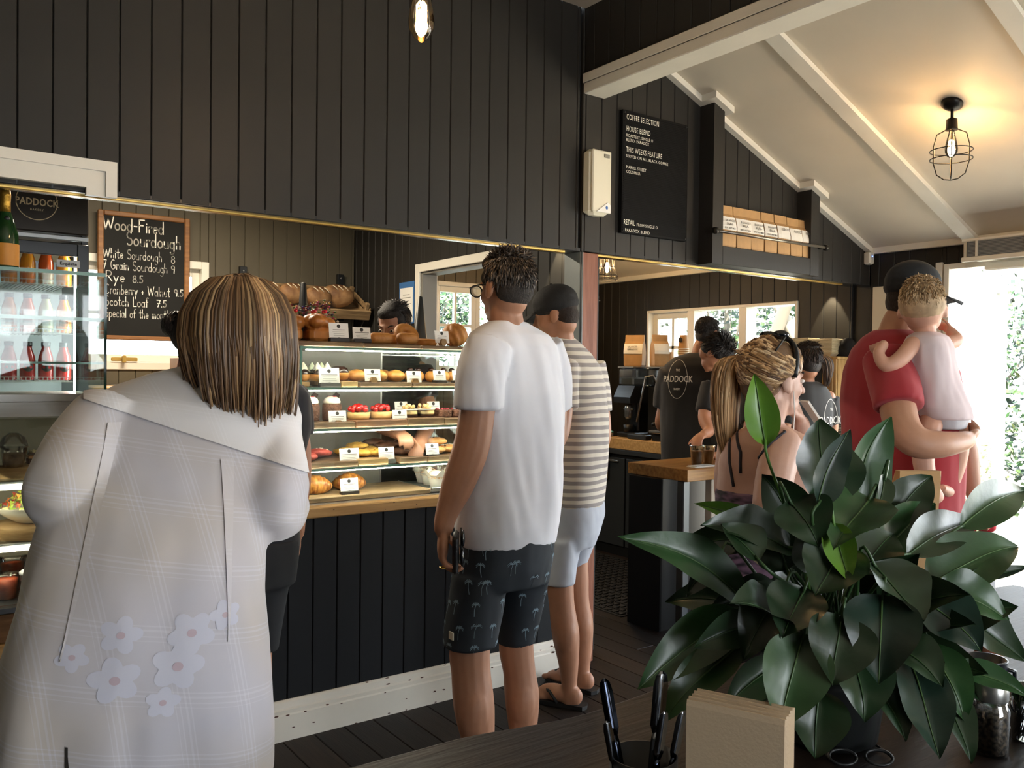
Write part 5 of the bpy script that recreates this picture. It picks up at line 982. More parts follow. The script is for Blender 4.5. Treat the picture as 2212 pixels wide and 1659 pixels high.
# joint and slice positions of the people (metres; slices: x, y, z, half width, half depth)
PD = {"man_white_tee":{"shirt":[[1.663,2.331,1.612,0.061,0.049],[1.663,2.33,1.593,0.098,0.059],[1.668,2.326,1.569,0.141,0.078],[1.673,2.322,1.533,0.166,0.091],[1.678,2.317,1.464,0.175,0.101],[1.686,2.309,1.371,0.178,0.107],[1.689,2.305,1.263,0.178,0.107],[1.682,2.307,1.139,0.176,0.109],[1.667,2.315,1.015,0.184,0.122],[1.663,2.317,0.938,0.181,0.123],[1.667,2.312,0.87,0.167,0.11]],"face":[0.041,0.999],"sleeveL":[[1.557,2.283,1.529,0.075],[1.516,2.261,1.447,0.078],[1.497,2.248,1.359,0.075],[1.496,2.248,1.324,0.073]],"sleeveR":[[1.831,2.356,1.538,0.07],[1.882,2.366,1.433,0.07],[1.915,2.389,1.318,0.066]],"armL":[[1.522,2.257,1.462,0.052],[1.496,2.249,1.33,0.056],[1.474,2.25,1.207,0.058],[1.435,2.263,1.091,0.052],[1.395,2.265,1.0,0.036],[1.382,2.261,0.959,0.031]],"armR":[[1.875,2.372,1.466,0.05],[1.913,2.39,1.318,0.05],[1.932,2.424,1.182,0.048],[2.001,2.594,1.095,0.036]],"shorts":[[1.668,2.313,0.907,0.161,0.107],[1.662,2.316,0.861,0.162,0.11],[1.651,2.323,0.791,0.167,0.114],[1.646,2.325,0.734,0.17,0.105]],"shL":[[1.558,2.315,0.781,0.083,0.079],[1.542,2.313,0.693,0.084,0.08],[1.525,2.311,0.62,0.082,0.078],[1.513,2.306,0.554,0.078,0.074]],"shR":[[1.75,2.336,0.752,0.085,0.081],[1.747,2.349,0.654,0.074,0.071],[1.745,2.361,0.572,0.065,0.062],[1.741,2.363,0.511,0.057,0.054]],"legL":[[1.543,2.311,0.648,0.055],[1.514,2.306,0.548,0.066],[1.516,2.302,0.474,0.064],[1.52,2.285,0.358,0.066],[1.533,2.273,0.224,0.05],[1.539,2.253,0.08,0.038],[1.545,2.248,0.032,0.04]],"legR":[[1.742,2.352,0.606,0.05],[1.741,2.362,0.5,0.06],[1.75,2.354,0.412,0.056],[1.758,2.346,0.317,0.06],[1.761,2.342,0.189,0.046],[1.763,2.337,0.062,0.036],[1.766,2.335,0.027,0.038]],"neck":[[1.663,2.33,1.579,0.062],[1.659,2.334,1.633,0.058],[1.657,2.337,1.68,0.056]],"head":[1.657,2.338,1.723],"hface":[0.041,0.999],"wrist":[1.382,2.261,0.959]},
"man_striped_tee":{"shirt":[[2.392,2.939,1.597,0.052,0.047],[2.395,2.936,1.569,0.089,0.071],[2.411,2.923,1.528,0.116,0.087],[2.436,2.904,1.471,0.128,0.096],[2.451,2.891,1.39,0.135,0.101],[2.462,2.881,1.247,0.141,0.106],[2.46,2.879,1.084,0.142,0.107],[2.452,2.882,0.94,0.138,0.108],[2.447,2.883,0.853,0.129,0.103]],"face":[-0.296,0.955],"sleeveL":[[2.314,2.832,1.48,0.07],[2.278,2.794,1.372,0.07],[2.268,2.775,1.288,0.068]],"armL":[[2.314,2.831,1.45,0.05],[2.267,2.776,1.288,0.048],[2.221,2.757,1.163,0.045],[2.196,2.848,1.089,0.034]],"sleeveR":[[2.575,2.952,1.483,0.068],[2.611,2.948,1.346,0.066],[2.618,2.941,1.262,0.064]],"armR":[[2.575,2.951,1.452,0.05],[2.624,2.936,1.262,0.046],[2.626,2.932,1.124,0.043],[2.662,3.065,1.036,0.034]],"shorts":[[2.45,2.882,0.883,0.123,0.099],[2.447,2.883,0.818,0.128,0.105],[2.435,2.89,0.736,0.124,0.102],[2.423,2.897,0.674,0.118,0.088]],"shL":[[2.364,2.867,0.717,0.068,0.068],[2.347,2.865,0.608,0.063,0.063],[2.332,2.861,0.526,0.061,0.061]],"shR":[[2.512,2.932,0.69,0.065,0.065],[2.506,2.947,0.604,0.046,0.046],[2.501,2.961,0.528,0.036,0.036]],"legL":[[2.341,2.857,0.62,0.05],[2.338,2.857,0.534,0.058],[2.344,2.85,0.43,0.056],[2.357,2.838,0.311,0.06],[2.367,2.829,0.191,0.045],[2.37,2.825,0.091,0.034],[2.372,2.822,0.031,0.037]],"legR":[[2.51,2.944,0.604,0.045],[2.513,2.952,0.518,0.054],[2.518,2.946,0.403,0.05],[2.536,2.943,0.295,0.055],[2.54,2.938,0.169,0.042],[2.54,2.936,0.074,0.032],[2.542,2.934,0.018,0.036]],"neck":[[2.393,2.937,1.552,0.062],[2.384,2.932,1.603,0.058],[2.371,2.93,1.653,0.055]],"head":[2.359,2.94,1.69]},
"woman_white_shirt":{"shirt":[[0.602,2.021,1.445,0.072,0.043],[0.594,2.014,1.427,0.13,0.071],[0.577,2.002,1.402,0.185,0.096],[0.556,1.979,1.369,0.222,0.116],[0.539,1.953,1.332,0.238,0.129],[0.518,1.919,1.289,0.241,0.135],[0.485,1.867,1.236,0.231,0.134],[0.445,1.808,1.16,0.22,0.132],[0.413,1.755,1.079,0.216,0.134],[0.395,1.718,1.0,0.221,0.142],[0.384,1.699,0.918,0.234,0.154],[0.377,1.69,0.835,0.243,0.165],[0.373,1.691,0.749,0.252,0.171],[0.371,1.691,0.68,0.253,0.172],[0.368,1.692,0.602,0.246,0.162]],"face":[0.162,0.987],"yoke":[[0.602,2.021,1.449,0.072,0.043],[0.595,2.013,1.432,0.131,0.073],[0.577,2.001,1.404,0.186,0.099],[0.557,1.978,1.369,0.225,0.12],[0.54,1.953,1.332,0.241,0.133],[0.52,1.917,1.289,0.242,0.136]],"sleeveL":[[0.377,1.972,1.335,0.08],[0.322,1.912,1.283,0.08],[0.277,1.833,1.242,0.072],[0.252,1.813,1.198,0.056],[0.306,1.97,1.144,0.05],[0.378,2.127,1.111,0.045]],"sleeveR":[[0.699,1.911,1.299,0.07],[0.679,1.825,1.239,0.066],[0.655,1.743,1.19,0.062],[0.641,1.715,1.144,0.055],[0.728,1.874,1.126,0.05],[0.774,1.977,1.125,0.042]],"armL":[[0.377,1.972,1.335,0.045],[0.277,1.833,1.242,0.042],[0.252,1.813,1.198,0.036],[0.378,2.127,1.111,0.035],[0.481,2.237,1.091,0.028]],"armR":[[0.699,1.911,1.299,0.045],[0.679,1.825,1.239,0.042],[0.655,1.743,1.19,0.04],[0.643,1.72,1.145,0.034],[0.728,1.874,1.126,0.034],[0.774,1.977,1.125,0.03],[0.822,2.115,1.121,0.026]],"legL":[[0.296,1.745,0.661,0.1],[0.303,1.735,0.445,0.065],[0.307,1.73,0.315,0.06],[0.311,1.723,0.099,0.04],[0.311,1.721,0.021,0.042]],"legR":[[0.46,1.7,0.634,0.1],[0.466,1.716,0.415,0.065],[0.466,1.713,0.279,0.06],[0.471,1.73,0.081,0.04],[0.471,1.728,0.017,0.042]],"neck":[[0.615,1.986,1.398,0.06],[0.634,1.948,1.431,0.055],[0.64,1.933,1.462,0.055]],"head":[0.629,1.916,1.501]},
"person_navy":{"shirt":[[0.766,2.68,1.444,0.052,0.042],[0.801,2.655,1.429,0.147,0.088],[0.824,2.638,1.406,0.218,0.12],[0.835,2.629,1.367,0.242,0.133],[0.841,2.622,1.268,0.241,0.135],[0.842,2.619,1.155,0.216,0.125],[0.843,2.616,1.013,0.201,0.121],[0.843,2.613,0.886,0.2,0.128]],"face":[0.1,0.995],"sleeveL":[[0.671,2.599,1.369,0.07],[0.641,2.57,1.303,0.068],[0.634,2.562,1.244,0.065]],"sleeveR":[[1.028,2.662,1.365,0.072],[1.058,2.688,1.288,0.07],[1.062,2.684,1.225,0.066]],"armR":[[1.036,2.681,1.349,0.05],[1.07,2.678,1.225,0.044],[1.078,2.67,1.092,0.04],[1.07,2.672,0.971,0.034],[1.07,2.671,0.91,0.028]],"armL":[[0.671,2.599,1.355,0.05],[0.636,2.56,1.244,0.046],[0.638,2.618,1.125,0.04],[0.752,2.905,1.041,0.03]],"shorts":[[0.846,2.612,0.921,0.196,0.129],[0.844,2.611,0.843,0.19,0.129],[0.842,2.611,0.772,0.187,0.112]],"shL":[[0.754,2.59,0.831,0.088,0.079],[0.754,2.588,0.707,0.082,0.074],[0.753,2.586,0.594,0.076,0.068]],"shR":[[0.935,2.619,0.801,0.087,0.078],[0.932,2.631,0.668,0.075,0.067],[0.931,2.642,0.556,0.063,0.057]],"legL":[[0.751,2.589,0.707,0.06],[0.752,2.587,0.583,0.06],[0.757,2.579,0.431,0.058],[0.763,2.569,0.142,0.038],[0.763,2.568,0.073,0.04]],"legR":[[0.928,2.633,0.668,0.055],[0.923,2.647,0.548,0.058],[0.923,2.644,0.417,0.056],[0.92,2.641,0.154,0.036],[0.92,2.64,0.074,0.038]],"neck":[[0.749,2.667,1.416,0.06],[0.743,2.647,1.451,0.056],[0.749,2.62,1.492,0.054]],"head":[0.76,2.6,1.527]},
"woman_ponytail":{"torso":[[2.068,1.587,1.302,0.048,0.043],[2.075,1.581,1.275,0.097,0.06],[2.082,1.575,1.242,0.144,0.079],[2.073,1.581,1.187,0.149,0.082],[2.059,1.589,1.106,0.138,0.077],[2.054,1.59,0.998,0.128,0.074],[2.055,1.588,0.876,0.121,0.075],[2.059,1.582,0.741,0.134,0.088]],"face":[0.963,0.269],"shR":[[2.021,1.496,1.244,0.055],[1.944,1.464,1.155,0.052],[1.915,1.446,1.059,0.047],[2.07,1.482,1.046,0.04],[2.177,1.529,1.132,0.036],[2.2,1.552,1.239,0.03],[2.2,1.565,1.3,0.026]],"shL":[[2.07,1.707,1.225,0.05],[2.09,1.739,1.086,0.046],[2.135,1.729,0.968,0.04]],"skirt":[[2.059,1.583,0.782,0.134,0.088],[2.06,1.578,0.579,0.148,0.097],[2.059,1.574,0.377,0.141,0.093]],"legR":[[2.069,1.531,0.443,0.08],[2.069,1.527,0.256,0.055],[2.075,1.519,0.056,0.04]],"legL":[[2.058,1.637,0.41,0.08],[2.06,1.632,0.217,0.055],[2.064,1.626,0.038,0.04]],"neck":[[2.061,1.591,1.255,0.058],[2.067,1.588,1.316,0.052],[2.085,1.576,1.377,0.05]],"head":[2.085,1.577,1.428],"tie":[2.025,1.647,1.498],"pony":[[2.025,1.647,1.495],[2.003,1.674,1.47],[2.009,1.693,1.373],[2.021,1.694,1.249],[2.041,1.676,1.111]],"hand":[2.19,1.561,1.314],"mouth":[2.151,1.553,1.36],"strap":{"a":[[1.963,1.575,1.266],[1.916,1.572,1.216],[1.897,1.584,1.158],[1.891,1.587,1.08]],"b":[[1.977,1.566,1.273],[1.929,1.575,1.235],[1.905,1.603,1.168]]}},
"man_red":{"shirt":[[3.026,1.764,1.617,0.059,0.053],[3.031,1.759,1.59,0.115,0.086],[3.041,1.751,1.543,0.17,0.119],[3.048,1.745,1.466,0.206,0.14],[3.052,1.739,1.345,0.222,0.151],[3.057,1.732,1.189,0.222,0.155],[3.064,1.724,1.051,0.208,0.154],[3.067,1.72,0.93,0.196,0.149]],"face":[0.996,-0.095],"sleeveR":[[2.893,1.71,1.514,0.078],[2.855,1.662,1.44,0.082],[2.814,1.616,1.372,0.082],[2.8,1.601,1.337,0.08]],"armR":[[2.878,1.695,1.481,0.055],[2.819,1.624,1.368,0.06],[2.762,1.565,1.274,0.058],[2.762,1.515,1.226,0.054],[2.824,1.47,1.219,0.046],[2.917,1.452,1.225,0.036],[2.978,1.458,1.23,0.031]],"armL":[[3.276,1.766,1.486,0.05],[3.404,1.756,1.321,0.046],[3.471,1.704,1.174,0.042],[3.473,1.675,1.029,0.032],[3.479,1.669,0.965,0.028]],"shorts":[[3.067,1.72,0.956,0.189,0.147],[3.063,1.721,0.809,0.187,0.146],[3.062,1.719,0.67,0.184,0.129]],"shL":[[3.186,1.728,0.687,0.101,0.096],[3.182,1.725,0.403,0.087,0.083]],"shR":[[2.944,1.707,0.723,0.094,0.089],[2.942,1.702,0.453,0.084,0.08]],"legL":[[3.184,1.726,0.527,0.055],[3.183,1.724,0.403,0.06],[3.183,1.722,0.315,0.057],[3.186,1.716,0.084,0.038],[3.187,1.713,0.005,0.04]],"legR":[[2.941,1.705,0.571,0.055],[2.942,1.702,0.453,0.06],[2.942,1.7,0.335,0.057],[2.944,1.693,0.082,0.038],[2.947,1.689,0.001,0.04]],"neck":[[3.031,1.76,1.586,0.062],[3.048,1.749,1.647,0.058],[3.073,1.732,1.691,0.056]],"head":[3.092,1.718,1.729]},
"baby":{"dress":[[2.956,1.592,1.603,0.031,0.024],[2.955,1.592,1.587,0.071,0.053],[2.957,1.59,1.556,0.086,0.065],[2.966,1.582,1.482,0.088,0.069],[2.979,1.571,1.401,0.09,0.074],[2.995,1.559,1.336,0.097,0.083],[3.01,1.547,1.295,0.091,0.078]],"face":[-0.017,1.0],"armL":[[2.877,1.599,1.554,0.03],[2.813,1.607,1.504,0.028],[2.775,1.634,1.48,0.025],[2.771,1.662,1.52,0.02],[2.794,1.659,1.552,0.018]],"armR":[[3.046,1.576,1.558,0.028],[3.119,1.572,1.577,0.025],[3.146,1.603,1.607,0.02]],"legL":[[2.953,1.563,1.304,0.042],[2.892,1.557,1.21,0.04],[2.868,1.547,1.148,0.036],[2.885,1.534,1.068,0.03],[2.903,1.52,1.034,0.026]],"legR":[[3.065,1.544,1.302,0.042],[3.063,1.531,1.205,0.04],[3.06,1.532,1.139,0.034],[3.047,1.54,1.073,0.028],[3.039,1.545,1.037,0.025]],"footL":[[2.903,1.52,1.034,0.026],[2.855,1.53,1.024,0.022],[2.826,1.538,1.017,0.016]],"footR":[[3.039,1.545,1.037,0.025],[2.989,1.532,1.045,0.021],[2.959,1.529,1.056,0.016]],"neck":[[2.955,1.592,1.583,0.035],[2.95,1.597,1.629,0.035]],"head":[2.944,1.603,1.681]},
"barista_tall":{"shirt":[[4.582,4.094,1.585,0.069,0.062],[4.573,4.1,1.553,0.165,0.099],[4.569,4.102,1.494,0.23,0.129],[4.566,4.101,1.365,0.262,0.147],[4.566,4.096,1.138,0.254,0.147],[4.566,4.091,0.878,0.247,0.148],[4.566,4.086,0.651,0.239,0.148]],"face":[0.887,0.462],"sleeveL":[[4.453,4.246,1.46,0.075],[4.458,4.302,1.311,0.073],[4.462,4.321,1.195,0.07]],"armL":[[4.453,4.246,1.46,0.05],[4.467,4.317,1.195,0.046],[4.48,4.355,1.076,0.043],[4.688,4.499,1.01,0.034]],"sleeveR":[[4.677,3.961,1.464,0.07],[4.687,3.914,1.305,0.07],[4.7,3.902,1.193,0.066]],"armR":[[4.677,3.961,1.464,0.05],[4.7,3.902,1.193,0.046],[4.71,3.928,1.014,0.042],[4.697,4.061,1.022,0.034]],"pants":[[4.566,4.087,0.684,0.238,0.153],[4.566,4.082,0.457,0.231,0.152],[4.566,4.068,-0.257,0.191,0.115]],"neck":[[4.579,4.095,1.543,0.06],[4.592,4.087,1.625,0.056],[4.619,4.069,1.674,0.055]],"head":[4.634,4.059,1.716]},
"barista_bent":{"shirt":[[4.644,3.911,1.471,0.077,0.07],[4.65,3.906,1.426,0.197,0.118],[4.639,3.875,1.354,0.266,0.154],[4.634,3.851,1.212,0.265,0.159],[4.649,3.835,0.96,0.235,0.145],[4.654,3.826,0.676,0.206,0.132]],"face":[-0.996,0.086],"armL":[[4.266,3.713,1.343,0.05],[4.173,3.678,1.168,0.043],[4.135,3.605,1.086,0.036],[4.053,3.577,1.067,0.028]],"armR":[[4.446,3.545,1.317,0.05],[4.325,3.443,1.09,0.043],[4.175,3.425,0.94,0.036],[4.016,3.441,0.947,0.028]],"sleeveL":[[4.273,3.708,1.373,0.068],[4.193,3.689,1.196,0.062]],"sleeveR":[[4.45,3.555,1.346,0.068],[4.362,3.466,1.131,0.062]],"pants":[[4.657,3.824,0.707,0.198,0.131],[4.657,3.819,0.455,0.19,0.125],[4.657,3.802,-0.397,0.165,0.099]],"neck":[[4.637,3.903,1.417,0.055],[4.326,3.672,1.478,0.05],[4.275,3.66,1.522,0.05]],"head":[4.243,3.66,1.565]},
"barista_pony":{"shirt":[[4.157,2.916,1.405,0.053,0.048],[4.157,2.916,1.379,0.111,0.067],[4.156,2.916,1.337,0.147,0.082],[4.157,2.913,1.234,0.159,0.089],[4.157,2.909,1.052,0.147,0.088],[4.157,2.905,0.845,0.138,0.088]],"face":[0.162,0.987],"sleeveL":[[3.999,2.93,1.313,0.062],[3.966,2.927,1.173,0.06]],"armL":[[3.999,2.93,1.313,0.045],[3.966,2.927,1.173,0.04],[4.042,2.993,1.05,0.034]],"sleeveR":[[4.318,2.896,1.311,0.062],[4.353,2.893,1.165,0.06]],"armR":[[4.318,2.896,1.311,0.045],[4.353,2.893,1.165,0.04],[4.429,2.958,1.01,0.034]],"pants":[[4.157,2.905,0.871,0.135,0.089],[4.155,2.903,0.689,0.132,0.087],[4.155,2.886,-0.141,0.111,0.067]],"neck":[[4.151,2.92,1.363,0.05],[4.147,2.924,1.428,0.046],[4.143,2.928,1.467,0.046]],"head":[4.136,2.933,1.506],"tie":[4.182,2.877,1.558],"pony":[[4.182,2.877,1.558],[4.209,2.845,1.533],[4.221,2.834,1.468],[4.213,2.838,1.378]]},
"staff":{"shirt":[[2.053,3.825,1.568,0.053,0.047],[2.053,3.825,1.533,0.101,0.061],[2.053,3.823,1.463,0.137,0.077],[2.054,3.818,1.254,0.143,0.083],[2.055,3.813,1.022,0.127,0.076]],"face":[-0.773,-0.634],"armL":[[2.128,3.732,1.442,0.048],[2.13,3.639,1.215,0.042],[1.918,3.358,1.11,0.034]],"armR":[[1.954,3.858,1.439,0.048],[1.9,3.806,1.212,0.042],[1.828,3.387,1.163,0.032]],"sleeveL":[[2.128,3.732,1.453,0.065],[2.136,3.674,1.305,0.062]],"sleeveR":[[1.954,3.858,1.451,0.065],[1.919,3.831,1.302,0.062]],"pants":[[2.056,3.812,1.045,0.126,0.08],[2.056,3.809,0.859,0.126,0.08],[2.053,3.792,-0.047,0.101,0.061]],"neck":[[2.05,3.827,1.545,0.05],[2.039,3.811,1.591,0.046],[2.03,3.806,1.62,0.046]],"head":[2.015,3.793,1.658]}}
# ================================================================ people
RC = Vector((.810, -.586, 0)); FC = Vector((.586, .810, 0)); UP = Vector((0, 0, 1))     # handy ground directions: along the view's right and depth
def crv(pts, per=5):
    """Catmull-Rom through (x,y,z,r)"""
    P = [Vector(p) for p in pts]; P = [P[0]*2-P[1]]+P+[P[-1]*2-P[-2]]; out = []
    for i in range(1, len(P)-2):
        for k in range(per):
            t = k/per; a, b, c, d = P[i-1], P[i], P[i+1], P[i+2]
            out.append(.5*((2*b)+(-a+c)*t+(2*a-5*b+4*c-d)*t*t+(-a+3*b-3*c+d)*t*t*t))
    out.append(P[-2]); return out
def limb(g, pts, n=14, round_=True, per=5):
    c = crv([Vector(p) for p in pts], per); g.tube([v[:3] for v in c], [max(.003, v[3]) for v in c], n)
    if round_:
        for v in (c[0], c[-1]): g.ell(v[:3], (v[3],)*3, 12, 8)
def V4(p, r): return Vector((p[0], p[1], p[2], r))
def slices(g, L, face, grow=0.0, n=28, e=2.4, zmin=0.012, per=3):
    f = Vector((face[0], face[1], 0)).normalized(); s = Vector((f.y, -f.x, 0)); S = []
    for i in range(len(L)-1):
        for k in range(per): t = k/per; t2 = t; S.append([L[i][j]+(L[i+1][j]-L[i][j])*t2 for j in range(5)])
    S.append(L[-1]); rs = []
    for x, y, z, a, b in S:
        a += grow; b += grow; ring_ = []
        for j in range(n):
            q = 2*PI*j/n; cx, cy = math.cos(q), math.sin(q); ex = math.copysign(abs(cx)**(2/e), cx)*a; ey = math.copysign(abs(cy)**(2/e), cy)*b
            ring_.append(Vector((x, y, max(z, zmin)))+s*ex+f*ey)
        rs.append(ring_)
    g.rings(rs)
def frame(f, tilt=0.0, roll=0.0):
    f = Vector(f).normalized(); s = f.cross(UP).normalized(); u = s.cross(f)
    if tilt: f, u = f*math.cos(tilt)+u*math.sin(tilt), u*math.cos(tilt)-f*math.sin(tilt)
    if roll: s, u = s*math.cos(roll)+u*math.sin(roll), u*math.cos(roll)-s*math.sin(roll)
    return s, f, u
def head(g, c, fr, s=1.0, ears=True):
    S, F, U = fr; c = Vector(c); P = lambda a, b, d: c+(S*a+F*b+U*d)*s; ax = (S, F, U)
    E = lambda p, r: g.ell(P(*p), tuple(v*s for v in r), 16, 11, ax)
    E((0, -.012, .035), (.074, .092, .086)); E((0, .028, -.018), (.060, .060, .084)); E((0, .034, -.072), (.049, .050, .040)); E((0, .072, -.096), (.020, .016, .016)); E((0, .076, .020), (.046, .014, .012)); E((0, -.03, -.05), (.058, .058, .05))
    for q in (-1, 1): E((q*.034, .056, -.028), (.022, .022, .022))
    limb(g, [V4(P(0, .086, .014), .008*s), V4(P(0, .100, -.012), .010*s), V4(P(0, .108, -.030), .013*s)], 8); E((0, .084, -.061), (.021, .011, .007)); E((0, .082, -.073), (.019, .011, .008))
    if ears:
        for q in (-1, 1):
            E((q*.076, -.010, -.008), (.009, .021, .031)); E((q*.074, .000, -.026), (.009, .012, .016))
def eyes(t, c, fr, s=1.0, iris='#3a2a1c'):
    S, F, U = fr; c = Vector(c)
    for q in (-1, 1):
        p = c+(S*q*.032+F*.079+U*.001)*s; G().ell(p, (.0125*s, .009*s, .0075*s), 12, 8, (S, F, U)).mk('eye', M('eye_white', '#ddd5cc', .2), t, True); G().ell(p+F*.0065*s, (.006*s, .004*s, .006*s), 10, 6, (S, F, U)).mk('iris', M('iris_'+iris.strip('#'), iris, .15), t, True)
        g = G(); g.tube([c+(S*q*(.018+.028*u)+F*(.090-.016*u*u)+U*(.022+.006*math.sin(u*2.6)))*s for u in (0, .25, .5, .75, 1)], [.002*s, .0035*s, .0035*s, .003*s, .0012*s], 6); g.mk('eyebrow', M('brow', '#2a1e16', .8), t, True)
def hand(g, w_, d, n, curl=(.5, .6, .4), s=1.0, thumb=1, spread=.0, tcurl=.5):
    """palm, four jointed fingers, thumb; d along the hand, n the way the palm faces, thumb=+1/-1 the side of the thumb along d x n"""
    w_ = Vector(w_); d = Vector(d).normalized(); n = Vector(n); n = (n-d*n.dot(d)).normalized(); q = d.cross(n)*thumb
    g.ell(w_+d*.048*s, (.040*s, .056*s, .017*s), 14, 9, (q, d, n)); g.ell(w_+d*.03*s+q*.022*s+n*.006*s, (.018*s, .03*s, .016*s), 10, 7, (q, d, n))
    for k, (o_, L) in enumerate(((.030, .070), (.010, .079), (-.010, .074), (-.028, .058))):
        p = w_+d*(.088-.004*abs(k-1.2))*s+q*o_*s; a = 0.0; pts = [V4(p-d*.02*s, .0095*s), V4(p, .0092*s)]
        for j, (fr_, c_) in enumerate(zip((.44, .32, .24), curl)):
            a += c_*(1+.06*k); p = p+(d*math.cos(a)+n*math.sin(a)+q*spread*(1.5-k)*.15)*(L*fr_*s); pts.append(V4(p, (.0086, .0078, .0066)[j]*s))
        limb(g, pts, 8, True, 3)
    b = w_+d*.018*s+q*.026*s; e1 = (d*.62+q*.62+n*.45*tcurl*2).normalized(); p1 = b+e1*.042*s; p2 = p1+(e1*.7+d*.4+n*.5*tcurl).normalized()*.030*s; p3 = p2+(e1*.4+d*.7+n*.5*tcurl).normalized()*.024*s
    limb(g, [V4(b, .014*s), V4(p1, .0115*s), V4(p2, .0098*s), V4(p3, .0078*s)], 8, True, 3)
def foot(g, a, d, s=1.0):
    a = Vector((a[0], a[1], 0)); d = Vector((d[0], d[1], 0)).normalized(); q = d.cross(UP); ax = (q, d, UP)
    g.ell(a+UP*.045*s-d*.012*s, (.034*s, .045*s, .042*s), 12, 8, ax); g.ell(a+UP*.046*s+d*.06*s, (.038*s, .085*s, .036*s), 14, 8, ax); g.ell(a+UP*.028*s+d*.135*s, (.044*s, .060*s, .022*s), 14, 8, ax)
    for k in range(5): g.ell(a+UP*.020*s+d*(.188-.012*k)*s+q*(.030-.016*k)*s*-1, ((.013 if k == 0 else .009)*s, .022*s, .013*s), 8, 6, ax)
def skin(name, col): return M('skin_'+name, col, .5, var=.05, vscale=18, bump=.03, bscale=160)
def folds(amp=.004, fx=14, fz=4, seed=0., tilt=0., hem=-9.):
    def f(p, n):
        q = Vector((p.x*fx+seed, p.y*fx, p.z*fz+tilt*p.x*6)); return amp*max(0., 1-abs(n.z))**.6*max(0., min(1., (p.z-hem-.015)/.12))*(noise.noise(q)+.45*noise.noise(q*2.3+Vector((7, 1, 3))))
    return f
def strands(name, parent, paths, cols, mat, r0=.0022, n=4):
    g = G()
    for i, p in enumerate(paths):
        m = len(p); g.tube(p, [r0*(.55+.9*math.sin(PI*min(1, .25+.75*k/(m-1)*.95)))*(1 if k < m-1 else .25) for k in range(m)], n, cols[i], False)
    return g.mk(name, mat, parent, True)
def shortcap(g, c, fr, s=1.0, k=1.0, back=0.0):
    S, F, U = fr; c = Vector(c); P = lambda a, b, d: c+(S*a+F*b+U*d)*s; ax = (S, F, U)
    g.ell(P(0, -.024, .046), (.081*s*k, .093*s*k, .088*s*k), 20, 13, ax); g.ell(P(0, -.052, -.012), (.072*s*k, .058*s*k, .062*s*k), 16, 10, ax); g.ell(P(0, .035, .085), (.058*s*k, .052*s*k, .034*s*k), 14, 9, ax)
    for q in (-1, 1): g.ell(P(q*.062, .008, .032), (.018*s*k, .040*s*k, .030*s*k), 10, 8, ax)
def tufts(c, fr, n, length, s=1.0, k=1.0, lift=.5, seed=1, sweep=(0, 0, 0), jit=.2):
    """short hair paths rooted over the top, sides and back of the skull"""
    S, F, U = fr; c = Vector(c)+(F*-.024+U*.040)*s; rnd = random.Random(seed); out = []
    while len(out) < n:
        v = Vector((rnd.gauss(0, 1), rnd.gauss(0, 1), rnd.gauss(0, 1))).normalized()
        if v.z < -.75 or (v.y > .30 and v.z < .55) or (v.y > -.15 and v.z < -.15): continue
        p = c+(S*v.x*.080+F*v.y*.093+U*v.z*.088)*s*k; nn = (S*v.x+F*v.y+U*v.z).normalized(); dn = (-U+nn*nn.dot(U)); dn = dn.normalized() if dn.length > .05 else F
        if v.z > .6: dn = -F*.4+S*rnd.uniform(-.6, .6)
        L = length*rnd.uniform(.6, 1.2); d = (dn+nn*lift*rnd.uniform(.3, 1.3)+Vector(sweep)+Vector((rnd.gauss(0, jit), rnd.gauss(0, jit), rnd.gauss(0, jit)))).normalized()
        out.append([p-nn*.003, p+d*L*.5+nn*.002, p+d*L])
    return out
def pick(pal, n, seed=0):
    rnd = random.Random(seed); return [tuple(x*k for x in lin(rnd.choice(pal))) for k in [rnd.uniform(.8, 1.2) for _ in range(n)]]
mHAIR = Mattr('hair_strands', .42, .5)
def bvh(o): return BVHTree.FromPolygons([v.co+offset(o) for v in o.data.vertices], [tuple(p.vertices) for p in o.data.polygons])
def proj(pts, origin, ex, ey, d, tree, lift=.0025):
    """2-d outline laid onto the cloth along direction d"""
    origin, ex, ey, d = Vector(origin), Vector(ex), Vector(ey), Vector(d).normalized(); out = []; last = None
    for p in pts:
        o = origin+ex*p[0]+ey*p[1]-d*.6; h = tree.ray_cast(o, d, 1.4)
        q = (h[0]-d*lift) if h[0] is not None else ((last+Vector((0, 0, 0))) if last is not None else origin); last = q; out.append(q)
    return out
def ringband(r0x, r0y, w_, n=48): return [(r0x*math.cos(2*PI*i/n), r0y*math.sin(2*PI*i/n)) for i in range(n)]+[((r0x-w_)*math.cos(2*PI*i/n), (r0y-w_)*math.sin(2*PI*i/n)) for i in range(n)], [(i, (i+1) % n, n+(i+1) % n, n+i) for i in range(n)]
def person(key, label): d = PD[key]; c = d['head']; return thing('person', (c[0], c[1], 0), label, 'person'), d
def tee(name, t, d, mat, vs=.009, fold=None, grow=0.0, extra=None, sm=4):
    g = G(); slices(g, d['shirt'], d['face'], grow)
    for k in ('sleeveL', 'sleeveR'):
        if k in d: limb(g, [(*p[:3], p[3]+grow) for p in d[k]], 16, False)
    if extra: extra(g)
    return vox(name, g, vs, mat, t, sm, fold)
def feet_dir(d): return d['face']
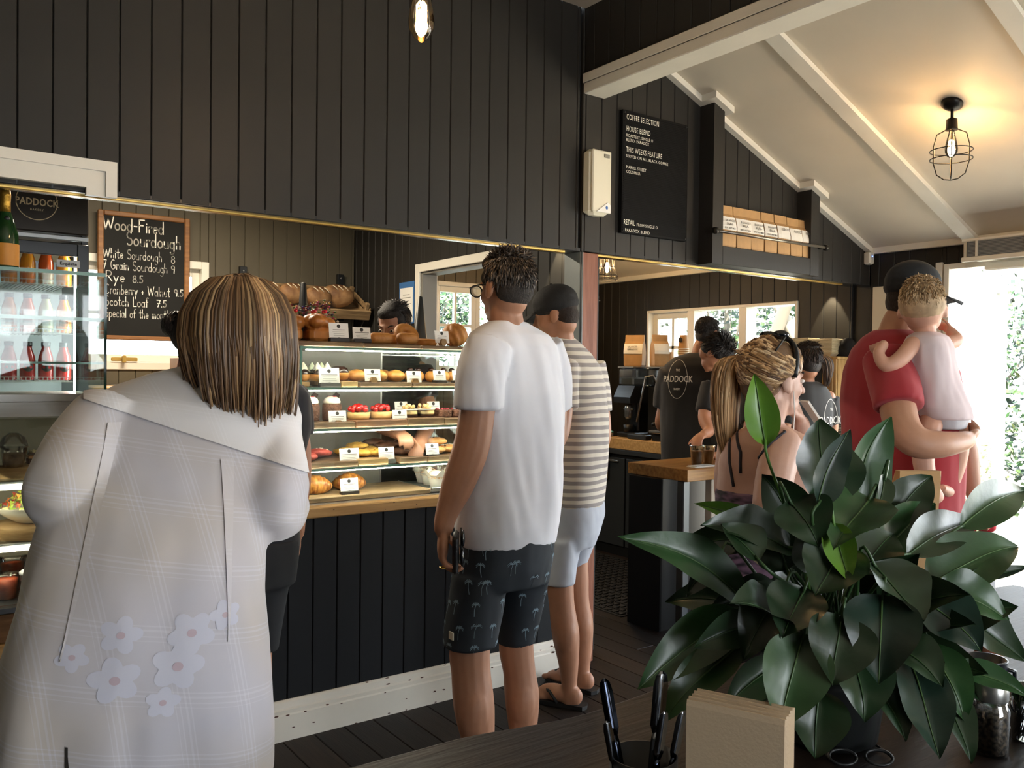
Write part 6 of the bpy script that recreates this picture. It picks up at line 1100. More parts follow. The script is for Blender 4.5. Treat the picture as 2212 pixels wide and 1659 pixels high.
# ---------------------------------------------------------------- man in white T-shirt
t, d = person('man_white_tee', 'man in white T-shirt and dark palm print shorts seen from behind at the counter'); sk = skin('tan', '#ab7a5e'); fr = frame((-.10, .99, 0), -.05)
g = G(); slices(g, d['shirt'], d['face'], -.02); slices(g, d['shorts'], d['face'], -.015)
for k in ('armL', 'armR', 'legL', 'legR', 'neck'): limb(g, d[k])
head(g, d['head'], fr, .98); foot(g, d['legL'][-1], d['face'], 1.05); foot(g, d['legR'][-1], d['face'], 1.05); g.ell(Vector(d['legR'][3][:3])-FC*.02, (.05, .05, .09)); g.ell(Vector(d['legL'][3][:3])-FC*.02, (.055, .055, .1))
W1 = Vector(d['armL'][-1][:3]); hd = Vector((-.02, .02, -1)); hand(g, W1, hd, RC*.95+FC*.1, (.45, .75, .6), 1.08, -1, 0, .6); w2 = Vector(d['armR'][-1][:3]); hand(g, w2, FC+UP*-.2, -RC, (.5, .5, .4), 1.0, 1)
body = vox('body', g, .0055, sk, t, 3)
tw = tee('t_shirt', t, d, M('white_cotton', '#e2e3ea', .8, var=.02, vscale=10, sheen=.2), .008, folds(.013, 8, 2.6, 2., 1.4, d['shirt'][-1][2]), 0.004, lambda g: g.ell(Vector(d['shirt'][1][:3])+UP*.005, (.075, .062, .02)))
g = G(); slices(g, d['shorts'], d['face'], .006); slices(g, d['shL'], d['face'], .006); slices(g, d['shR'], d['face'], .006)
so = vox('shorts', g, .008, M('navy_print_cloth', '#1b232b', .75, var=.15, vscale=12), t, 4, folds(.005, 12, 4, 5.))
tree = bvh(so); g = G(); rnd = random.Random(4)
for ax_, zz in (('L', None), ('R', None)):
    cx = Vector(d['sh'+ax_][1][:3])
    for row in range(8):
        z = .58+.062*row+rnd.uniform(-.012, .012); nA = 6
        for k in range(nA):
            a = 2*PI*(k+.5*(row % 2))/nA+rnd.uniform(-.2, .2); dr = Vector((math.cos(a), math.sin(a), 0)); o_ = Vector((cx.x, cx.y, z)); ex = UP.cross(dr); tl = rnd.uniform(-.15, .15)
            strokes = [[(0, 0), (.002+tl*.02, -.016), (tl*.04, -.036)]]+[[(0, 0), (.008*math.cos(q), .006*math.sin(q)+.003), (.014*math.cos(q), .010*math.sin(q)-.003)] for q in (.2, .9, 1.6, 2.3, 2.95, -.4, 3.5)]
            for st in strokes:
                pp = proj(st, o_+dr*.2, -ex, UP, -dr, tree, .0015)
                if max((pp[i]-pp[i+1]).length for i in range(len(pp)-1)) > .05: continue
                for i in range(len(pp)-1):
                    e = (pp[i+1]-pp[i]); 
                    if e.length < 1e-5: continue
                    nn = e.normalized().cross(dr)*.0011; g.add([pp[i]-nn, pp[i+1]-nn, pp[i+1]+nn, pp[i]+nn], [(0, 1, 2, 3)])
g.mk('palm_print', M('palm_print', '#7d93a0', .8), so)['kind'] = 'stuff'
tg_ = G(); p0 = Vector(d['shL'][2][:3])+Vector((-.098, -.03, -.01)); box('shorts_tag', p0.x-.002, p0.y-.012, p0.z-.012, p0.x+.002, p0.y+.012, p0.z+.012, M('cream_tag', '#cfc9b5', .7), so)
g = G(); shortcap(g, d['head'], fr, .98, 1.0); hb = vox('hair', g, .006, M('dark_grey_hair', '#2b2520', .8, var=.3, vscale=60, bump=.5, bscale=160), t, 2)
pa = tufts(d['head'], fr, 3000, .026, .98, .99, .30, 3); strands('hair_tufts', hb, pa, pick(['#332b25', '#40372f', '#564b41', '#6d6158', '#241d18', '#8a7d70'], len(pa), 2), mHAIR, .0016, 3)['kind'] = 'stuff'
S, F, U = fr; hc = Vector(d['head']); gl = thing('eyeglasses', hc, 'black framed glasses worn by the man in white', 'glasses')
for q in (-1, 1):
    G().tube([hc+S*q*.074+F*.0+U*.008, hc+S*q*.073+F*.05+U*.010, hc+S*q*.068+F*.100+U*.006], .0028, 6).mk('temple', mBLACK, gl, True); n = 18; ct = hc+S*q*.034+F*.108-U*.002
    G().tube([ct+S*.026*math.cos(2*PI*i/n)+U*.020*math.sin(2*PI*i/n) for i in range(n+1)], .0024, 6).mk('rim', mBLACK, gl, True); G().ell(ct, (.024, .001, .018), 14, 6, (S, F, U)).mk('lens', mGLASS, gl, True)
G().tube([hc+S*-.009+F*.110, hc+F*.113+U*.002, hc+S*.009+F*.110], .0022, 6).mk('bridge', mBLACK, gl, True)
o = G().box(-.008, -.038, -.06, .010, .038, .06, .006).xf(Matrix.Translation(W1+hd*.075+RC*.040-FC*.004) @ Matrix.Rotation(math.radians(-35.9), 4, 'Z') @ Matrix.Rotation(.15, 4, 'X')).mk('wallet', M('black_leather', '#121315', .35, bump=.3, bscale=80), None, base=W1+hd*.12); tag(o, 'black leather wallet held in the left hand of the man in white', 'wallet')
sg = thing('sunglasses', W1+hd*.05, 'dark sunglasses held folded in the same hand as the wallet', 'sunglasses')
for q in (0, 1): G().ell(W1+hd*(.03+.055*q)+RC*.062-FC*.012, (.007, .024, .026), 12, 8, (RC, FC, UP)).mk('lens', M('dark_lens', '#101418', .08, spec=.7), sg, True)
G().tube([W1+hd*-.005+RC*.056-FC*.02, W1+hd*.11+RC*.060-FC*.018], .003, 6).mk('temple', mBLACK, sg, True)
n = 16; rc = W1+hd*.118+RC*.006-FC*.026; G().tube([rc+(hd.cross(FC)*math.cos(2*PI*i/n)+FC*math.sin(2*PI*i/n))*.0105 for i in range(n+1)], .0022, 6).mk('ring', M('gold_ring', '#d8b15c', .2, metal=1.0), body, True)
# ---------------------------------------------------------------- man in striped T-shirt and black cap
def Mstripe(name, c1, c2, period, duty):
    if name in MATS: return MATS[name]
    m = M(name, c1, .85, sheen=.2); n = m.node_tree.nodes; L = m.node_tree.links; b = n['Principled BSDF']; tc_ = n.new('ShaderNodeTexCoord'); sx_ = n.new('ShaderNodeSeparateXYZ'); L.new(tc_.outputs['Object'], sx_.inputs[0]); nz = n.new('ShaderNodeTexNoise'); nz.inputs['Scale'].default_value = 5; L.new(tc_.outputs['Object'], nz.inputs['Vector'])
    ad = n.new('ShaderNodeMath'); ad.operation = 'MULTIPLY_ADD'; ad.inputs[1].default_value = .018; L.new(nz.outputs['Fac'], ad.inputs[0]); L.new(sx_.outputs['Z'], ad.inputs[2])
    md = n.new('ShaderNodeMath'); md.operation = 'FLOORED_MODULO'; md.inputs[1].default_value = period; L.new(ad.outputs[0], md.inputs[0]); lt = n.new('ShaderNodeMath'); lt.operation = 'LESS_THAN'; lt.inputs[1].default_value = period*duty; L.new(md.outputs[0], lt.inputs[0])
    mx = n.new('ShaderNodeMix'); mx.data_type = 'RGBA'; mx.inputs['A'].default_value = (*lin(c1), 1); mx.inputs['B'].default_value = (*lin(c2), 1); L.new(lt.outputs[0], mx.inputs['Factor']); L.new(mx.outputs['Result'], b.inputs['Base Color']); return m
t, d = person('man_striped_tee', 'man in black cap, grey striped T-shirt and pale shorts beside the red post'); fr = frame((-.62, .78, 0), -.25); sk = skin('tan', '#ab7a5e')
g = G(); slices(g, d['shirt'], d['face'], -.02); slices(g, d['shorts'], d['face'], -.015)
for k in ('armL', 'armR', 'legL', 'legR', 'neck'): limb(g, d[k])
head(g, d['head'], fr, .97); fd = Vector((-.45, .9, 0)); foot(g, d['legL'][-1], fd, 1.05); foot(g, d['legR'][-1], (-.2, .97), 1.05); g.ell(Vector(d['legL'][3][:3])-FC*.02, (.05, .05, .09)); g.ell(Vector(d['legR'][3][:3])-FC*.015, (.048, .048, .085)); hand(g, d['armR'][-1][:3], FC-RC*.6, -UP, (.5, .5, .3), 1.0, 1); hand(g, d['armL'][-1][:3], FC-RC*.5, -UP, (.4, .5, .3), 1.0, -1)
body = vox('body', g, .0065, sk, t, 3); tee('t_shirt', t, d, Mstripe('striped_jersey', '#d6cfc2', '#938c8a', .0335, .5), .009, folds(.007, 9, 3, 9., .8, d['shirt'][-1][2]), .004)
g = G(); slices(g, d['shorts'], d['face'], .006); slices(g, d['shL'], d['face'], .006); slices(g, d['shR'], d['face'], .006); so = vox('shorts', g, .009, M('pale_blue_cloth', '#b3b9c4', .8, var=.04, vscale=9), t, 4, folds(.006, 9, 6, 3., 1.5))
g = G(); shortcap(g, d['head'], fr, .95, .99); vox('hair', g, .007, M('dark_brown_hair', '#2a1f18', .8, var=.25, vscale=60, bump=.5, bscale=150), t, 2)
S, F, U = fr; hc = Vector(d['head']); cp = thing('cap', hc, 'plain black baseball cap worn by the man in the striped T-shirt', 'cap'); mCAP = M('black_cap_cloth', '#121213', .8, bump=.2, bscale=200)
g = G(); g.ell(hc+(F*-.012+U*.058), (.088, .104, .080), 22, 13, (S, F, U)); g.ell(hc+(F*-.012+U*.04), (.089, .105, .05), 22, 10, (S, F, U)); vox('crown', g, .006, mCAP, cp, 2); G().ell(hc+F*-.012+U*.138, (.008, .008, .005), 8, 6).mk('button', mCAP, cp, True)
g = G(); rs = [[hc+S*(x*.078)+F*(.075+yy*.085*(1-.55*x*x))+U*(.038-.02*x*x-.022*yy+dz) for yy in (0, .35, .7, 1)] for dz in (0,) for x in [i/8-1 for i in range(17)]]; g.rings(rs, False, False, None, False); br = g.mk('brim', mCAP, cp, True); so_ = br.modifiers.new('solid', 'SOLIDIFY'); so_.thickness = .003
for k, sd in (('legL', fd), ('legR', Vector((-.2, .97, 0)))):
    sd = sd.normalized(); a = Vector((d[k][-1][0], d[k][-1][1], 0)); q = sd.cross(UP); fl = thing('flip_flop', a, 'black rubber flip flop under the %s foot of the man in striped T-shirt' % ('left' if k == 'legL' else 'right'), 'sandal', 'black flip flops')
    pts = [(a+sd*y+q*x) for x, y in ((-.03, -.07), (.0, -.08), (.03, -.07), (.035, 0), (.042, .08), (.05, .15), (.04, .20), (.01, .215), (-.03, .20), (-.048, .15), (-.042, .08), (-.034, 0))]
    G().rings([[Vector((p.x, p.y, .0015)) for p in pts], [Vector((p.x, p.y, .018)) for p in pts]]).mk('sole', M('black_rubber', '#151515', .6), fl)
    for sg_ in (-1, 1): G().tube([a+q*.044*sg_+sd*.04+UP*.02, a+q*.038*sg_+sd*.08+UP*.062, a+sd*.13+UP*.066, a+sd*.165+UP*.045], .007, 6).mk('strap', M('black_rubber', '#151515'), fl, True)
# ---------------------------------------------------------------- woman in long white shirt
def Mplaid(name, base, light, period, dens):
    if name in MATS: return MATS[name]
    m = M(name, base, .9, sheen=.3); n = m.node_tree.nodes; L = m.node_tree.links; b = n['Principled BSDF']; tc_ = n.new('ShaderNodeTexCoord'); sx_ = n.new('ShaderNodeSeparateXYZ'); L.new(tc_.outputs['Object'], sx_.inputs[0]); acc = None
    def lines(src, per, off, w_, tiltsrc=None, tilt=0.0):
        a = n.new('ShaderNodeMath'); a.operation = 'MULTIPLY_ADD'; a.inputs[1].default_value = tilt; L.new(tiltsrc, a.inputs[0]); L.new(src, a.inputs[2])
        md = n.new('ShaderNodeMath'); md.operation = 'FLOORED_MODULO'; md.inputs[1].default_value = per; ad = n.new('ShaderNodeMath'); ad.inputs[1].default_value = off+10*per; L.new(a.outputs[0], ad.inputs[0]); L.new(ad.outputs[0], md.inputs[0]); lt = n.new('ShaderNodeMath'); lt.operation = 'LESS_THAN'; lt.inputs[1].default_value = w_; L.new(md.outputs[0], lt.inputs[0]); return lt.outputs[0]
    X, Z = sx_.outputs['X'], sx_.outputs['Z']
    for src, ts, tl in ((X, Z, .12), (Z, X, .18)):
        for off, w_ in ((0, .0022), (.008, .0035), (.017, .0022), (.024, .0012)):
            o_ = lines(src, period, off, w_, ts, tl)
            if acc is None: acc = o_
            else: ad = n.new('ShaderNodeMath'); L.new(acc, ad.inputs[0]); L.new(o_, ad.inputs[1]); acc = ad.outputs[0]
    ml = n.new('ShaderNodeMath'); ml.operation = 'MULTIPLY'; ml.inputs[1].default_value = dens; ml.use_clamp = True; L.new(acc, ml.inputs[0]); mx = n.new('ShaderNodeMix'); mx.data_type = 'RGBA'; mx.inputs['B'].default_value = (*lin(light), 1); nz = n.new('ShaderNodeTexNoise'); nz.inputs['Scale'].default_value = 3.2; nz.inputs['Detail'].default_value = 1; L.new(tc_.outputs['Object'], nz.inputs['Vector']); rp = n.new('ShaderNodeValToRGB'); L.new(nz.outputs['Fac'], rp.inputs[0]); rp.color_ramp.elements[0].position = .42; rp.color_ramp.elements[1].position = .62; rp.color_ramp.elements[0].color = (*lin(base), 1); rp.color_ramp.elements[1].color = (*lin('#c6beb8'), 1); L.new(rp.outputs[0], mx.inputs['A']); L.new(ml.outputs[0], mx.inputs['Factor']); L.new(mx.outputs['Result'], b.inputs['Base Color']); return m
t, d = person('woman_white_shirt', 'woman with streaked bob in a long sheer white checked shirt, seen from behind'); fr = frame((.20, .98, 0), -.45, .12); sk = skin('fair', '#b98263')
g = G(); slices(g, d['shirt'], d['face'], -.03)
for k in ('armL', 'armR', 'legL', 'legR', 'neck'): limb(g, d[k])
head(g, d['head'], fr, .95); foot(g, d['legL'][-1], d['face']); foot(g, d['legR'][-1], d['face']); hand(g, d['armL'][-1][:3], FC+RC*.5, -UP, (.3, .4, .3), .95, -1); hand(g, d['armR'][-1][:3], FC-RC*.3, -UP, (.3, .4, .3), .95, 1)
vox('body', g, .008, sk, t, 3)
def blouse_fold(p, n):
    u = noise.noise(Vector((p.x*7+3, p.y*7, p.z*1.2))); v = noise.noise(Vector((p.x*17, p.y*17, p.z*2.5+9))); lo = max(0, min(1, (1.30-p.z)/.5)); return ((.006+.012*lo)*u+(.004+.004*lo)*v)*max(0., 1-abs(n.z))**.5
g = G(); slices(g, d['shirt'], d['face'], 0.0, 32, 2.2)
for k in ('sleeveL', 'sleeveR'): limb(g, d[k], 18, False)
sh = vox('shirt', g, .008, Mplaid('sheer_check', '#c3c1cb', '#d6d5de', .105, .38), t, 4, blouse_fold)
cy_ = Vector(d['yoke'][4][:3]); rt_ = Vector((d['face'][1], -d['face'][0], 0)); bm = bmesh.new(); bm.from_mesh(sh.data); off_ = offset(sh)
for co_, no_ in ((Vector((cy_.x, cy_.y, 1.300)), -(rt_*.36+UP)), (cy_+rt_*.235, rt_), (cy_-rt_*.215, -rt_)): bmesh.ops.bisect_plane(bm, geom=bm.verts[:]+bm.edges[:]+bm.faces[:], plane_co=co_-off_, plane_no=no_, clear_outer=True)
bm.normal_update(); vs_ = [v.co+off_+v.normal*.004 for v in bm.verts]; bm.verts.index_update(); fs_ = [tuple(v.index for v in f.verts) for f in bm.faces]; bm.free()
yo = mk('yoke', vs_, fs_, Mplaid('double_white_cotton', '#e9e8ec', '#efeef2', .09, .2), sh, True)
tree = bvh(sh); bk = Vector((d['face'][0], d['face'][1], 0))
for px_, z0_, z1_, tl in ((-.120, 1.335, .95, -.045), (.085, 1.262, .95, -.012)):
    c0 = Vector(d['shirt'][6][:3]); e = bk.cross(UP); g = G(); rows = []
    for i in range(15):
        z = z0_+(z1_-z0_)*i/14; rows.append(proj([(px_+tl*i/14*2-.012*(1-i/15), 0), (px_+tl*i/14*2-.002, 0), (px_+tl*i/14*2+.014*(1-i/15), 0)], (c0.x, c0.y, z), e, UP, bk, tree, .004))
    g.rings(rows, False, False, None, False).mk('pleat_edge', Mplaid('pleat_cotton', '#d0ced7', '#dddce4', .09, .2), sh, True)
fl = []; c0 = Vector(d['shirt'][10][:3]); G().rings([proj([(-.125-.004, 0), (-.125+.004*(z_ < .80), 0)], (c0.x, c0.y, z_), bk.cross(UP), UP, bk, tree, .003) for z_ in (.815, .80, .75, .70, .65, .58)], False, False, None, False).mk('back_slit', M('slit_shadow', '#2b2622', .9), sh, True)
for k, (fx_, fz_, R_) in enumerate(((-.045, .985, .036), (.07, .975, .042), (-.055, .915, .044), (.045, .925, .046), (-.12, .955, .028), (.13, .995, .030), (.02, .87, .03))):
    n = 40; m_ = 5; vs_ = [(fx_, fz_)]; fs_ = []
    for r_ in range(1, m_+1):
        for i in range(n):
            a = 2*PI*i/n; rr = R_*(.62+.38*abs(math.cos(2.5*a+k)))*r_/m_; vs_.append((fx_+rr*math.cos(a), fz_+rr*math.sin(a)*.85))
    for i in range(n): fs_.append((0, 1+i, 1+(i+1) % n))
    for r_ in range(m_-1):
        for i in range(n): fs_.append((1+r_*n+i, 1+(r_+1)*n+i, 1+(r_+1)*n+(i+1) % n, 1+r_*n+(i+1) % n))
    mk('flower_print', proj(vs_, (c0.x, c0.y, 0), bk.cross(UP), UP, bk, tree, .0013), fs_, M('pale_blue_print', '#cbccdb', .9), sh, True); mk('flower_centre', proj([(fx_, fz_)]+[(fx_+R_*.2*math.cos(2*PI*i/12), fz_+R_*.16*math.sin(2*PI*i/12)) for i in range(12)], (c0.x, c0.y, 0), bk.cross(UP), UP, bk, tree, .0022), [(0, 1+i, 1+(i+1) % 12) for i in range(12)], M('pink_print', '#c2b0bb', .9), sh, True)
g = G(); limb(g, [(*Vector(d['neck'][0][:3])-bk*.045-UP*.02, .03), (*Vector(d['neck'][0][:3])+bk.cross(UP)*.07+UP*-.01, .028), (*Vector(d['neck'][0][:3])+bk.cross(UP)*.085+bk*.05, .024)], 10); limb(g, [(*Vector(d['neck'][0][:3])-bk*.045-UP*.02, .03), (*Vector(d['neck'][0][:3])-bk.cross(UP)*.085-UP*.012, .028), (*Vector(d['neck'][0][:3])-bk.cross(UP)*.10+bk*.05, .024)], 10); vox('collar', g, .006, Mplaid('double_white_cotton', '#e9e8ec', '#efeef2', .09, .2), sh, 3)
# streaked bob
S, F, U = fr; hc = Vector(d['head'])+UP*.028; rnd = random.Random(11); pa = []; g = G(); g.ell(hc-F*.010+UP*.008, (.088, .096, .098), 20, 13); g.ell(hc-F*.015-UP*.06, (.088, .080, .09), 18, 11); hb = vox('hair', g, .007, M('bob_under', '#4f3a25', .7, var=.3, vscale=30, vstretch=(3, 3, .6), bump=.4, bscale=120), t, 3)
for i in range(1900):
    a = rnd.uniform(-2.45, 2.45); part = rnd.uniform(-.03, .05); L = rnd.gauss(.275, .028)
    rt = hc+UP*.112+F*part+S*rnd.uniform(-.02, .02); out = -F*math.cos(a)+S*math.sin(a); outH = Vector((out.x, out.y, 0)).normalized(); p = [rt]; k_ = rnd.uniform(.96, 1.10)
    for th in (28, 52, 74, 95): q = math.radians(th); p.append(hc+outH*(.112+.006*math.sin(a*7))*k_*math.sin(q)+UP*(.118*k_*math.cos(q)))
    for u in (.3, .65, 1.0): p.append(p[4]-UP*(L-.13)*u*(.85+.25*math.cos(a-.6))-outH*.028*u*u+S*(.012*u+.012*math.sin(i*1.7)*u)+F*.004*math.sin(i)*u)
    pa.append([v.copy() for v in p])
strands('hair_strands', hb, pa, pick(['#4f3825', '#5f442d', '#715338', '#866545', '#a07d56', '#b9976c', '#8c6b4a', '#665037', '#543d2a'], len(pa), 5), mHAIR, .0029, 4)['kind'] = 'stuff'
# ---------------------------------------------------------------- person in navy T-shirt behind her
t, d = person('person_navy', 'person with dark hair bun, navy T-shirt and dark shorts standing behind the white shirt'); fr = frame((.35, .93, 0), -.15); sk = skin('fair', '#b98263')
g = G(); slices(g, d['shirt'], d['face'], -.02); slices(g, d['shorts'], d['face'], -.02)
for k in ('armL', 'armR', 'legL', 'legR', 'neck'): limb(g, d[k])
head(g, d['head'], fr, .95); foot(g, d['legL'][-1], d['face']); foot(g, d['legR'][-1], d['face']); hand(g, d['armR'][-1][:3], (0, .1, -1), -RC, (.3, .4, .3), .95, 1); hand(g, d['armL'][-1][:3], FC, -UP, (.3, .4, .3), .95, -1); vox('body', g, .009, sk, t, 3)
tee('t_shirt', t, d, M('navy_cotton', '#20242e', .85, sheen=.2), .01, folds(.005, 10, 4, 1.), .004)
g = G(); slices(g, d['shorts'], d['face'], .006); slices(g, d['shL'], d['face'], .004); slices(g, d['shR'], d['face'], .004); vox('shorts', g, .01, M('charcoal_cloth', '#2d2f33', .85), t, 4, folds(.004, 10, 4, 2.))
g = G(); shortcap(g, d['head'], fr, .97, 1.03); b0 = Vector(d['head'])-RC*.095+UP*.045; g.ell(b0, (.038, .038, .035)); g.ell(Vector(d['head'])-RC*.06+UP*.02, (.05, .05, .06)); hb = vox('hair', g, .007, M('black_brown_hair', '#211b1a', .6, var=.3, vscale=40, bump=.5, bscale=130), t, 3)
rnd = random.Random(3); pa = []
for i in range(160):
    v = Vector((rnd.gauss(0, 1), rnd.gauss(0, 1), rnd.gauss(0, 1))).normalized(); w_ = v.orthogonal().normalized(); pa.append([b0+(v*math.cos(q)+w_*math.sin(q))*.039 for q in (0, .5, 1, 1.5, 2.0)])
strands('bun_curls', hb, pa, pick(['#1d1717', '#2c2423', '#3a302d'], len(pa), 1), mHAIR, .0025, 4)['kind'] = 'stuff'
# ---------------------------------------------------------------- woman with blonde ponytail
t, d = person('woman_ponytail', 'woman with blonde ponytail and strappy top eating from a paper tray'); fr = frame((RC*.93+FC*.36), -.02); sk = skin('rosy', '#c29a88')
g = G(); slices(g, d['torso'], d['face'], 0.0)
for k in ('shR', 'shL', 'legL', 'legR', 'neck'): limb(g, d[k])
head(g, d['head'], fr, .93); foot(g, d['legL'][-1], d['face'], .92); foot(g, d['legR'][-1], d['face'], .92)
WH = Vector(d['shR'][-1][:3]); hand(g, WH, UP*.9-RC*.35+FC*.1, -RC*.8-UP*.2, (.55, .8, .6), .92, 1, 0, .7); body = vox('body', g, .0055, sk, t, 3); eyes(t, d['head'], fr, .93)
tree = bvh(body); top = [q for q in d['torso'] if q[2] < 1.22]; g = G(); slices(g, top[1:], d['face'], .006); tp = vox('sports_top', g, .009, M('dark_pattern_cloth', '#241f2a', .7, col2='#7a5f76', vscale=26, vstretch=(1, 1, 3), detail=1), t, 3)
g = G(); slices(g, d['skirt'], d['face'], .006); vox('leggings', g, .01, M('dark_leggings', '#1b1a20', .8), t, 3)
tb = [Vector(q[:3]) for q in d['torso']]; fwd = Vector((d['face'][0], d['face'][1], 0)); rt = Vector((fwd.y, -fwd.x, 0))
for nm, L in (('strap', [(-.10, -1, 1.315), (-.08, -1, 1.27), (-.055, -1, 1.22), (-.05, -1, 1.16)]), ('strap', [(-.125, -1, 1.30), (-.10, -1, 1.25), (-.09, -1, 1.19), (-.07, -1, 1.12)]), ('strap', [(.11, -1, 1.315), (.06, -1, 1.26), (.02, -1, 1.2), (.0, -1, 1.14)]), ('strap', [(.125, 1, 1.31), (.115, 1, 1.26), (.11, 1, 1.21), (.105, 1, 1.15)]), ('strap', [(.14, 1, 1.30), (.135, 1, 1.25), (.13, 1, 1.2), (.12, 1, 1.14)])):
    c0 = tb[3]; pp = []
    for u in range(13):
        k = u/12*(len(L)-1); i = min(int(k), len(L)-2); f_ = k-i; a_, s_, z_ = [L[i][j]+(L[i+1][j]-L[i][j])*f_ for j in range(3)]; pp.append(proj([(a_, 0)], (c0.x, c0.y, z_), rt, UP, fwd*(-s_), tree, .002)[0])
    G().tube(pp, .0045, 6).mk(nm, M('purple_black_strap', '#1d1822', .6), tp, True)
S, F, U = fr; hc = Vector(d['head']); s_ = .93; tie = Vector(d['tie']); rnd = random.Random(21); pa = []
g = G(); shortcap(g, hc, fr, s_, 1.0); limb(g, [(*(hc-F*.07+U*.035), .030), (*tie, .018)], 12); hb = vox('hair', g, .006, M('blonde_under', '#6e5238', .6, var=.25, vscale=30, bump=.3, bscale=130), t, 3)
HL = [(0, .082, .082), (.035, .078, .078), (.060, .058, .058), (.070, .040, .028), (.080, .012, .030), (.079, -.020, .012), (.074, -.045, -.020), (.058, -.065, -.050), (.025, -.078, -.068), (0, -.080, -.072)]; c0_ = hc+(-F*.022+U*.042)*s_
for i in range(1500):
    k = rnd.uniform(0, len(HL)-1.001); j = int(k); f_ = k-j; q = [HL[j][m]+(HL[j+1][m]-HL[j][m])*f_ for m in range(3)]; sg_ = rnd.choice((-1, 1)); root = hc+(S*q[0]*sg_+F*q[1]+U*q[2])*s_; e_ = tie+Vector((rnd.gauss(0, .007), rnd.gauss(0, .007), rnd.gauss(0, .007))); pth = []; lf = rnd.uniform(1.03, 1.09)
    for u in (0, .15, .35, .55, .75, .9, 1):
        p = root+(e_-root)*u; v = p-c0_; w_ = Vector((v.dot(S)/.084, v.dot(F)/.097, v.dot(U)/.091))/s_
        if w_.length < lf: w_ = w_.normalized()*lf; p = c0_+(S*w_.x*.084+F*w_.y*.097+U*w_.z*.091)*s_
        pth.append(p)
    pa.append(pth)
pal = ['#84623f', '#9c7850', '#b99164', '#d2ae82', '#6b4d34', '#dfc29a']; strands('swept_strands', hb, pa, pick(pal, len(pa), 6), mHAIR, .0026, 4)['kind'] = 'stuff'
pc = [Vector(q) for q in d['pony']]; pa = []; cc = crv([V4(q, 1) for q in pc], 4)
for i in range(620):
    a = rnd.uniform(0, 6.28); r_ = math.sqrt(rnd.random()); L = rnd.uniform(.78, 1.08); pth = []
    for k, v in enumerate(cc):
        u = k/(len(cc)-1); sp = (.012+.034*math.sin(PI*min(1, u*.9+.08)))*(1-.35*u*u); q = v.copy(); pth.append(Vector(q[:3])+RC*math.cos(a)*r_*sp+FC*math.sin(a)*r_*sp*.8+UP*0.006*math.sin(i+k))
        if u > L: break
    pa.append(pth)
strands('ponytail', hb, pa, pick(pal+['#cfae80', '#bd976a'], len(pa), 7), mHAIR, .0030, 4)['kind'] = 'stuff'
n = 14; ax1 = (Vector(pc[1])-Vector(pc[0])).normalized(); e1 = ax1.orthogonal().normalized(); e2 = ax1.cross(e1); G().tube([tie+(e1*math.cos(2*PI*i/n)+e2*math.sin(2*PI*i/n))*.021 for i in range(n+1)], .005, 6).mk('hair_tie', M('pale_tie', '#b59b78', .7), hb, True)
pp = [hc+(S*.086*math.sin(q)+F*(.012+.02*math.cos(q))+U*(.030+.104*math.cos(q)))*s_ for q in [(-1.75+3.5*i/20) for i in range(21)]]; G().tube(pp, [.008]*21, 8).mk('headband', mBLACK, hb, True)
sg = thing('sunglasses', hc+U*.13, 'dark sunglasses pushed up on the hair of the ponytail woman', 'sunglasses')
for q in (-1, 1): G().ell(hc+(S*q*.032+F*-.005+U*.142)*s_, (.028, .022, .014), 14, 9, (S, F, U)).mk('lens', M('dark_lens', '#101418', .08, spec=.7), sg, True); G().tube([hc+(S*q*.06+F*-.01+U*.135)*s_, hc+(S*q*.08+F*-.06+U*.09)*s_], .003, 6).mk('temple', mBLACK, sg, True)
G().tube([hc+(S*-.012+U*.146)*s_, hc+(S*.012+U*.146)*s_], .003, 6).mk('bridge', mBLACK, sg, True)
G().tube([hc+(S*.07+F*.02+U*-.03)*s_, hc+(S*.06+F*.035+U*-.10)*s_, hc+S*.05+F*.03-UP*.17, hc+S*.05+F*.02-UP*.24], .0015, 5).mk('earphone_cord', M('white_cord', '#e2dfd8', .5), t, True)
o = G().rings([[WH+RC*(.0+.012)+UP*.065+FC*-.02, WH+RC*.012+UP*.065+FC*.05, WH+RC*.095-UP*.055+FC*.05, WH+RC*.095-UP*.055-FC*.02], [WH+RC*.017+UP*.069+FC*-.02, WH+RC*.017+UP*.069+FC*.05, WH+RC*.10-UP*.051+FC*.05, WH+RC*.10-UP*.051-FC*.02]]).mk('paper_tray', mPAPER, None, base=WH); fixn(o); tag(o, 'folded white paper tray in the hand of the ponytail woman', 'paper tray')
# ---------------------------------------------------------------- man in red carrying a baby
t, d = person('man_red', 'man in red T-shirt and dark cap carrying a baby by the open door'); fr = frame((RC*.9+FC*.25), -.08); sk = skin('fair2', '#b88a70')
g = G(); slices(g, d['shirt'], d['face'], -.02); slices(g, d['shorts'], d['face'], -.02)
for k in ('armR', 'armL', 'legL', 'legR', 'neck'): limb(g, d[k])
head(g, d['head'], fr, .98); foot(g, d['legL'][-1], d['face']); foot(g, d['legR'][-1], d['face']); hand(g, d['armR'][-1][:3], RC*.6+FC*.7+UP*.1, FC*.3-RC*.6+UP*.6, (.35, .45, .3), 1.0, -1); hand(g, d['armL'][-1][:3], RC*.25-UP*.9, -FC, (.6, .7, .5), 1.0, 1); vox('body', g, .0065, sk, t, 3)
mRED = M('red_cotton', '#a02832', .85, sheen=.2, var=.04); tee('t_shirt', t, d, mRED, .009, folds(.006, 9, 3.5, 4., 1.), .004)
g = G(); slices(g, d['shorts'], d['face'], .006); slices(g, d['shL'], d['face'], .004); slices(g, d['shR'], d['face'], .004); vox('shorts', g, .01, M('dark_shorts', '#24262b', .85), t, 4)
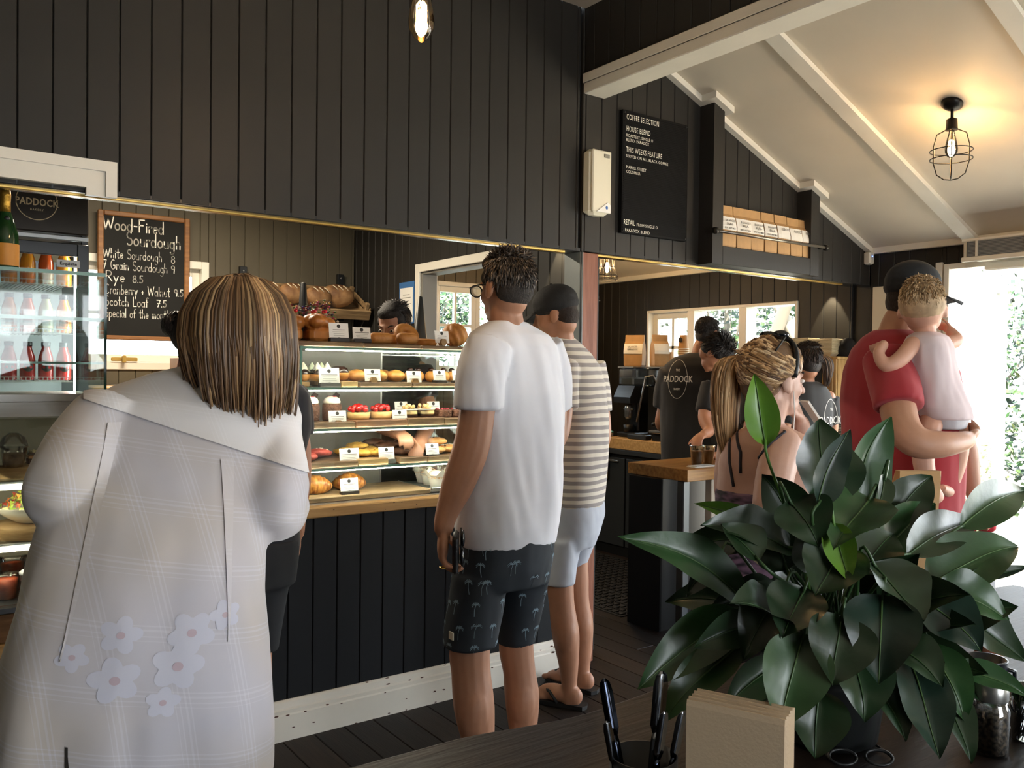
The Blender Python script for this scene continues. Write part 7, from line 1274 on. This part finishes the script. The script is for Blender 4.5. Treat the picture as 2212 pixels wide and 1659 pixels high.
g = G(); shortcap(g, d['head'], fr, .96, .99); vox('hair', g, .008, M('dark_brown_hair', '#2a1f18'), t, 2)
S, F, U = fr; hc = Vector(d['head']); cp = thing('cap', hc, 'dark navy cap with yellow badge worn by the man in red', 'cap'); mC2 = M('navy_cap', '#14181d', .8)
g = G(); g.ell(hc+F*-.012+U*.060, (.090, .106, .088), 22, 13, (S, F, U)); g.ell(hc+F*-.012+U*.04, (.091, .107, .05), 22, 10, (S, F, U)); vox('crown', g, .006, mC2, cp, 2)
g = G(); rs = [[hc+S*(x*.080)+F*(.075+yy*.125*(1-.45*x*x))+U*(.036-.024*x*x-.022*yy) for yy in (0, .35, .7, 1)] for x in [i/8-1 for i in range(17)]]; g.rings(rs, False, False, None, False); br = g.mk('brim', mC2, cp, True); q_ = br.modifiers.new('solid', 'SOLIDIFY'); q_.thickness = .003
G().box(-.015, -.002, -.012, .015, .002, .012, .001).xf(Matrix.Translation(hc+F*.088+U*.075) @ Matrix.Rotation(math.atan2(-F.x, F.y), 4, 'Z')).mk('badge', M('yellow_badge', '#b8a54c', .7), cp)
# baby
t, d = person('baby', 'fair haired baby in pale pink dress held against the man in red'); t.location.z = .0; fr = frame((RC*.55+FC*.83), .0); sk = skin('baby', '#cf9f88')
g = G(); slices(g, d['dress'], d['face'], -.015)
for k in ('armL', 'armR', 'legL', 'legR', 'footL', 'footR', 'neck'): limb(g, d[k], 12)
S, F, U = fr; hc = Vector(d['head']); g.ell(hc+U*.012-F*.008, (.076, .090, .080), 18, 12, (S, F, U)); g.ell(hc+F*.03-U*.035, (.058, .052, .050), 14, 10, (S, F, U)); g.ell(hc+F*.082-U*.02, (.011, .012, .010), 8, 6, (S, F, U))
for q in (-1, 1): g.ell(hc+S*q*.074-U*.012, (.009, .017, .022), 10, 7, (S, F, U))
for k, dr in (('armL', -RC*.3-UP*.2+FC*.5), ('armR', FC*.6+UP*.3)): hand(g, d[k][-1][:3], dr, FC if k == 'armL' else -RC, (.5, .5, .4), .5, 1)
for k in ('footL', 'footR'):
    e_ = Vector(d[k][-1][:3]); d_ = (e_-Vector(d[k][0][:3])).normalized()
    for j in range(5): g.ell(e_+d_*.012+d_.cross(UP)*(.014-.007*j), (.006, .006, .006), 7, 5)
vox('body', g, .0055, sk, t, 3)
g = G(); slices(g, d['dress'], d['face'], .006); vox('dress', g, .008, M('pale_pink_cotton', '#d3c3c6', .9), t, 4, folds(.010, 16, 5, 8., 1.)); g = G(); L2 = [[*q[:3], q[3]*.92, q[4]*.95] for q in d['dress'][-2:]]; L2.append([L2[-1][0], L2[-1][1], L2[-1][2]-.035, L2[-1][3]*.8, L2[-1][4]*.8]); slices(g, L2, d['face']); vox('nappy_cover', g, .008, M('pale_grey_cloth', '#c2c2c8', .9), t, 3, folds(.006, 20, 12, 2.))
g = G(); g.ell(hc+U*.020-F*.018, (.078, .088, .078), 18, 12, (S, F, U)); hb = vox('hair', g, .006, M('fine_blonde', '#b59a78', .7, var=.15, vscale=40), t, 2); pa = tufts(hc, fr, 1200, .014, .92, .975, .04, 9); strands('hair_tufts', hb, pa, pick(['#a88c68', '#bea27c', '#cdb490', '#97805e'], len(pa), 2), mHAIR, .0016, 3)['kind'] = 'stuff'
e = Vector(PD['man_red']['armL'][-1][:3]); o = vox('red_bundle', G().ell(e+RC*.02-UP*.09, (.05, .04, .035)).ell(e+RC*.05-UP*.11, (.04, .04, .03)).ell(e-RC*.02-UP*.12, (.03, .03, .03)), .007, M('bright_red_cloth', '#b81f2c', .8), None, 3, folds(.008, 30, 30, 1.), base=e-UP*.15); tag(o, 'crumpled bright red cloth in the lower hand of the man in red', 'cloth')
bp = Vector((2.215, 1.25, .761)); o = fixn(G().rings([[bp+RC*(x+sh_)+FC*y*k_+UP*z for x, y in ((-.055, -.04), (.055, -.04), (.062, 0), (.055, .04), (-.055, .04), (-.062, 0))] for z, sh_, k_ in ((0, 0, 1), (.02, .0, 1.05), (.30, .02, 1.0), (.40, .035, .55), (.43, .04, .3))]).mk('paper_bag', mKRAFT, None, base=bp)); tag(o, 'tall brown paper bag standing on the table behind the pot plant', 'paper bag')
# ---------------------------------------------------------------- staff
mTEE = M('black_staff_tee', '#1c1b1b', .85, sheen=.15); mLOGO = M('white_screen_print', '#d9d6ce', .8)
def logo(t_, o, d, cx, cz, rx, ry, sz, face):
    tree = bvh(o); f = Vector((face[0], face[1], 0)).normalized(); e = f.cross(UP); c0 = Vector(d['shirt'][3][:3])
    vs_, fs_ = ringband(rx, ry, .0032); p = proj(vs_, (c0.x, c0.y, cz)+e*cx if False else Vector((c0.x, c0.y, cz))+e*cx, e, UP, f, tree, .003); mk('logo_oval', p, fs_, mLOGO, o)
    for s, z, q in (('PADDOCK', -.02, sz), ('THE', .055, sz*.35), ('BAKERY', -.075, sz*.3)):
        vs_, fs_ = text_geo(s, q, 'CENTER', .0006, .72); mk('logo_lettering', proj([(v[0], v[1]+z) for v in vs_], Vector((c0.x, c0.y, cz))+e*cx, e, UP, f, tree, .003), fs_, mLOGO, o)
def staffer(key, label, fr, hs, skn, hair, folds_=None):
    t, d = person(key, label); g = G(); slices(g, d['shirt'], d['face'], -.02); slices(g, d['pants'], d['face'], -.02)
    for k in ('armL', 'armR', 'neck'): limb(g, d[k])
    head(g, d['head'], fr, hs); f = Vector((d['face'][0], d['face'][1], 0))
    for k in ('armL', 'armR'): q = Vector(d[k][-1][:3])-Vector(d[k][-2][:3]); hand(g, d[k][-1][:3], q, -UP, (.4, .5, .4), .95, 1 if k == 'armR' else -1)
    vox('body', g, .0075, skn, t, 3); sh = tee('staff_t_shirt', t, d, mTEE, .01, folds(.005, 9, 3.5, len(label)), .004); g = G(); slices(g, d['pants'], d['face'], .006); vox('trousers', g, .011, M('black_trousers', '#17171a', .85), t, 3)
    g = G(); shortcap(g, d['head'], fr, hs*.98, hair[1]); hb = vox('hair', g, .007, M(hair[0], hair[2], .7, var=.3, vscale=50, bump=.4, bscale=140), t, 2)
    pa = tufts(d['head'], fr, 1000, hair[3], hs*.98, hair[1]*1.0, hair[4], len(label), (0, 0, 0), .2 if hair[4] > .1 else .06); strands('hair_tufts', hb, pa, pick(hair[5], len(pa), 3), mHAIR, .0017, 3)['kind'] = 'stuff'
    q = d['pants'][-1]; s_ = Vector((f.y, -f.x, 0))
    for sg in (-1, 1):
        a = Vector((q[0], q[1], 0))+s_*.07*sg; g = G(); foot(g, a, f, 1.1); vox('shoe', g, .009, mBLACK, t, 2)
    return t, d, sh, hb
t, d, sh, hb = staffer('barista_tall', 'tall barista with cropped dark hair in a black logo T-shirt at the window', frame(RC*.72+FC*.55, -.05), .97, skin('tan', '#ab7a5e'), ('cropped_hair', .985, '#221a15', .010, .35, ['#1d1612', '#2b211a', '#382b22'])); logo(t, sh, d, -.10, 1.40, .072, .135, .062, d['face'])
t, d, sh, hb = staffer('barista_bent', 'barista with dark short hair bending over the iced coffees', frame(RC*.45+FC*-.25-UP*.55, -.3), .95, skin('fair', '#b98263'), ('black_short_hair', 1.06, '#1a1615', .03, .4, ['#181413', '#241e1b'])); pa = tufts(d['head'], frame(RC*.45+FC*-.25-UP*.55, -.3), 900, .045, .95, 1.03, .5, 8); strands('hair_tufts', hb, pa, pick(['#181413', '#241e1b', '#302824'], len(pa), 1), mHAIR, .002, 3)['kind'] = 'stuff'
t, d, sh, hb = staffer('barista_pony', 'waitress with dark streaked ponytail in a black logo T-shirt', frame(-RC*.6+FC*.75, -.1), .93, skin('fair', '#b98263'), ('dark_swept_hair', 1.02, '#241c18', .034, .02, ['#241c18', '#3a2c22', '#4d3a2b', '#2c221c'])); logo(t, sh, d, .10, 1.19, .075, .12, .060, d['face'])
pc = [Vector(q) for q in d['pony']]; cc = crv([V4(q, 1) for q in pc], 4); rnd = random.Random(5); pa = []
for i in range(260):
    a = rnd.uniform(0, 6.28); r_ = math.sqrt(rnd.random()); pa.append([Vector(v[:3])+RC*math.cos(a)*r_*(.012+.022*math.sin(PI*min(1, k/len(cc)+.1)))+FC*math.sin(a)*r_*.025 for k, v in enumerate(cc)][:rnd.randint(len(cc)-4, len(cc))])
strands('ponytail', hb, pa, pick(['#2a201a', '#3d2e23', '#5a4330', '#7d6042', '#33271f'], len(pa), 2), mHAIR, .003, 4)['kind'] = 'stuff'
fr = frame(-RC*.35-FC*.93, -.35); t, d, sh, hb = staffer('staff', 'dark haired staff member peering down behind the pastry case', fr, .95, skin('fair3', '#a5765c'), ('black_tied_hair', 1.02, '#171312', .034, .02, ['#141010', '#1f1917', '#2a211d'])); eyes(t, d['head'], fr, .95, '#241812')
# peace lily leaves: blade base, blade tip, width, facing (0 upright .. 1 flat), kind
LEAVES = [[1.24, 0.952, 1.323, 1.239, 0.98, 1.448, 0.062, 0, "b"],
 [1.321, 0.891, 1.219, 1.363, 0.926, 1.37, 0.131, 0.1, "d"],
 [1.44, 0.903, 1.196, 1.526, 0.894, 1.37, 0.107, 0.1, "m"],
 [1.244, 0.848, 1.231, 1.32, 0.845, 1.355, 0.061, 0.3, "s"],
 [1.388, 0.843, 1.234, 1.229, 0.809, 1.168, 0.124, 0.4, "m"],
 [1.456, 0.856, 1.265, 1.386, 0.819, 1.205, 0.039, 0, "d"],
 [1.228, 0.979, 1.043, 1.002, 1.059, 1.173, 0.083, 0.3, "m"],
 [1.312, 1.02, 1.176, 1.214, 1.092, 1.204, 0.035, 0.3, "b"],
 [1.278, 0.921, 1.143, 1.113, 0.979, 1.196, 0.089, 0.5, "d"],
 [1.368, 0.979, 1.153, 1.332, 1.032, 1.258, 0.092, 0.2, "d"],
 [1.23, 0.895, 1.235, 1.228, 0.834, 1.168, 0.1, 0.3, "d"],
 [1.637, 0.809, 1.162, 1.887, 0.79, 1.224, 0.081, 0.3, "m"],
 [1.519, 0.806, 1.071, 1.726, 0.744, 1.13, 0.111, 0.3, "m"],
 [1.491, 0.889, 1.107, 1.661, 0.867, 1.2, 0.099, 0.3, "m"],
 [1.488, 0.83, 1.123, 1.752, 0.825, 1.171, 0.083, 0.4, "d"],
 [1.317, 0.794, 1.138, 1.306, 0.701, 1.062, 0.123, 0.6, "d"],
 [1.408, 0.763, 1.074, 1.443, 0.675, 0.998, 0.095, 0.4, "s"],
 [1.191, 0.957, 1.034, 1.001, 1.018, 0.922, 0.088, 0.4, "m"],
 [1.227, 0.894, 1.09, 1.111, 0.89, 0.988, 0.09, 0.3, "d"],
 [1.172, 0.945, 0.987, 1.016, 0.981, 0.873, 0.073, 0.4, "m"],
 [1.174, 0.821, 1.037, 1.094, 0.802, 0.91, 0.109, 0.1, "g"],
 [1.292, 0.761, 1.095, 1.214, 0.717, 0.982, 0.115, 0.4, "s"],
 [1.349, 0.742, 0.98, 1.288, 0.661, 0.867, 0.086, 0.3, "s"],
 [1.406, 0.725, 0.947, 1.386, 0.663, 0.833, 0.062, 0.2, "d"],
 [1.453, 0.729, 0.957, 1.528, 0.636, 0.915, 0.046, 0.5, "m"],
 [1.526, 0.764, 1.041, 1.608, 0.678, 0.948, 0.082, 0.4, "d"],
 [1.48, 0.773, 1.077, 1.567, 0.684, 1.032, 0.09, 0.5, "m"],
 [1.573, 0.767, 1.078, 1.722, 0.722, 1.093, 0.03, 0.4, "d"],
 [1.217, 1.026, 1.119, 1.125, 1.029, 1.056, 0.049, 0.3, "d"],
 [1.165, 0.904, 1.139, 1.138, 0.961, 1.195, 0.082, 0.4, "d"],
 [1.283, 0.819, 1.164, 1.178, 0.807, 1.097, 0.106, 0.4, "d"],
 [1.264, 0.833, 1.202, 1.232, 0.781, 1.118, 0.053, 0.2, "b"],
 [1.185, 0.862, 1.046, 1.072, 0.884, 1.089, 0.096, 0.5, "d"],
 [1.223, 0.786, 1.066, 1.157, 0.758, 0.977, 0.11, 0.4, "d"],
 [1.179, 0.865, 0.978, 1.068, 0.895, 0.909, 0.062, 0.3, "m"],
 [1.289, 0.785, 0.972, 1.277, 0.706, 0.882, 0.078, 0.3, "d"],
 [1.193, 0.805, 0.948, 1.152, 0.784, 0.856, 0.094, 0.3, "d"],
 [1.572, 0.906, 1.162, 1.67, 0.886, 1.248, 0.086, 0.2, "d"],
 [1.21, 0.846, 1.099, 1.128, 0.829, 1.034, 0.096, 0.4, "d"],
 [1.326, 0.76, 1.01, 1.334, 0.679, 0.965, 0.083, 0.4, "d"],
 [1.375, 0.85, 1.1, 1.468, 0.845, 1.164, 0.097, 0.3, "d"],
 [1.27, 0.926, 1.106, 1.253, 0.964, 1.183, 0.096, 0.3, "d"],
 [1.269, 0.852, 1.113, 1.261, 0.884, 1.203, 0.102, 0.2, "d"],
 [1.253, 0.788, 1.008, 1.216, 0.739, 0.914, 0.103, 0.3, "d"],
 [1.181, 0.914, 1.026, 1.062, 0.95, 0.999, 0.063, 0.4, "d"],
 [1.296, 1.007, 1.147, 1.179, 1.115, 1.115, 0.061, 0.4, "d"],
 [1.44, 0.801, 1.028, 1.401, 0.831, 1.1, 0.115, 0.4, "d"],
 [1.408, 0.749, 0.998, 1.404, 0.676, 0.891, 0.072, 0.3, "m"]]
# ================================================================ foreground table and what stands on it
TZ = .76
t = thing('timber_table', (1.75, .85, 0), 'dark live-edge timber table in the foreground', 'table'); mTB = Mwood('dark_table_timber', '#140d09', '#22160e', .5, 3, (1, 9, 9), .2)
g = G(); n = 60; x0, x1 = .62, 3.0; far = []; near = []
for i in range(n+1):
    x = x0+(x1-x0)*i/n; far.append((x, 1.345+.028*math.sin(x*3.1+.6)+.012*math.sin(x*9.7)+.012*noise.noise(Vector((x*6, 0, 0))))); near.append((x, .18+.02*math.sin(x*4)))
ol = far+list(reversed(near)); fixn(g.rings([[(x, y+(.012 if k < n+1 else 0), TZ-.055) for k, (x, y) in enumerate(ol)], [(x, y+(.006 if k < n+1 else 0), TZ-.02) for k, (x, y) in enumerate(ol)], [(x, y-(.006 if k < n+1 else 0), TZ-.004) for k, (x, y) in enumerate(ol)], [(x, y-(.016 if k < n+1 else -.01), TZ) for k, (x, y) in enumerate(ol)]]).mk('slab', mTB, t))
for x in (.95, 2.75):
    for y in (.35, 1.15): G().box(x-.04, y-.04, 0, x+.04, y+.04, TZ-.056, .006).mk('leg', mTB, t)
g = G(); random.seed(14)
for i in range(26):
    x, y = random.uniform(.8, 1.9), random.uniform(.75, 1.3); a = random.uniform(-.3, .3); L = random.uniform(.004, .022); w_ = random.uniform(.0008, .0022); g.add([(x-L*math.cos(a), y-L*math.sin(a), TZ+.0004), (x, y-w_, TZ+.0004), (x+L*math.cos(a), y+L*math.sin(a), TZ+.0004), (x, y+w_, TZ+.0004)], [(0, 1, 2, 3)])
g.mk('grain_cracks', M('crack_dark', '#0d0806', .9), t)['kind'] = 'stuff'
# ---- peace lily
PC = Vector((1.44, .955, TZ))
t = thing('potted_peace_lily', PC, 'large glossy peace lily in a dark pot on the foreground table', 'plant')
G().lathe([(.075, 0), (.09, .01), (.105, .12), (.108, .135), (.098, .135), (.094, .115), (.01, .112)], PC, 28).mk('pot', M('dark_glazed_pot', '#1d1f1f', .3), t, True)
def Mleaf(name, c1, c2):
    m = M(name, c1, .36, col2=c2, vscale=9, vstretch=(1, 1, 1), spec=.55, coat=.06, bump=.12, bscale=24); b = m.node_tree.nodes['Principled BSDF']
    return m
LM = {'d': Mleaf('leaf_dark', '#182c17', '#223a20'), 'm': Mleaf('leaf_mid', '#21401d', '#2d522a'), 's': Mleaf('leaf_sheen_tint', '#1c2e24', '#284034'), 'b': Mleaf('leaf_fresh', '#55812a', '#6f9a38'), 'g': Mleaf('leaf_veined', '#2f4a2b', '#43613a')}  # kind s: blue reflections painted into the leaf colour, same gloss as the rest
mRIB = M('leaf_midrib', '#4d6a3a', .4); mSTEM = M('leaf_stem', '#35512c', .4)
rnd = random.Random(31)
def leaf(b, tip, wid, facing, kind, sag=None):
    b, tip = Vector(b), Vector(tip); ax = tip-b; Ln = ax.length; axn = ax/Ln; nrm = (-FC*(1-facing)+UP*facing+Vector((rnd.uniform(-.25, .25), rnd.uniform(-.25, .25), rnd.uniform(-.15, .25)))); nrm = (nrm-axn*nrm.dot(axn)).normalized(); sd = axn.cross(nrm)
    sag = sag if sag is not None else rnd.uniform(.04, .13); N, K = 16, 8; rows = []; ph = rnd.uniform(0, 6); wav = rnd.uniform(.03, .09); up_ = UP-axn*UP.dot(axn); up_ = up_.normalized() if up_.length > .3 else nrm
    for i in range(N+1):
        u = i/N; w_ = wid*.5*(math.sin(PI*min(1, u**.72*.985+.012))**.85)*(1.0 if u < .9 else 1-.25*(u-.9)/.1); c = b+ax*u+up_*(sag*Ln*4*u*(1-u)*.55)+nrm*(.05*Ln*math.sin(u*5+ph)*u); row = []
        for k in range(K+1):
            v = k/K*2-1; row.append(c+sd*w_*v+nrm*(abs(v)**1.3*w_*.38-.004*(1-abs(v))+wav*w_*math.sin(u*13+ph+v*1.5)*abs(v)))
        rows.append(row)
    g = G().rings(rows, False, False, None, False); o = g.mk('leaf', LM[kind], t, True)
    mid = [rows[i][K//2]+nrm*.0012 for i in range(N+1)]; G().tube(mid, [.0022*(1-.75*i/N)*(wid/.1)**.5 for i in range(N+1)], 5).mk('midrib', mRIB if kind != 'd' else mSTEM, o, True)
    r0 = PC+Vector((rnd.uniform(-.045, .045), rnd.uniform(-.045, .045), .11)); m1 = r0+(b-r0)*.45+UP*.10*(b-r0).length; e1 = b-axn*.03
    pts = crv([V4(r0, 1), V4(m1, 1), V4(e1, 1), V4(b+axn*.01, 1)], 4); G().tube([p[:3] for p in pts], [.0042-.0018*i/(len(pts)-1) for i in range(len(pts))], 6).mk('petiole', mSTEM if kind != 'b' else M('fresh_stem', '#4f7a2c', .4), o, True)
for q in LEAVES: leaf(q[0:3], q[3:6], q[6], q[7], q[8], .0 if q[8] == 'b' else None)
for i in range(40):
    a = rnd.uniform(0, 6.28); el = rnd.uniform(-.1, 1.0); dr = Vector((math.cos(a)*math.cos(el), math.sin(a)*math.cos(el), math.sin(el))); r_ = rnd.uniform(.08, .17); b = PC+Vector((0, 0, .20))+dr*r_; tip = b+dr*rnd.uniform(.13, .2)+UP*rnd.uniform(-.12, .02); leaf(b, tip, rnd.uniform(.06, .09), .4, 'd')
G().tube([PC+Vector((-.09, .06, .0)), PC+Vector((-.12, .09, .012)), PC+Vector((-.16, .10, .004))], [.002, .003, .001], 5).mk('dry_stalk', M('dry_stalk', '#b3ad8c', .8), t, True)
# ---- napkins
t = thing('napkin_bundle', (1.06, .80, TZ), 'thick bundle of folded cream paper napkins standing on the table', 'napkins'); nm_ = M('cream_napkin', '#c9b294', .85, bump=.1, bscale=200); nc = Vector((1.045, .845, TZ)); nx = (RC*.86-FC*.5).normalized(); ny = nx.cross(UP)*-1
for k in range(7):
    g = G(); wv = .004*math.sin(k*2.1); o_ = nc+ny*(.0085*k-.02); rs = []
    for zz, dd in ((0.001, 0), (.08, .001), (.175+wv*.6, .0), (.184+wv*.6, .002)): rs.append([o_+nx*(-.074)+ny*(-.003+dd)+UP*zz, o_+nx*.074+ny*(-.003+dd)+UP*(zz-.0), o_+nx*(.077)+ny*dd+UP*zz, o_+nx*.074+ny*(.0042-dd)+UP*zz, o_+nx*-.074+ny*(.0042-dd)+UP*zz])
    fixn(g.rings(rs).mk('napkin', nm_, t))
# ---- cutlery in a tin
tc0 = Vector((.93, .93, TZ)); t = thing('cutlery_tin', tc0, 'dark cutlery tin at the bottom edge of the view', 'cutlery holder'); G().lathe([(.045, 0), (.05, .003), (.052, .105), (.049, .105), (.046, .006), (.002, .005)], tc0, 24).mk('tin', mBLACK, t, True)
mCUT = M('polished_cutlery', '#8a8f98', .12, metal=1.0); mCUTD = M('dark_cutlery', '#3c4250', .15, metal=1.0)
for i, (dx, dy, lx, ly, h, w_, lb) in enumerate(((-.022, .015, -.035, .03, .205, .011, 'dark table knife standing in the tin, second from left'), (.012, .012, .02, .02, .222, .013, 'tall bright serrated knife standing in the tin'), (-.030, -.012, -.03, -.01, .165, .008, 'slim steel knife at the left of the tin'), (.005, -.02, .02, -.012, .185, .009, 'steel knife standing at the front of the tin'), (.028, -.005, .03, .0, .175, .009, 'steel knife at the right of the tin'))):
    b = tc0+RC*dx+FC*dy+UP*.012; e = tc0+RC*(dx+lx)+FC*(dy+ly)+UP*h; ax = (e-b); sd = RC*.9+FC*.3; kn = thing('table_knife', b, lb, 'knife', 'cutlery in the tin'); rows = []
    for u, ww in ((0, .7), (.1, .8), (.5, .75), (.56, .6), (.62, 1.0), (.9, 1.05), (.97, .8), (1, .25)): c = b+ax*u; rows.append([c-sd*w_*ww, c-FC*.0022*(1.6 if u < .55 else .6), c+sd*w_*ww, c+FC*.0022*(1.6 if u < .55 else .6)])
    g = G(); g.rings(rows[:4]).mk('handle', mCUTD if i != 1 else mCUT, kn, True); G().rings(rows[3:]).mk('blade', mCUTD if i == 0 else mCUT, kn, True)
# ---- pepper jar, glass, pots
jp = Vector((1.63, .745, TZ)); t = thing('pepper_jar', jp, 'glass pepper jar with steel collar on the table', 'pepper shaker')
G().lathe([(.026, .003), (.029, .006), (.029, .075), (.024, .080)], jp, 22).mk('peppercorns', M('peppercorns', '#1b1715', .6, col2='#6b5d4c', vscale=150, bump=.6, bscale=240, detail=0), t, True); G().lathe([(.029, 0), (.033, .003), (.033, .082), (.028, .094), (.027, .098)], jp, 24).mk('glass', Mpane('jar_glass', (.95, .96, .95), .25), t, True); G().lathe([(.029, .0985), (.030, .101), (.030, .128), (.027, .132), (.002, .134)], jp, 22).mk('steel_top', mSTEEL, t, True)
gp = Vector((1.745, .725, TZ)); t = thing('drinking_glass', gp, 'clear drinking glass at the right edge of the table', 'glass'); G().lathe([(.028, 0), (.033, .003), (.037, .10), (.0355, .10), (.031, .006), (.002, .005)], gp, 24).mk('glass', Mpane('jar_glass'), t, True)
mp = Vector((1.86, .86, TZ)); t = thing('dark_mug', mp, 'dark navy enamel mug behind the pepper jar', 'mug'); G().lathe([(.033, 0), (.038, .003), (.039, .095), (.041, .098), (.036, .098), (.034, .006), (.002, .005)], mp, 24).mk('mug', M('navy_enamel', '#15181f', .25), t, True); G().tube([mp+RC*.038+UP*.075, mp+RC*.06+UP*.07, mp+RC*.062+UP*.04, mp+RC*.038+UP*.025], .005, 8).mk('handle', M('navy_enamel', '#15181f'), t, True)
kp = Vector((1.83, .985, TZ)); t = thing('kraft_tumbler', kp, 'tan paper tumbler standing behind the plant leaves', 'tumbler'); G().lathe([(.034, 0), (.037, .003), (.045, .125), (.043, .125), (.035, .006), (.002, .005)], kp, 24).mk('tumbler', M('tan_card', '#8f7a58', .7), t, True)
tp_ = Vector((2.12, .975, TZ)); t = thing('terracotta_pot', tp_, 'terracotta pot at the far right of the table', 'pot'); G().lathe([(.028, 0), (.036, .075), (.041, .076), (.042, .098), (.037, .098), (.034, .078), (.002, .07)], tp_, 26).mk('pot', M('terracotta', '#a5674a', .8, var=.06), t, True)
t = thing('menu_block', (2.14, 1.0, TZ+.09), 'white menu card standing in the terracotta pot', 'menu card'); c_ = tp_+Vector((.01, .012, .0)); fixn(G().rings([[c_+RC*x+FC*(y+.22*(z-.085))+UP*z for x, y in ((-.03, -.004), (.03, -.004), (.03, .004), (-.03, .004))] for z in (.085, .225)]).mk('card', M('white_menu', '#d5d8de', .5), t))
t = thing('black_spectacles', (1.40, .86, TZ), 'black spectacles lying on the table before the plant', 'spectacles'); sc0 = Vector((1.385, .85, TZ+.014))
for q in (-1, 1): n = 18; G().tube([sc0+RC*(q*.032+.024*math.cos(2*PI*i/n))+(FC*.5+UP*.35)*.024*math.sin(2*PI*i/n) for i in range(n+1)], .003, 6).mk('rim', mBLACK, t, True); G().tube([sc0+RC*q*.057, sc0+RC*q*.055+FC*.06-UP*.006, sc0+RC*q*.05+FC*.12-UP*.009], .0024, 6).mk('temple', mBLACK, t, True)
# ================================================================ greenery outside
def shrub(name, label, c, r, n, cols, ls, sd_, trunk=None, cat='shrub', grp=None):
    """a crown of separate small leaves round a twiggy stem"""
    t = thing(name, (c[0], c[1], -.12), label, cat, grp); rn = random.Random(sd_); g = G(); c = Vector(c)
    blobs = [(c+Vector((rn.uniform(-.6, .6)*r[0], rn.uniform(-.6, .6)*r[1], rn.uniform(-.7, .7)*r[2])), rn.uniform(.35, .6)) for _ in range(14)]
    for i in range(n):
        b, s = rn.choice(blobs); v = Vector((rn.gauss(0, 1), rn.gauss(0, 1), rn.gauss(0, 1))).normalized()*rn.random()**.45; p = b+Vector((v.x*r[0]*s, v.y*r[1]*s, v.z*r[2]*s)); d_ = Vector((rn.gauss(0, 1), rn.gauss(0, 1), rn.gauss(-.3, .8))).normalized(); e = d_.orthogonal().normalized(); L = ls*rn.uniform(.7, 1.4)
        if p.z < -.1: continue
        g.add([p, p+d_*L*.5-e*L*.28, p+d_*L, p+d_*L*.5+e*L*.28], [(0, 1, 2, 3)], tuple(x*rn.uniform(.7, 1.2) for x in lin(rn.choice(cols))))
    m = Mattr('outdoor_leaves', .6); g.mk('foliage', m, t)['kind'] = 'stuff'; g = G()
    g.tube([(c.x, c.y, -.12), (c.x+.05, c.y+.03, c.z*.5), (c.x, c.y, c.z+r[2]*.4)], [trunk or .04, (trunk or .04)*.8, .015], 8)
    for k in range(7): b, s = blobs[k]; g.tube([(c.x, c.y, c.z*.35+.1*k*r[2]), b], [.02, .006], 6)
    g.mk('trunk', M('pale_bark', '#7d7263', .9), t, True)
gc = ['#2a3f1a', '#3b5424', '#1f3014', '#4d6630', '#1a2911']
shrub('garden_tree', 'leafy tree outside the left part of the kitchen window', (7.6, 6.4, 1.9), (1.0, 1.2, 1.5), 5200, gc, .085, 1, .09, 'tree', 'trees outside the kitchen window'); shrub('garden_tree', 'leafy tree outside the right part of the kitchen window', (8.0, 4.9, 2.1), (1.0, 1.1, 1.6), 5200, gc, .085, 2, .08, 'tree', 'trees outside the kitchen window'); shrub('garden_tree', 'tree behind the rear kitchen window', (4.6, 8.2, 1.8), (1.2, .8, 1.4), 4200, gc, .08, 3, .08, 'tree')
shrub('hedge_bush', 'pale sunlit bush outside the open door, lower right', (7.6, 2.3, .35), (.7, .7, .55), 3600, ['#8a8f58', '#a8a66a', '#6d7a42', '#b5a878'], .05, 5, None, 'bush'); shrub('hedge_bush', 'tall sunlit bush seen through the open door', (8.6, 2.9, 1.2), (.8, .8, 1.3), 3200, gc, .07, 6, .05, 'bush'); shrub('hedge_bush', 'bush seen through the glazed door leaf', (8.4, 4.0, 1.3), (.8, .7, 1.2), 2600, gc, .07, 7, .05, 'bush')
g = G(); o = None
for nm, pts in (('bare_trunk', [(7.3, 5.9, -.12), (7.2, 5.6, 1.4), (7.0, 5.1, 2.3), (6.9, 4.7, 3.0)]), ('bare_trunk', [(7.4, 4.6, -.12), (7.3, 4.9, 1.3), (7.15, 5.3, 2.0), (7.1, 5.6, 2.6)])):
    o = G().tube(pts, [.09, .07, .06, .05], 10).mk(nm, M('pale_bark', '#7d7263'), None, True, base=(pts[0][0], pts[0][1], -.12)); tag(o, 'pale slanting trunk outside the kitchen window, leaning %s' % ('right' if pts[0][1] > 5 else 'left'), 'tree trunk')
